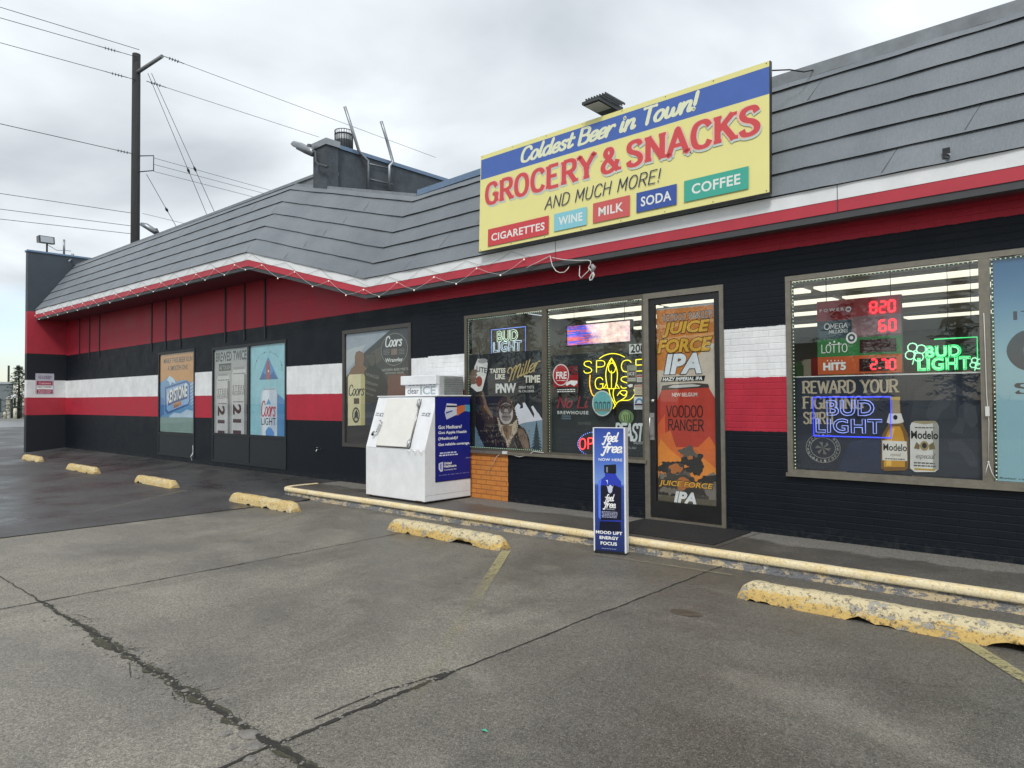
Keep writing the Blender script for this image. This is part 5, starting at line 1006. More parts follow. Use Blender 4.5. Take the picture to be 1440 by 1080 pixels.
# ---- wall notice on the wing wall, plane x = -27.7
PX = Plane((-27.695, 0, 0), (0, 1, 0), (0, 0, 1)); v = (40, 515, 21.6)
S = Print('wall_notice', 'small white and red private parking notice on the wing wall', 'sign', PX, v, ((215, 215), (775, 850)), ink(180, 180, 192), basename='plate')
S.rect('red_panel', ink(150, 40, 66), 250, 450, 735, 580); S.text('lettering', ink(230, 190, 200), 'Customers', 310, 560, 690, 545, 480, bold=.02, shear=.2); S.lines('small_print', ink(80, 50, 80), 285, 395, 700, 390, 285, 3, 4); S.rect('white_panel', Wt, 262, 590, 735, 700); S.text('lettering', K_, 'NOT TOWED', 280, 660, 705, 650, 610, bold=.02); S.rect('red_panel', ink(140, 50, 74), 250, 705, 735, 830); S.lines('small_print', ink(220, 180, 190), 280, 820, 720, 815, 720, 3, 8); S.done()

# ================================================================== NEON AND LED SIGNS
def fit_loops(loops, pl, fr, off):
    allp = [p for l in loops for p in l]; x0, x1, y0, y1 = bounds(allp); a0, a1, b0, b1 = fr
    return [[pl.to(a0+(a1-a0)*(x-x0)/(x1-x0), b0+(b1-b0)*(y-y0)/(y1-y0), off) for x, y in l] for l in loops]
def rc(pl, v, x0, y0, x1, y1): ox, oy, s_ = v; a0, b1 = pl.hit(ox+x0/s_, oy+y0/s_); a1, b0 = pl.hit(ox+x1/s_, oy+y1/s_); return a0, a1, b0, b1
def inset(fr, k): a0, a1, b0, b1 = fr; return a0+k, a1-k, b0+k, b1-k
def neon_outline(root, name, body, pl, fr, m, r=.004, bold=.02, double=False, off=0):
    mb = MB().use(m)
    for lp in fit_loops(outline2d(body, bold, 0, 1.08), pl, fr, off): mb.tube(lp+[lp[0]], r, 5)
    if double:
        st = strokes(body, 1.6); 
    mb.build(name, root)
def neon_rect(root, pl, fr, m, r=.005, off=0, name='neon_border'):
    a0, a1, b0, b1 = fr; MB().use(m).tube([pl.to(a0, b0, off), pl.to(a1, b0, off), pl.to(a1, b1, off), pl.to(a0, b1, off), pl.to(a0, b0, off)], r, 6).build(name, root)
PN = facade(.08); v8 = (640, 400, 3.857)
fr = rc(PN, v8, 197, 247, 382, 372); g = thing('neon_sign', PN.to(fr[0], fr[2]), 'pale white and blue neon BUD LIGHT sign above the ape poster', 'neon sign')
neon_rect(g, PN, fr, glow(120, 150, 240, 1.0)); f2 = rc(PN, v8, 228, 254, 340, 303); neon_outline(g, 'neon_word', 'BUD', PN, f2, glow(200, 225, 200, 1.0), .0045); f2 = rc(PN, v8, 207, 315, 360, 358); neon_outline(g, 'neon_word', 'LIGHT', PN, f2, glow(190, 210, 225, .9), .0045)
mb = MB().use(m_wire); mb.tube([PN.to(fr[0]+.05, fr[3], -.02), PN.to(fr[0]+.05, 3.1, -.02)], .003, 4); mb.tube([PN.to(fr[1]-.05, fr[3], -.02), PN.to(fr[1]-.05, 3.1, -.02)], .003, 4); mb.build('hanger', g)
# blue one in front of the navy poster
PB = facade(.032); v2 = (1090, 340, 2.843)
fr = rc(PB, v2, 152, 622, 464, 784); g = thing('neon_sign', PB.to(fr[0], fr[2]), 'blue framed neon BUD LIGHT sign over the REWARD YOUR FIGHTING SPIRIT poster', 'neon sign')
neon_rect(g, PB, fr, glow(50, 66, 240, 1.8), .006); neon_outline(g, 'neon_word', 'BUD', PB, rc(PB, v2, 207, 634, 396, 696), glow(135, 150, 225, .85), .0045); neon_outline(g, 'neon_word', 'LIGHT', PB, rc(PB, v2, 163, 707, 428, 768), glow(135, 150, 225, .85), .0045)
# green clover sign
PG = facade(.3); v3 = (1120, 400, 5.143); gg = glow(70, 225, 130, 1.0); gl = glow(160, 240, 190, 1.0)
fr = rc(PG, v3, 850, 405, 1312, 622); g = thing('neon_sign', PG.to(fr[0], fr[2]), 'green neon BUD LIGHT sign with clovers beside the lottery board', 'neon sign')
MB().use(mat('dark_green_backing', (.008, .05, .022), .4)).slab(PG, [(rc(PG, v3, 870, 525, 1340, 625)[0], rc(PG, v3, 870, 525, 1340, 625)[2]), (fr[1]+.12, fr[2]), (fr[1]+.12, fr[2]+.26), (rc(PG, v3, 870, 525, 1340, 625)[0], fr[2]+.26)], -.03, -.02).build('backing', g)
MB().use(gg).tube([PG.to(fr[0]+.18, fr[3]), PG.to(fr[1], fr[3]), PG.to(fr[1], fr[3]-.28)], .006, 5).build('neon_border', g)
neon_outline(g, 'neon_word', 'BUD', PG, rc(PG, v3, 932, 448, 1190, 522), gg, .006); neon_outline(g, 'neon_word', 'BUD', PG, inset(rc(PG, v3, 932, 448, 1190, 522), .012), gl, .003, -.015, off=.004)
neon_outline(g, 'neon_word', 'LIGHT', PG, rc(PG, v3, 876, 534, 1260, 614), gg, .006); neon_outline(g, 'neon_word', 'LIGHT', PG, inset(rc(PG, v3, 876, 534, 1260, 614), .012), gl, .003, -.015, off=.004)
def clover(x, y, r_):
    ca, cb_ = PG.hit(1120+x/5.143, 400+y/5.143); mb = MB().use(gl)
    for k in range(4):
        th = k*math.pi/2+.5; c = (ca+r_*.55*math.cos(th), cb_+r_*.55*math.sin(th)); mb.tube([PG.to(c[0]+r_*.42*math.cos(q*.7), c[1]+r_*.42*math.sin(q*.7), .002*k) for q in range(10)], .006, 5)
    mb.tube([PG.to(ca, cb_), PG.to(ca-r_*.3, cb_-r_*1.2)], .006, 5); mb.build('neon_clover', g)
clover(862, 490, .105); clover(1303, 570, .06)
mb = MB().use(m_wire); mb.tube([PG.to(fr[0]+.3, fr[3], -.02), PG.to(fr[0]+.3, 3.15, -.02)], .003, 4); mb.tube([PG.to(fr[1]-.05, fr[3], -.02), PG.to(fr[1]-.05, 3.15, -.02)], .003, 4); mb.build('hanger', g)
# yellow SPACE GAS
PS5 = facade(.060); v5 = (765, 430, 5.145); gy = glow(235, 222, 40, 1.25); ga = glow(255, 190, 40, 1.4)
def P5(x, y, off=0): a, b = PS5.hit(765+x/5.145, 430+y/5.145); return PS5.to(a, b, off)
g = thing('neon_sign', P5(490, 760), 'yellow neon SPACE GAS sign with a rocket in the pane beside the door', 'neon sign')
def neon_path(name, pts, m, r=.006, off=0, sm=True): MB().use(m).tube([P5(x, y, off) for x, y in (smooth(pts, 5) if sm else pts)], r, 6).build(name, g)
def neon_letters(body, x0, y0, x1, y1, yt, m, r=.006):
    ST = strokes(body, 2.0); allp = [p for s_, _ in ST for p in s_]; bx0, bx1, by0, by1 = bounds(allp); mb = MB().use(m)
    for st, _ in ST:
        mb.tube([P5(x0+(x1-x0)*(x-bx0)/(bx1-bx0), (y0+(y1-y0)*(x-bx0)/(bx1-bx0))+(yt-y0)*y/10) for x, y in st], r, 6)
    mb.build('neon_letters', g)
neon_letters('SP', 288, 488, 440, 482, 402, gy); neon_letters('CE', 560, 480, 726, 470, 396, gy); neon_letters('G', 370, 604, 432, 602, 520, gy); neon_letters('S', 556, 598, 612, 594, 515, gy)
neon_path('neon_rocket', [(488, 378), (462, 425), (448, 480), (450, 540), (462, 600)], gy); neon_path('neon_rocket', [(488, 378), (514, 422), (530, 480), (528, 540), (514, 600)], gy); neon_path('neon_rocket', [(462, 600), (514, 600)], gy, sm=False)
neon_path('neon_rocket', [(492+26*math.cos(k*.63), 450+36*math.sin(k*.63)) for k in range(11)], gy); neon_path('neon_rocket', [(455, 560), (430, 600), (455, 595)], gy, sm=False); neon_path('neon_rocket', [(520, 560), (546, 600), (518, 595)], gy, sm=False); neon_path('neon_rocket', [(466, 445), (488, 390), (512, 440)], gy, .005)
neon_path('neon_rocket', [(488, 470), (488, 600)], gy, sm=False); neon_path('neon_flame', [(470, 605), (480, 650), (505, 700), (515, 730)], gy); neon_path('neon_flame', [(505, 605), (500, 640), (512, 690), (522, 700)], gy)
neon_path('neon_flame', [(650, 605), (655, 640), (620, 680), (560, 685), (530, 700), (500, 745)], gy); neon_path('neon_flame', [(545, 625), (580, 650), (600, 620), (560, 615), (530, 650)], gy); neon_path('neon_flame', [(600, 625), (590, 660), (545, 690)], gy)
neon_path('neon_ring', [(400, 382), (440, 358), (490, 346), (540, 352), (585, 372)], gy); neon_path('neon_ring', [(334, 500), (330, 560), (338, 610), (352, 645), (378, 668)], ga)
mb = MB().use(m_wire)
for x in (380, 420, 455, 480, 535, 570): mb.tube([P5(x, 400, -.012), P5(x, 690, -.012)], .0018, 4)
for y in (470, 560): mb.tube([P5(340, y, -.012), P5(600, y-6, -.012)], .0018, 4)
mb.build('wire_grid', g)
# OPEN sign
go = thing('neon_sign', P5(330, 1080), 'red OPEN neon with a blue dotted oval, half hidden behind the blue floor display', 'neon sign'); g = go
neon_letters('OP', 258, 1040, 355, 1034, 962, glow(255, 60, 60, 2.2), .009); neon_letters('EN', 385, 1032, 470, 1028, 958, glow(255, 60, 60, 2.2), .009)
mb = MB().use(glow(110, 150, 255, 2.2))
for k in range(44): th = k/44*6.2832; mb.ball(P5(365+120*math.cos(th), 1000+86*math.sin(th)), .006, 6)
mb.build('blue_dots', go)
# blown out scrolling LED panel
lm, t, b = newmat('led_panel'); P = WORLDP(t); x, y, z = SEP(t, P); vv = MAP(t, P, (1.2, 1, 26)); n = NZ(t, vv, 1.6, 4, .7); n2 = NZ(t, MAP(t, P, (2.2, 1, 3)), 1.5, 5, .8)
c = MIXC(t, MR(t, n, .42, .58), (.05, .12, .85), (.95, .16, .12)); cx_ = MATH(t, 'ADD', x, 5.35); core = MR(t, MATH(t, 'ABSOLUTE', cx_), .1, .6, 1, 0); k = MR(t, MATH(t, 'MULTIPLY_ADD', core, .6, n2), .62, 1.0)
c = MIXC(t, k, c, (1.0, .72, .62)); t.links.new(c, b.inputs['Emission Color']); t.links.new(MR(t, n2, .3, .7, .25, 1.1), b.inputs['Emission Strength']); b.inputs['Base Color'].default_value = (.02, .02, .02, 1)
PLD = facade(.2); a0, a1, b0, b1 = rc(PLD, v5, 168, 150, 622, 255)
g = thing('led_message_board', PLD.to(a0, b0), 'bright red and blue LED message board hanging high beside the door', 'LED sign'); MB().use(m_black).slab(PLD, [(a0-.02, b0-.02), (a1+.02, b0-.02), (a1+.02, b1+.02), (a0-.02, b1+.02)], -.06, -.004).build('housing', g); MB().use(lm).poly(PLD, [(a0, b0), (a1, b0), (a1, b1), (a0, b1)], 0).build('screen', g)
mb = MB().use(m_wire); [mb.tube([PLD.to(a, b1+.01, -.03), PLD.to(a, 3.17, -.03)], .003, 4) for a in (a0+.1, a1-.1)]; mb.build('hanger', g)
# dotted LED strips round the glass
ld = glow(170, 200, 165, .8)
def strip(x0, x1, z0, z1, label, skip=''):
    g = thing('led_strip', ((x0+x1)/2, .022, z0), label, 'light strip'); mb = MB().use(m_black); ds = MB().use(ld); y = .023
    def run(a, b):
        a = Vector(a); b = Vector(b); L_ = (b-a).length; n = int(L_/.038)
        for i in range(n+1):
            p = a.lerp(b, i/n); ds.box(p.x-.0055, p.x+.0055, y-.004, y-.001, p.z-.0055, p.z+.0055)
        mb.box(min(a.x, b.x)-.009, max(a.x, b.x)+.009, y, y+.003, min(a.z, b.z)-.009, max(a.z, b.z)+.009)
    if 'l' not in skip: run((x0, y, z0), (x0, y, z1))
    if 'r' not in skip: run((x1, y, z0), (x1, y, z1))
    run((x0+.03, y, z1), (x1-.03, y, z1))
    if 'b' not in skip: run((x0+.03, y, z0), (x1-.03, y, z0))
    mb.build('tape', g); o = ds.build('diodes', g)
strip(W4[0]+.065, x_m4-.06, W4[2]+.065, W4[3]-.065, 'dotted LED strip round the edge of the pane with the ape poster'); strip(x_m4+.06, W4[1]-.065, W4[2]+.065, W4[3]-.065, 'dotted LED strip round the pane beside the entrance door', 'b')
strip(W6[0]+.07, x_m6-.06, W6[2]+.07, W6[3]-.07, 'dotted LED strip along the top and left of the pane with the lottery board', 'rb'); strip(x_m6+.06, W6[1]-.07, W6[2]+.07, W6[3]-.07, 'dotted LED strip round the pane with the light blue poster', 'b')

# ================================================================== FREEZER, DISPLAY, KERB STOPS
FX0, FX1 = -9.27, -7.857
fz = thing('ice_freezer', (-8.56, -.5, 0), 'white slant front ice merchandiser standing on the walkway by the orange brick', 'ice freezer')
prof = [(-.989, .03), (-.989, .79), (-.742, 1.56), (-.742, 1.574), (-.04, 1.574), (-.04, .03)]
mb = MB().use(m_white); n = len(prof); r_ = .012
for (x0, x1, s_) in ((FX0, FX1, 0),):
    vs = [(x0, y, z) for y, z in prof]+[(x1, y, z) for y, z in prof]; mb.add(vs, [(i, (i+1) % n, n+(i+1) % n, n+i) for i in range(n)]+[tuple(range(n))[::-1], tuple(range(n, 2*n))])
body = mb.build('cabinet', fz); bv = body.modifiers.new('bevel', 'BEVEL'); bv.width = .012; bv.segments = 3
mb = MB().use(m_white); mb.box(FX0-.012, FX1+.012, -.755, -.03, 1.576, 1.594); o = mb.build('top_lip', fz); o.modifiers.new('bevel', 'BEVEL').width = .005
mb = MB().use(m_black); mb.box(FX0+.05, FX1-.05, -.95, -.08, 0, .029); mb.build('plinth', fz)
PF = Plane((0, -.989, .79), (1, 0, 0), (0, .247, .77)); vf = (500, 520, 5.4)
hx = lambda x, y: PF.hit(500+x/5.4, 520+y/5.4)
da0 = (hx(165, 583)[0]+hx(250, 222)[0])/2; da1 = (hx(405, 596)[0]+hx(503, 226)[0])/2; db0 = hx(165, 583)[1]+.01; db1 = hx(250, 226)[1]
mb = MB().use(mat('door_enamel', (.68, .67, .63), .42, var=.06, vscale=5, bump=.15, bscale=5)).slab(PF, [(da0, db0), (da1, db0), (da1, db1), (da0, db1)], .004, .035); dd = mb.build('door', fz); dd.modifiers.new('bevel', 'BEVEL').width = .006
mb = MB().use(m_black).slab(PF, [(da0-.012, db0-.014), (da1+.014, db0-.014), (da1+.014, db1+.008), (da0-.012, db1+.008)], .0005, .004); mb.build('gasket', dd)
for b in (db0+.06, db1-.07):
    mb = MB().use(m_steel).slab(PF, [(da1-.03, b-.045), (da1+.035, b-.045), (da1+.035, b+.045), (da1-.03, b+.045)], .034, .046); mb.tube([PF.to(da1+.008, b-.06, .045), PF.to(da1+.008, b+.06, .045)], .011, 8); mb.build('hinge', dd)
MB().use(m_steel).tube([PF.to(da1+.012, db0+.1, .02), PF.to(da1+.012, db1-.1, .02)], .007, 6).build('hinge_rod', dd)
la, lb = da0+.0, db0+.30
mb = MB().use(m_steel).slab(PF, [(la-.05, lb-.06), (la+.02, lb-.07), (la+.045, lb+.03), (la-.02, lb+.05)], .035, .055); mb.tube([PF.to(la-.02, lb+.10, .05), PF.to(la+.05, lb+.07, .065)], .012, 8); mb.tube([PF.to(la-.03, lb-.08, .05), PF.to(la-.1, lb-.09, .06), PF.to(la-.115, lb-.12, .06)], .014, 8); mb.build('latch', dd)
MB().use(m_black).ball(PF.to(la-.12, lb-.13, .05), .024, 8).build('padlock', dd)
mb = MB().use(mat('seam_grey', (.3, .3, .3), .6)); mb.box(FX0+.003, FX1-.003, -.9905, -.9885, .786, .7895); mb.box(FX1-.001, FX1+.0012, -.985, -.05, .118, .121); mb.build('seam', fz)
MB().use(mat('rust', (.16, .075, .035), .9, var=.5, vscale=30)).box(FX0+.03, FX0+.16, -.9908, -.9885, .033, .04).box(FX1-.2, FX1-.05, -.9908, -.9885, .033, .043).build('rust_edge', fz)
# dented skirt crease under the door, right corner
mb = MB().use(m_white); 
for k in range(3):
    a = FX1-.42+k*.14; mb.add([(a, -.9895, .79), (a+.14, -.9895, .785), (a+.07, -.993, .70), (a+.07, -1.004, .765)], [(0, 2, 3), (2, 1, 3), (0, 3, 1)])
mb.build('dent', fz)
def on_parent(parent, plane, view):
    S = Print.__new__(Print); S.pl = plane; S.vw = view; S.parts = {}; S.off = .0015; S.step = .00015; S.ab = (-99, 99, -99, 99); S.root = parent; return S
S = on_parent(fz, PF, vf)
for x in (150, 500): S.text('ice_lettering', ink(70, 80, 94), 'ICE', x+28, 354, x+66, 356, 326, bold=.02, shear=.25); S.lines('ice_lettering', ink(110, 118, 130), x, 352, x+24, 352, 322, 2, 4)
S.text('ice_lettering', ink(90, 98, 110), 'ICE', 0, 0, 0, 0, 0, fr=(FX1-.2, FX1-.19, .3, .3, .01))
S.done()
PR = Plane((FX1+.004, 0, 0), (0, 1, 0), (0, 0, 1)); 
S = on_parent(fz, PR, vf); a0, b1 = S.p(607, 209); a1, b0 = S.p(902, 818); b0 = (b0+S.p(610, 850)[1])/2; S.ab = (a0, a1, b0, b1); a1 = min(a1, -.06); S.ab = (a0, a1, b0, b1)
MB().use(ink(24, 32, 122)).slab(PR, [(a0, b0), (a1, b0), (a1, b1), (a0, b1)], -.003, .0015).build('advert_panel', fz); adv = fz.children[-1]; S.root = [c for c in fz.children if c.name.startswith('advert_panel')][0]
MB().use(ink(18, 18, 36)).slab(PR, [(a0-.008, b0-.008), (a1+.008, b0-.008), (a1+.008, b1+.008), (a0-.008, b1+.008)], -.0035, .0005).build('advert_border', S.root)
S.poly('hand_picture', ink(70, 150, 180), [(825, 266), (900, 266), (900, 318), (825, 312)]); S.poly('hand_picture', ink(196, 108, 66), [(765, 280), (800, 270), (832, 268), (832, 312), (800, 330), (770, 350), (762, 330)])
S.poly('card_picture', ink(206, 206, 214), [(678, 318), (692, 255), (768, 260), (768, 300), (690, 378)]); S.poly('card_picture', ink(190, 196, 210), [(675, 320), (765, 296), (770, 340), (690, 378)]); S.poly('card_picture', ink(30, 30, 60), [(690, 270), (768, 272), (768, 284), (688, 284)]); S.poly('card_picture', ink(60, 80, 150), [(684, 322), (735, 306), (735, 316), (686, 334)])
for body, y0, y1, xr in (('Got Medicare?', 448, 446, 806), ('Got Apple Health', 494, 486, 842), ('(Medicaid)?', 540, 532, 776), ('Get reliable coverage.', 584, 572, 866)): S.text('lettering', Wt, body, 628, y0, xr, y1, y0-28, bold=.025)
S.lines('small_print', ink(190, 194, 220), 628, 642, 780, 636, 620, 1, 2); S.text('lettering', Wt, 'Call 800 555, TTY 711', 628, 660, 792, 650, 645, bold=.02) if False else S.lines('small_print', ink(210, 214, 232), 628, 660, 792, 648, 642, 1, 12)
S.poly('shield_picture', ink(200, 204, 224), [(630, 712), (662, 698), (662, 770), (645, 776), (630, 755)]); S.poly('shield_picture', ink(120, 124, 180), [(640, 716), (652, 710), (652, 766), (640, 752)])
S.text('lettering', Wt, 'United', 670, 720, 728, 716, 700, bold=.03); S.text('lettering', Wt, 'Healthcare', 670, 742, 764, 736, 722, bold=.03); S.text('small_print', ink(206, 210, 230), 'Community Plan', 672, 768, 765, 762, 752, bold=.01); S.lines('small_print', ink(110, 114, 170), 625, 808, 885, 782, 796, 1, 7)
S.text('small_print', ink(190, 190, 220), 'Learn more', 836, 672, 890, 668, 662); S.done()
# sign box and vent on the roof of the chest
xr = at(645, 540, y=-.06).x; yf = at(616, 540, x=xr).y; xl = at(570, 545, y=yf).x; ztp = at(590, 528, y=yf-.05).z; xl2 = at(563, 530, y=yf-.05).x; zlid = at(590, 541, y=yf-.05).z
mb = MB().use(m_white); mb.box(xl, xr-.005, yf, -.06, 1.594, zlid); mb.build('sign_box', fz)
mb = MB().use(m_white); mb.box(xl2, xr+.0, yf-.05, -.055, zlid+.001, ztp); o = mb.build('sign_box_lid', fz); o.modifiers.new('bevel', 'BEVEL').width = .008
mb = MB().use(mat('condenser_metal', (.33, .35, .34), .5, .4, var=.2)); mb.box(xr-.004, xr+.10, yf+.03, -.06, 1.596, ztp-.02)
for k in range(16): y = yf+.04+k*((-.07-yf-.04)/16); mb.box(xr+.101, xr+.112, y, y+.008, 1.60, ztp-.03)
mb.use(m_black)
for k in range(7): z = 1.62+k*(ztp-.05-1.62)/7; mb.box(xr+.1005, xr+.106, yf+.035, -.065, z, z+.008)
mb.build('condenser_grille', fz)
S = on_parent(fz, facade(yf), (420, 400, 3.377)); S.text('ice_lettering', ink(30, 34, 44), 'clear', 518, 519, 570, 520, 492, bold=0); S.text('ice_lettering', ink(150, 165, 170), 'ICE', 578, 522, 650, 523, 483, bold=.02); S.lines('ice_lettering', ink(80, 86, 96), 520, 482, 650, 480, 474, 1, 3); S.done()

# ---- blue drink display standing in the lot
ffu = Vector((.35, .11, 0)).normalized(); A = Vector((-4.475, -1.53, ZL)); PFF = Plane((A.x, A.y, 0), ffu, (0, 0, 1)); vff = (820, 590, 5.4)
w1 = PFF.hit(820+325/5.4, 590+1000/5.4)[0]; w0 = PFF.hit(820+80/5.4, 590+540/5.4)[0]; ztp_ = PFF.hit(820+200/5.4, 590+66/5.4)[1]; nrm = PFF.n
ff = thing('floor_display', A+ffu*.19, 'slim blue standing display with a blue bottle, reading feel free now here', 'display stand')
bm_, t, b = newmat('blue_print_gradient'); P = WORLDP(t); x, y, z = SEP(t, P)
r_ = t.nodes.new('ShaderNodeValToRGB'); t.links.new(MR(t, z, ZL, ztp_), r_.inputs[0]); E2 = r_.color_ramp.elements; E2[0].position = 0; E2[0].color = (.008, .02, .10, 1); E2[1].position = 1; E2[1].color = (.022, .055, .30, 1)
for p_, c_ in ((.3, (.02, .045, .22)), (.54, (.03, .07, .30)), (.56, (.16, .28, .62)), (.75, (.06, .14, .52))): q = E2.new(p_); q.color = (*c_, 1)
t.links.new(r_.outputs[0], b.inputs['Base Color']); b.inputs['Roughness'].default_value = .35
zb_ = ZL+.03
mb = MB().use(bm_).slab(PFF, [(w0+.012, zb_), (w1-.012, zb_), (w1-.012, ztp_), (w0+.012, ztp_)], -.012, 0); mb.build('front_panel', ff)
mb = MB().use(mat('white_edge', (.68, .69, .72), .5)); 
for (a, b__) in ((w0-.003, w0+.0115), (w1-.0115, w1+.006)): mb.slab(PFF, [(a, zb_-.01), (b__, zb_-.01), (b__, ztp_+.006), (a, ztp_+.006)], -.10, .003)
mb.slab(PFF, [(w0+.012, ztp_+.001), (w1-.012, ztp_+.001), (w1-.012, ztp_+.006), (w0+.012, ztp_+.006)], -.1, .002); mb.build('side_panel', ff)
mb = MB().use(m_black).slab(PFF, [(w0+.01, ZL+.001), (w1-.01, ZL+.001), (w1-.01, zb_-.001), (w0+.01, zb_-.001)], -.12, .01); mb.build('base', ff)
S = on_parent(ff, PFF, vff); S.off = .001
S.lettering('brand_lettering', Wt, 'feel', 140, 168, 274, 168, 100, 1.7, 1.3, .22, gap=-.35); S.lettering('brand_lettering', Wt, 'free.', 132, 250, 300, 250, 178, 1.7, 1.3, .22, gap=-.35); S.text('lettering', Wt, 'NOW HERE', 118, 312, 298, 318, 292, bold=.015, space=1.1)
S.poly('bottle_picture', ink(20, 22, 30), [(160, 345), (250, 340), (252, 405), (245, 412), (168, 408), (160, 400)]); S.poly('bottle_picture', ink(120, 124, 140), [(176, 360), (188, 360), (188, 402), (176, 400)])
S.poly('bottle_picture', ink(42, 58, 168), [(166, 408), (246, 412), (262, 440), (288, 470), (290, 500), (290, 760), (282, 775), (130, 770), (118, 750), (116, 490), (122, 465), (150, 445), (166, 430)])
S.poly('bottle_picture', ink(84, 120, 226), [(118, 740), (116, 490), (124, 466), (140, 455), (134, 500), (136, 760)]); S.poly('bottle_picture', ink(190, 206, 246), [(172, 462), (188, 458), (188, 498), (182, 470)])
S.poly('bottle_picture', ink(18, 20, 42), [(134, 500), (240, 498), (290, 520), (290, 765), (134, 765)]); S.poly('bottle_picture', ink(10, 12, 36), [(128, 772), (286, 778), (290, 850), (124, 845)])
S.poly('emblem_picture', ink(190, 196, 214), [(186, 520), (178, 500), (190, 510), (206, 494), (222, 510), (232, 500), (224, 520), (220, 550), (206, 562), (192, 550)])
S.lettering('bottle_lettering', Wt, 'feel', 158, 618, 240, 618, 568, 1.6, 1.2, .22, gap=-.35); S.lettering('bottle_lettering', Wt, 'free.', 150, 668, 250, 668, 620, 1.6, 1.2, .22, gap=-.35); S.text('bottle_lettering', ink(190, 194, 206), 'CLASSIC', 168, 684, 244, 686, 674); S.lines('small_print', ink(160, 164, 190), 140, 745, 262, 748, 694, 5, 3)
for body, q in (('MOOD LIFT', (98, 866, 298, 876, 842)), ('ENERGY', (126, 908, 270, 914, 884)), ('FOCUS', (134, 952, 258, 956, 926))): S.text('lettering', Wt, body, *q, bold=.035, space=1.05)
S.lines('small_print', ink(150, 156, 200), 135, 982, 255, 986, 974, 1, 6); S.done()

# ---- wheel stops
def wheel_stop(x0, x1, y, m, label, seed, zb=ZL, h=.145, dpt=.22, tilt=0):
    rnd = random.Random(seed); n = 70; vs = []; pf = [(0, 0), (.008, .045), (.022, .085), (.045, .125), (.075, .142), (.145, .142), (.175, .125), (.2, .08), (.22, 0)]; L_ = x1-x0; k = len(pf)
    for i in range(n+1):
        u = i/n; x = x0+L_*u; e = min(u, 1-u)*L_; es = min(1, (e/.10))**.5 if e < .10 else 1
        for j, (yy, zz) in enumerate(pf):
            nz = mnoise.noise(Vector((x*5, j*1.3, seed)))*.008+mnoise.noise(Vector((x*21, j*2.1, seed+3)))*.006
            lift = 0
            if j in (0,): lift = max(0, mnoise.noise(Vector((x*2.3, seed, 1)))*.10+mnoise.noise(Vector((x*9, seed, 2)))*.035+mnoise.noise(Vector((x*28, seed, 2)))*.015)
            z2 = zz*(.35+.65*es)/.142*h+nz*(0 if zz == 0 else .8)+(lift if es == 1 else 0)
            vs.append((x, y+.11+(yy-.11)*(.8+.2*es)+nz+(lift*.25), zb+max(.001, z2)))
    mb = MB().use(m); mb.add(vs, [(i*k+j, i*k+j+1, (i+1)*k+j+1, (i+1)*k+j) for i in range(n) for j in range(k-1)], True); mb.add(vs[:k], [tuple(range(k))]); mb.add(vs[-k:], [tuple(range(k))[::-1]])
    o = mb.build('wheel_stop'); o.rotation_euler.z = tilt
    return tag(o, label, 'wheel stop', 'concrete wheel stops in a row before the store')
wheel_stop(-2.55, -.5, -2.23, M_STOP, 'large flaking yellow wheel stop at the right edge, nearest to the camera', 3)
wheel_stop(-7.27, -5.3, -2.15, M_STOP, 'flaking yellow wheel stop in front of the ice chest, left of the blue display', 14)
wheel_stop(-11.42, -9.48, -2.21, M_STOPFAR, 'cream wheel stop at the left end of the walkway kerb', 25)
wheel_stop(-15.75, -13.95, -2.12, M_STOPFAR, 'cream wheel stop on the asphalt below the leftmost window', 36)
wheel_stop(-20.2, -18.25, -2.12, M_STOPFAR, 'cream wheel stop on the asphalt, second from the far left', 47)
wheel_stop(-24.9, -23.3, -1.95, M_STOPFAR, 'cream wheel stop farthest away, by the wing wall', 58)
# dark wet concrete before the door, laid as a thin black slab
mb = MB().use(m_wet_patch); mb.box(-4.75, -3.35, -.98, -.06, .001, .012); o = mb.build('wet_patch'); o.modifiers.new('bevel', 'BEVEL').width = .004; tag(o, 'dark patch of wet concrete on the walkway before the entrance door', 'wet patch')
# hose bib
p = at(450, 632, y=0); g = thing('hose_tap', (p.x, 0, p.z), 'small metal hose tap low on the dark wall left of the ice chest', 'tap'); mb = MB().use(m_steel); mb.lathe((p.x, -.0, p.z), [(.03, -.006), (.03, 0)], 12, 'y'); mb.tube([(p.x, 0, p.z), (p.x, -.07, p.z), (p.x+.01, -.1, p.z-.04)], .012, 8); mb.build('spout', g); MB().use(m_galv).lathe((p.x, -.06, p.z+.035), [(.0, 0), (.022, .002), (.022, .01), (0, .012)], 8).build('valve_handle', g)
# paint drip on the panel of window one
pa, pb = at(271, 626, y=-.003), at(270, 648, y=-.003); mb = MB().use(m_whiteflat); mb.tube([pa, at(272, 636, y=-.003), at(269, 642, y=-.003), pb], [.004, .016, .02, .005], 6); o = mb.build('sealant_drip'); tag(o, 'white drip of sealant on the dark panel below the leftmost poster', 'drip')

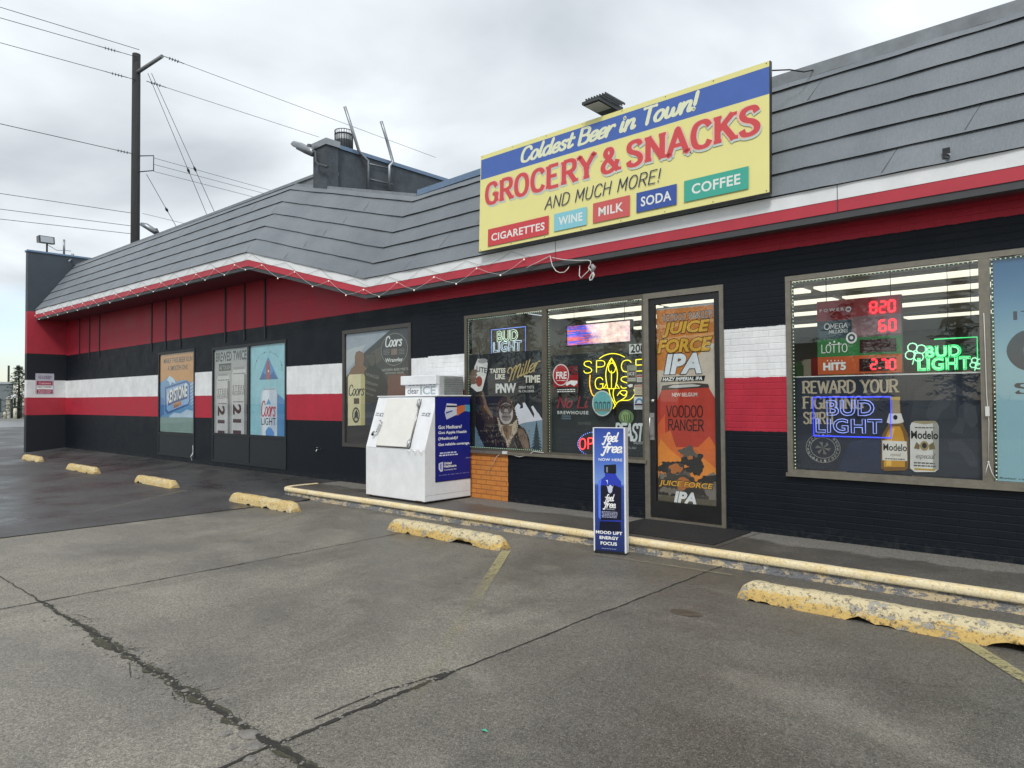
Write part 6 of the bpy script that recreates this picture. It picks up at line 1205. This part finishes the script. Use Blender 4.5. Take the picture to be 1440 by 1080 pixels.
# ================================================================== LIGHTS, CABLES AND ROOF GEAR
def fas(s, dz, dy=-.03):     # point on the fascia at run length s from the far left
    for e0, e1 in ((A0, A1), (A1, A2), (A2, A3)):
        l = (e1-e0).length
        if s <= l or e1 is A3: p = e0.lerp(e1, s/l); return p+Vector((0, dy, dz))
        s -= l
g = thing('string_lights', A0+Vector((0, 0, -.35)), 'string of small white bulbs zigzagging along the striped fascia', 'string lights'); bulbs = []; wire = []; wire2 = []; s = .05; k = 0
Lend = (A1-A0).length+(A2-A1).length+(at(772, 368, y=YE_R)-A2).length
while s < Lend:
    dz = -.20 if k % 2 == 0 else -.385; wire.append(fas(s, dz*.93+random.uniform(-.015, .015), -.04)); wire2.append(fas(s+.2, (-.03 if k % 2 else -.2)+random.uniform(-.02, .02), -.035)); s += .47+random.uniform(-.05, .05); k += 1
def sagw(pts, sag=.02): 
    o = []
    for a, b in zip(pts, pts[1:]): o += [a, a.lerp(b, .5)+Vector((0, 0, -sag))]
    return o+[pts[-1]]
MB().use(m_cable).tube(sagw(wire), .0026, 5).build('wire', g); MB().use(mat('thin_grey_wire', (.15, .15, .15), .6)).tube(sagw(wire2, .012), .0022, 4).build('wire', g)
bm = glow(255, 250, 235, .15)
for p in wire: MB().use(bm).ball(p+Vector((0, -.008, -.012)), .0135, 8).build('bulb', g)
# loose cable with plug
PC = lambda x, y, yy=-.37: at(740+x/12, 340+y/12, y=yy)
mb = MB().use(m_cable); mb.tube([PC(0, 440), PC(350, 265), PC(400, 235), PC(440, 400), PC(500, 490), PC(560, 520), PC(640, 515), PC(700, 460), PC(730, 410, -.3)], .006, 6); mb.tube([PC(430, 265), PC(640, 305), PC(860, 315), PC(1040, 310), PC(1090, 330), PC(1085, 380), PC(1050, 430), PC(1060, 480), PC(1010, 530), PC(925, 615), PC(895, 570), PC(905, 400, -.3)], .006, 6)
o = mb.build('loose_cable'); tag(o, 'loose white cable looping below the fascia under the big sign', 'cable')
mb = MB().use(mat('grey_plastic', (.3, .3, .3), .5)); mb.tube([PC(1110, 390), PC(1140, 430), PC(1120, 500)], [.02, .035, .02], 8); mb.use(m_cable); mb.tube([PC(1120, 500), PC(1150, 560), PC(1110, 640), PC(1075, 650), PC(1070, 610), PC(1110, 540), PC(1140, 520)], .009, 6); mb.tube([PC(1060, 440), PC(1090, 480), PC(1130, 540), PC(1120, 620)], .008, 6); tag(mb.build('cable_plug'), 'knotted cable end with a grey plug hanging from the fascia', 'plug')
# small bracket on the shingles near the right
p = at(1331, 216, y=YE_R-.02); g = thing('wall_hook', p, 'small dark metal bracket low on the roof shingles near the right edge', 'bracket'); mb = MB().use(m_black); mb.box(p.x-.03, p.x+.03, p.y-.015, p.y, p.z-.05, p.z+.05); mb.build('plate', g); MB().use(m_galv).tube([(p.x+.01, p.y-.02, p.z-.01), (p.x+.04, p.y-.05, p.z-.03), (p.x+.03, p.y-.05, p.z-.055), (p.x, p.y-.02, p.z-.04)], .008, 6).build('hook', g)
# window cable on the right mullion
pm_ = lambda x, y: at(1380+x/3, 340+y/3, y=-.03)
mb = MB().use(m_cable); mb.tube([pm_(10, 300), pm_(16, 450), pm_(22, 640), pm_(26, 690), pm_(32, 760), pm_(30, 930)], .0035, 5); mb.tube([pm_(30, 930), pm_(22, 960), pm_(16, 985)], .0035, 5); mb.tube([pm_(30, 930), pm_(45, 975), pm_(60, 1000)], .0035, 5); c = pm_(26, 715); mb.box(c.x-.016, c.x+.016, c.y-.012, c.y+.008, c.z-.045, c.z+.045); c = pm_(30, 930); mb.ball(c, .01, 6); tag(mb.build('switch_cord'), 'thin white cord with an inline switch on the frame of the right window', 'cord')
pm_ = lambda x, y: at(640+x/3.857, 400+y/3.857, y=-.035)
mb = MB().use(m_cable); mb.tube([pm_(275, 915), pm_(310, 925), pm_(350, 935), pm_(400, 925), pm_(425, 905), pm_(480, 912)], .005, 5); c = pm_(272, 912); mb.box(c.x-.045, c.x+.045, c.y-.02, c.y+.005, c.z-.02, c.z+.02); mb.tube([pm_(250, 915), pm_(225, 935), pm_(180, 1020)], .004, 5); tag(mb.build('led_driver_cord'), 'white cord and small driver box on the sill above the orange brick', 'cord')

# wall pack light above the sign
c = at(845, 148, y=-.3); g = thing('flood_light', Vector((c.x, .2, 5.2)), 'flat LED floodlight on an arm above the big yellow sign', 'floodlight', 'floodlights on the building')
a_, b_ = at(818, 150, y=-.75), at(872, 146, y=.1); Lc = at(846, 150, y=-.35)
mb = MB().use(m_dgrey); w_ = .13; y0, y1 = -.6, -.05; xc = Lc.x; zc = Lc.z
mb.hexa([(xc-w_, y0, zc-.02), (xc+w_, y0, zc-.02), (xc+w_, y1, zc-.03), (xc-w_, y1, zc-.03)], [(xc-w_, y0, zc+.015), (xc+w_, y0, zc+.015), (xc+w_, y1, zc+.05), (xc-w_, y1, zc+.05)])
for k in range(8): mb.box(xc-w_+.02+k*.042, xc-w_+.032+k*.042, y0+.05, y1-.05, zc+.045, zc+.07)
mb.build('housing', g); MB().use(mat('lamp_lens', (.5, .5, .48), .3)).box(xc-w_+.02, xc+w_-.02, y0+.03, y1-.25, zc-.0345, zc-.0305).build('lens', g)
mb = MB().use(m_dgrey); mb.box(xc-.05, xc+.05, -.05, .3, zc-.04, zc+.02); mb.tube([(xc, .25, zc), (xc, .3, 4.9)], .03, 8); mb.build('arm', g); MB().use(mat('photocell_blue', (.1, .2, .36), .4)).lathe((xc, -.2, zc+.05), [(0, .1), (.04, .1), (.045, 0)], 12).build('photocell', g)
mb = MB().use(m_wire); mb.tube([at(1086, 99, y=-.3), at(1110, 98, y=-.1), at(1130, 101, y=0), at(1146, 98, y=.25)], .008, 5); tag(mb.build('sign_wire'), 'short black wire from the big sign to the roof ridge', 'wire')
# floodlight on the wing wall
def X0(x, y, xx=-27.82): return at(x, y, x=xx)
p = X0(66, 353); g = thing('flood_light', Vector((p.x, p.y, 6.66)), 'square floodlight on a short post atop the wing wall at far left', 'floodlight', 'floodlights on the building')
t_ = X0(66, 343); mb = MB().use(m_dgrey); mb.tube([(p.x, p.y, 6.66), (p.x, p.y, t_.z)], .03, 8); mb.build('post', g); h0 = X0(64, 338); mb = MB().use(m_black); mb.hexa([(h0.x-.16, h0.y-.22, h0.z-.09), (h0.x+.16, h0.y-.22, h0.z-.13), (h0.x+.16, h0.y+.24, h0.z-.13), (h0.x-.16, h0.y+.24, h0.z-.09)], [(h0.x-.2, h0.y-.22, h0.z+.13), (h0.x+.1, h0.y-.22, h0.z+.13), (h0.x+.1, h0.y+.24, h0.z+.13), (h0.x-.2, h0.y+.24, h0.z+.13)]); mb.build('housing', g); MB().use(mat('lamp_glass_grey', (.32, .35, .38), .2)).hexa([(h0.x+.164, h0.y-.18, h0.z-.1), (h0.x+.168, h0.y-.18, h0.z-.1), (h0.x+.168, h0.y+.2, h0.z-.1), (h0.x+.164, h0.y+.2, h0.z-.1)], [(h0.x+.106, h0.y-.18, h0.z+.11), (h0.x+.11, h0.y-.18, h0.z+.11), (h0.x+.11, h0.y+.2, h0.z+.11), (h0.x+.106, h0.y+.2, h0.z+.11)]).build('lens', g)
a_, b_ = X0(90, 358), X0(90.5, 337); mb = MB().use(m_galv); mb.tube([(a_.x, a_.y, 6.66), (a_.x, a_.y, b_.z)], .035, 8); mb.tube([X0(68, 345), X0(80, 352), X0(90, 352), X0(100, 353)], .01, 5); tag(mb.build('conduit_stub'), 'short grey conduit post beside the floodlight on the wing wall', 'conduit')
# pole by the end of roof: small box and mast
a_ = X0(102, 362); mb = MB().use(m_galv); mb.tube([(a_.x, a_.y, 6.5), (a_.x, a_.y, X0(102, 357).z)], .05, 8); mb.tube([(a_.x, a_.y, 6.6), (a_.x+.3, a_.y-.2, 6.4)], .03, 6); tag(mb.build('vent_stub'), 'stubby grey vent at the far left end of the roof', 'vent pipe')
# street style lamp on the parapet
Yq = .1; q = lambda x, y, yy=Yq: at(360+x/3.375, 100+y/3.375, y=yy)
g = thing('arm_lamp', q(340, 455), 'grey street style lamp on a bent arm at the left corner of the rooftop parapet', 'street lamp'); MB().use(m_dgrey).tube([q(340, 455), q(330, 452), q(295, 442), q(284, 430), q(283, 385), q(270, 378)], .028, 8).build('arm', g)
mb = MB().use(m_galv); mb.tube([q(272, 392), q(262, 378), q(215, 358), q(180, 345), q(168, 345)], [.035, .065, .075, .06, .02], 10); mb.build('lamp_head', g); MB().use(m_dgrey).tube([q(268, 400), q(235, 382), q(195, 365)], [.03, .045, .03], 8).build('lens', g); MB().use(m_dgrey).lathe(q(253, 362), [(.045, 0), (.045, .06), (0, .07)], 10).build('photocell', g)
# drum shaped vent
c = at(483.5, 212, y=.9); zt = at(483.5, 184, y=.9).z; r_ = .19; g = thing('roof_turbine', (c.x, c.y, c.z-.3), 'drum shaped metal vent in a wire cage on the rooftop parapet', 'roof vent')
mb = MB().use(m_dgrey).lathe((c.x, c.y, c.z), [(0, -.05), (r_*.8, -.05), (r_, 0), (r_, .2)], 20); mb.build('drum', g); mb = MB().use(mat('drum_light', (.36, .38, .4), .5)).lathe((c.x, c.y, c.z), [(r_*.97, .2), (r_*.97, zt-c.z-.08), (0, zt-c.z-.06)], 20); mb.build('lid', g)
mb = MB().use(m_black)
for k in range(22): a = k/22*6.2832; mb.tube([(c.x+r_*math.cos(a), c.y+r_*math.sin(a), c.z), (c.x+r_*math.cos(a), c.y+r_*math.sin(a), zt-.02)], .006, 4)
for z in (zt-.02, zt-.1): mb.tube([(c.x+r_*1.01*math.cos(k*.35), c.y+r_*1.01*math.sin(k*.35), z) for k in range(19)], .009, 5)
mb.build('cage', g); mb = MB().use(m_dgrey); mb.tube([(c.x, c.y, c.z-.03), (c.x+.02, c.y-.05, c.z-.35), (c.x+.1, c.y-.3, c.z-.45)], .035, 8); mb.build('bracket', g)
# leaning vent pipes
def pipe(pts, label):
    mb = MB().use(m_galv); mb.tube([at(360+x/3.375, 100+y/3.375, x=-12.2) for x, y in pts], .034, 8); tag(mb.build('roof_pipe'), label, 'pipe', 'pipes on the parapet')
pipe([(530, 570), (530, 425), (497, 392), (488, 378), (470, 320), (421, 168)], 'taller grey pipe leaning left above the rooftop parapet'); pipe([(632, 570), (633, 450), (650, 432), (622, 330), (594, 238)], 'shorter grey pipe leaning left, right of the taller one on the parapet')
mb = MB().use(m_galv)
for (a, b) in (((540, 440), (640, 462)), ((540, 512), (650, 538))): mb.tube([at(360+x/3.375, 100+y/3.375, x=-12.26) for x, y in (a, b)], .012, 5)
tag(mb.build('conduit_run'), 'thin conduits running along the side of the rooftop parapet', 'conduit')

# ---- utility pole and lines
pb = at(190, 340, d=29); pt = at(197.5, 73, d=29); PXY = Vector((pb.x, pb.y, 0)); ZT = pt.z
pole = thing('utility_pole', (pb.x, pb.y, ZL), 'tall dark wooden utility pole behind the left end of the store', 'utility pole')
MB().use(m_wood).tube([(pb.x, pb.y, ZL), (pb.x, pb.y, ZT)], [.19, .155], 14).build('post', pole)
aE = at(228, 79, d=28.2); aS = Vector((pb.x, pb.y, at(205, 100, d=29).z))
MB().use(mat('arm_grey', (.2, .21, .22), .6, var=.2)).tube([aS, aE], [.09, .08], 6).build('cross_arm', pole)
mb = MB().use(m_dgrey); z1, z2 = at(214, 220, d=29).z, at(214, 241, d=29).z; xo = at(216, 230, d=28.9); mb.tube([(pb.x, pb.y, z1+.05), (xo.x, xo.y, z1), (xo.x, xo.y, z2), (pb.x, pb.y, z2)], .025, 5); mb.build('rack', pole)
def ins(p, dr, n=4, r_=.07):
    mb = MB().use(mat('insulator_grey', (.16, .17, .18), .35)); d = Vector(dr).normalized()
    for k in range(n): c = p+d*(k*.11); mb.tube([c-d*.02, c, c+d*.02], [.02, r_, .02], 8)
    mb.tube([p-d*.2, p+d*(n*.11+.15)], .018, 5); return mb.build('insulator', pole)
def line(x0, y0, x1, y1, label, d0=29, ext=2.2, z=None, r_=.012, insulate=None, m=None):
    a = at(x0, y0, d=d0); r = ray(x1, y1); zz = a.z if z is None else z
    b = CAMP+r*((zz-CAMP.z)/r.z); e = a+(b-a)*ext; L_ = (e-a).length; pts = [a.lerp(e, i/14)+Vector((0, 0, 0)) for i in range(15)]
    if insulate: ins(a+(b-a).normalized()*insulate, (b-a))
    o = MB().use(m or m_wire).tube(pts, r_, 4).build('power_line'); return tag(o, label, 'power line', 'overhead lines at the utility pole')
line(196, 70, 0, 10, 'topmost line from the pole top to the upper left corner'); line(192, 80, 0, 25, 'second line from the top running left of the pole', insulate=.8); line(190, 112, 0, 60, 'third line from the top running left of the pole', insulate=.5)
line(190, 217, 0, 174, 'line running left from halfway up the pole', insulate=.3, r_=.014); line(188, 300, 0, 272, 'upper of the three low lines left of the pole'); line(187, 318, 0, 294, 'middle of the three low lines left of the pole'); line(187, 329, 0, 308, 'lowest line left of the pole')
line(228, 78, 480, 172, 'line from the cross arm passing high over the rooftop vent', 28.2, 1.75, insulate=.3, r_=.010); line(206, 114, 360, 164, 'second line right of the pole, heading behind the arm lamp', ext=1.7, insulate=.2, r_=.010)
line(216, 222, 360, 262, 'upper of three cables leaving the rack right of the pole', ext=1.2, r_=.009); line(216, 231, 360, 269, 'middle of three cables leaving the rack right of the pole', ext=1.15, r_=.009); line(216, 241, 345, 274, 'lowest of three cables leaving the rack right of the pole', ext=1.1, r_=.009); line(200, 300, 258, 314, 'short low line right of the pole just above the roof', ext=1.3, r_=.008)
def guy(x0, y0, x1, y1, label, d1=20, m=None):
    a = at(x0, y0, d=29); r = ray(x1, y1); b = CAMP+r*31; e = a+(b-a)*1.15; mb = MB().use(m_wire); mb.tube([a, e], .011, 4); c = a.lerp(b, .68); dd_ = (b-a).normalized(); mb.tube([c-dd_*.12, c, c+dd_*.12], [.02, .06, .02], 6); tag(mb.build('guy_wire'), label, 'guy wire', 'guy wires of the utility pole')
guy(208, 103, 290, 300, 'left of the two long guy wires right of the pole'); guy(213, 103, 301, 297, 'right of the two long guy wires right of the pole'); guy(206, 245, 247, 317, 'short guy wire from the rack down to the roof')
# lamp on the pole just above the roof
g = thing('pole_lamp', at(222, 330, d=28.6), 'small grey flat lamp low beside the pole above the roof edge', 'lamp'); MB().use(m_galv).tube([at(198, 315, d=28.4), at(206, 318, d=28.4), at(220, 327, d=28.4)], [.07, .12, .12], 6).build('lamp_head', g); MB().use(m_dgrey).tube([at(219, 322, d=28.4), at(223, 330, d=28.4)], .07, 8).build('mount', g)

# ---- store interior fittings seen through the glass
tube_m = glow(255, 250, 228, 1.05); k = 0
def fixture(x0, x1, y):
    g = thing('ceiling_light', ((x0+x1)/2, y, 3.1), 'long white fluorescent ceiling fixture seen through the right window' if x0 > -4 else 'long white fluorescent ceiling fixture seen through the window by the door', 'ceiling light', 'fluorescent fixtures in right window' if x0 > -4 else 'fluorescent fixtures by the door')
    MB().use(m_whiteflat).box(x0, x1, y-.2, y+.2, 3.13, 3.178).build('housing', g); MB().use(tube_m).box(x0+.03, x1-.03, y-.18, y+.18, 3.10, 3.129).build('tube', g)
for y in (.75, 1.75, 2.9, 4.2, 5.8, 8.0):
    for x0 in (-8.6, -6.1, -3.6, -1.1, 1.4): fixture(x0, x0+2.4, y)
shm = mat('shelf_metal', (.42, .42, .4), .5); gm_ = [ink(150, 40, 40), ink(60, 90, 140), ink(180, 150, 60), ink(70, 110, 70), ink(190, 185, 175), ink(40, 40, 46)]
def gondola(x0, x1, y, label):
    g = thing('store_shelf', ((x0+x1)/2, y, 0), label, 'shelf'); mb = MB().use(shm); mb.box(x0, x1, y+.16, y+.2, 0, 2.1)
    for z in (.25, .65, 1.05, 1.45, 1.85): mb.box(x0, x1, y-.2, y+.158, z-.02, z)
    mb.build('shelving', g); mb = MB(); rnd = random.Random(int(y*10))
    for z in (.25, .65, 1.05, 1.45, 1.85):
        x = x0+.02
        while x < x1-.15: w_ = rnd.uniform(.06, .16); mb.use(rnd.choice(gm_)).box(x, x+w_, y-.18, y+.1, z+.001, z+rnd.uniform(.15, .3)); x += w_+.01
    mb.build('goods', g)
gondola(-7.6, -1.2, 3.4, 'stocked store shelf behind the windows left of the door'); gondola(-.6, 3.8, 3.0, 'stocked store shelf behind the right window')
mb = MB().use(mat('dark_backing', (.015, .016, .018), .9)); mb.box(W3[0]-.1, W3[1]+.1, .19, .21, W3[2]-.1, 2.95); mb.build('added_dark_backing', store); mb = MB().use(mat('dark_backing', (.015, .016, .018), .9)); mb.box(W1[0]-.1, W2[1]+.1, .19, .21, 0, 3.0); mb.build('added_dark_backing', store)  # panels added behind the posters to keep openings dark and block stray light

# ================================================================== TREES, STREET AND FAR THINGS
bark = mat('bark', (.05, .038, .028), .9, var=.3)
def leaf_mat(nm, a, b_):
    m, t, b = newmat(nm); P = WORLDP(t); t.links.new(MIXC(t, NZ(t, P, 1.2, 4, .6, .35, .65), a, b_), b.inputs['Base Color']); b.inputs['Roughness'].default_value = .7; return m
lf = leaf_mat('conifer_needles', (.014, .028, .014), (.035, .055, .026)); lf2 = leaf_mat('broad_leaves', (.03, .05, .015), (.07, .09, .03))
def conifer_mesh(seed, h=10., rb=2.4):
    rnd = random.Random(seed); tr = MB().use(bark).tube([(0, 0, 0), (.1, 0, h*.5), (0, 0, h)], [.22, .14, .02], 8); cr = MB().use(lf)
    n = 74
    for i in range(n):
        t = i/n; z = h*(.12+.87*t); L_ = rb*(1-t)**.8*rnd.uniform(.55, 1.15)+.15; a = i*2.4+rnd.uniform(-.3, .3); d = Vector((math.cos(a), math.sin(a), -.25+.5*t)); cr.tube([(0, 0, z), Vector((0, 0, z))+d*L_], [.03, .008], 3, False)
        for q in range(14):
            u = rnd.uniform(.15, 1); c = Vector((0, 0, z))+d*L_*u+Vector((rnd.uniform(-.22, .22), rnd.uniform(-.22, .22), rnd.uniform(-.28, .08)))
            e1 = Vector((rnd.uniform(-1, 1), rnd.uniform(-1, 1), rnd.uniform(-.4, .4))).normalized()*rnd.uniform(.12, .34); e2 = e1.cross(Vector((rnd.uniform(-1, 1), rnd.uniform(-1, 1), 1))).normalized()*.07
            cr.add([c-e1-e2, c+e1-e2*.3, c+e1*1.2+Vector((0, 0, -.08)), c-e1*.5+e2], [(0, 1, 2, 3)])
    return tr, cr
def broad_mesh(seed, h=8., rb=3.):
    rnd = random.Random(seed); tr = MB().use(bark).tube([(0, 0, 0), (.1, 0, h*.3), (0, .1, h*.6)], [.25, .18, .08], 8); cr = MB().use(lf2)
    for i in range(9): a = i*2.4; e = Vector((math.cos(a)*rb*.6, math.sin(a)*rb*.6, h*rnd.uniform(.5, .85))); tr.tube([(0, 0, h*.3+i*.1), e], [.07, .02], 5, False)
    cl = [(Vector((rnd.uniform(-1, 1)*rb*.7, rnd.uniform(-1, 1)*rb*.7, h*rnd.uniform(.4, .9))), rnd.uniform(.6, 1.1)) for _ in range(26)]
    for i in range(2600):
        c0, r0 = cl[i % 26]; d = Vector((rnd.gauss(0, 1), rnd.gauss(0, 1), rnd.gauss(0, 1))).normalized()*r0*rnd.uniform(.5, 1.1); c = c0+d
        e1 = Vector((rnd.uniform(-1, 1), rnd.uniform(-1, 1), rnd.uniform(-1, 1))).normalized()*.11; e2 = e1.orthogonal().normalized()*.08; cr.add([c-e1, c-e2, c+e1, c+e2], [(0, 1, 2, 3)])
    return tr, cr
def make_tree(fn, seed, loc, label, sc=1, nm='pine_tree'):
    g = thing(nm, (0, 0, 0), label, 'tree'); tr, cr = fn(seed); tr.build('trunk', g); cr.build('crown', g); g.location = loc; g.scale = (sc, sc, sc); g['_o'] = (0, 0, 0); return g
pc = at(26, 590, d=72); tz = at(26, 513, d=72).z
t0 = make_tree(conifer_mesh, 1, (pc.x, pc.y, ZL), 'dark conifer behind the low grey building at far left', (tz+.14)/10)
t0.scale.x = t0.scale.y = (tz+.14)/10*1.35
def cp(src, loc, label, sc): c = copy_tree(src, loc); c.scale = (sc*random.uniform(.9, 1.2), sc*random.uniform(.9, 1.2), sc); c['label'] = label; c.rotation_euler.z = random.uniform(0, 6); c['group'] = 'trees across the street reflected in the glass'; return c
far = [(-64, -58, 1.7), (-55, -56, 1.3), (-50, -60, 1.8), (-34, -50, 1.5), (-17, -52, 1.3), (-44, -58, 1.1), (-38, -62, 1.45), (-31, -64, .9), (-27, -58, 1.2), (-20, -60, 1.0), (-12, -63, 1.3), (-4, -60, .9), (6, -64, 1.2), (-74, -60, 1.3), (-58, -50, .8)]
bt0 = make_tree(broad_mesh, 5, (-47, -52, ZL), 'broad leaved tree across the street, reflected in the shop windows', 1.0, 'leafy_tree'); bt0['group'] = 'trees across the street reflected in the glass'
for i, (x, y, s_) in enumerate(far): cp(t0 if i % 3 else bt0, (x, y, ZL), 'tree across the street behind the camera, reflected in the shop windows', s_)
# low building, canopy and posts at far left
c0 = at(-30, 585, d=86); c1 = at(18, 585, d=86); zt = at(18, 540, d=86).z
g = thing('grey_building', (c1.x, c1.y, ZL), 'low flat roofed grey building in the distance at the left edge', 'building'); mb = MB().use(mat('far_grey_wall', (.2, .22, .23), .8, var=.08)); mb.box(c1.x-14, c1.x, c0.y-4, c1.y, ZL, zt); mb.build('wall', g); MB().use(mat('far_trim', (.45, .47, .48), .7)).box(c1.x-14.1, c1.x+.1, c0.y-4.1, c1.y+.1, zt+.003, zt+.25).build('roof_edge', g); MB().use(mat('far_glass', (.05, .06, .07), .2)).box(c1.x+.002, c1.x+.05, c1.y-3.4, c1.y-1.2, .6, 2.2).build('window', g)
g = thing('entrance_canopy', at(30, 585, d=80), 'small curved white canopy on posts beside the far grey building', 'canopy'); mb = MB().use(mat('far_white', (.6, .61, .6), .6)); pts = [at(15, 559, d=80), at(22, 556, d=80), at(30, 553.5, d=80), at(40, 552.5, d=80), at(52, 553, d=80)]
vs = [];
for p in pts: vs += [p, p+Vector((-2, 0, 0)), p+Vector((-2, 0, -.2)), p+Vector((0, 0, -.25))]
mb.add(vs, [(i*4+k, i*4+(k+1) % 4, (i+1)*4+(k+1) % 4, (i+1)*4+k) for i in range(4) for k in range(4)]); mb.build('roof', g); mb = MB().use(mat('far_dark', (.06, .06, .06), .8))
for x in (20, 24, 33, 40): p = at(x, 570, d=80); mb.tube([(p.x-1, p.y, ZL), (p.x-1, p.y, at(x, 557, d=80).z)], .12, 6)
mb.build('post', g)
bol = mat('bollard_cream', (.55, .53, .42), .7)
for i, (x, y0, y1, lb) in enumerate(((7, 579, 590, 'leftmost cream bollard across the street'), (17.5, 574, 585, 'second cream bollard from the left across the street'), (21.2, 574, 590, 'cream bollard across the street, below the canopy edge'), (29, 574, 586, 'cream bollard across the street, nearest the store'))):
    p = at(x, y1, z=-.05); zt = at(x, y0, d=(p-CAMP).dot(FW)).z; o = MB().use(bol).tube([(p.x, p.y, ZL), (p.x, p.y, zt-.08), (p.x, p.y, zt)], [.16, .16, .09], 10).build('bollard'); tag(o, lb, 'bollard', 'bollards across the street')
p = at(4, 575, d=82); o = MB().use(bol); o.box(p.x, p.x+.2, p.y-1.0, p.y-.7, ZL, at(4, 563, d=82).z); o.box(p.x, p.x+.2, p.y+.3, p.y+.6, ZL, at(4, 563, d=82).z); tag(o.build('gate_posts'), 'pale gate posts before the far grey building', 'gate')
p = at(12, 540, d=95); o = MB().use(m_wood).tube([(p.x, p.y, ZL), (p.x, p.y, at(12, 514, d=95).z)], .14, 6).build('distant_pole'); tag(o, 'thin distant pole left of the dark conifer', 'utility pole')
# house reflected in the glass
g = thing('house', (-34, -74, ZL), 'house with a pitched roof across the street, reflected in the shop windows', 'house'); MB().use(mat('house_wall', (.3, .29, .27), .8, var=.1)).box(-42, -26, -80, -70, ZL, 4.2).build('wall', g); MB().use(mat('house_roof', (.05, .05, .055), .9)).add([(-43, -81, 4.0), (-25, -81, 4.0), (-25, -69, 4.0), (-43, -69, 4.0), (-43, -75, 8), (-25, -75, 8)], [(0, 1, 5, 4), (2, 3, 4, 5), (0, 4, 3), (1, 2, 5)]).build('roof', g); MB().use(mat('far_glass', (.05, .06, .07), .2)).box(-37, -35, -69.99, -69.95, 1, 2.6).build('window', g)
for o in bpy.data.objects:
    if '_o' in o: del o['_o']
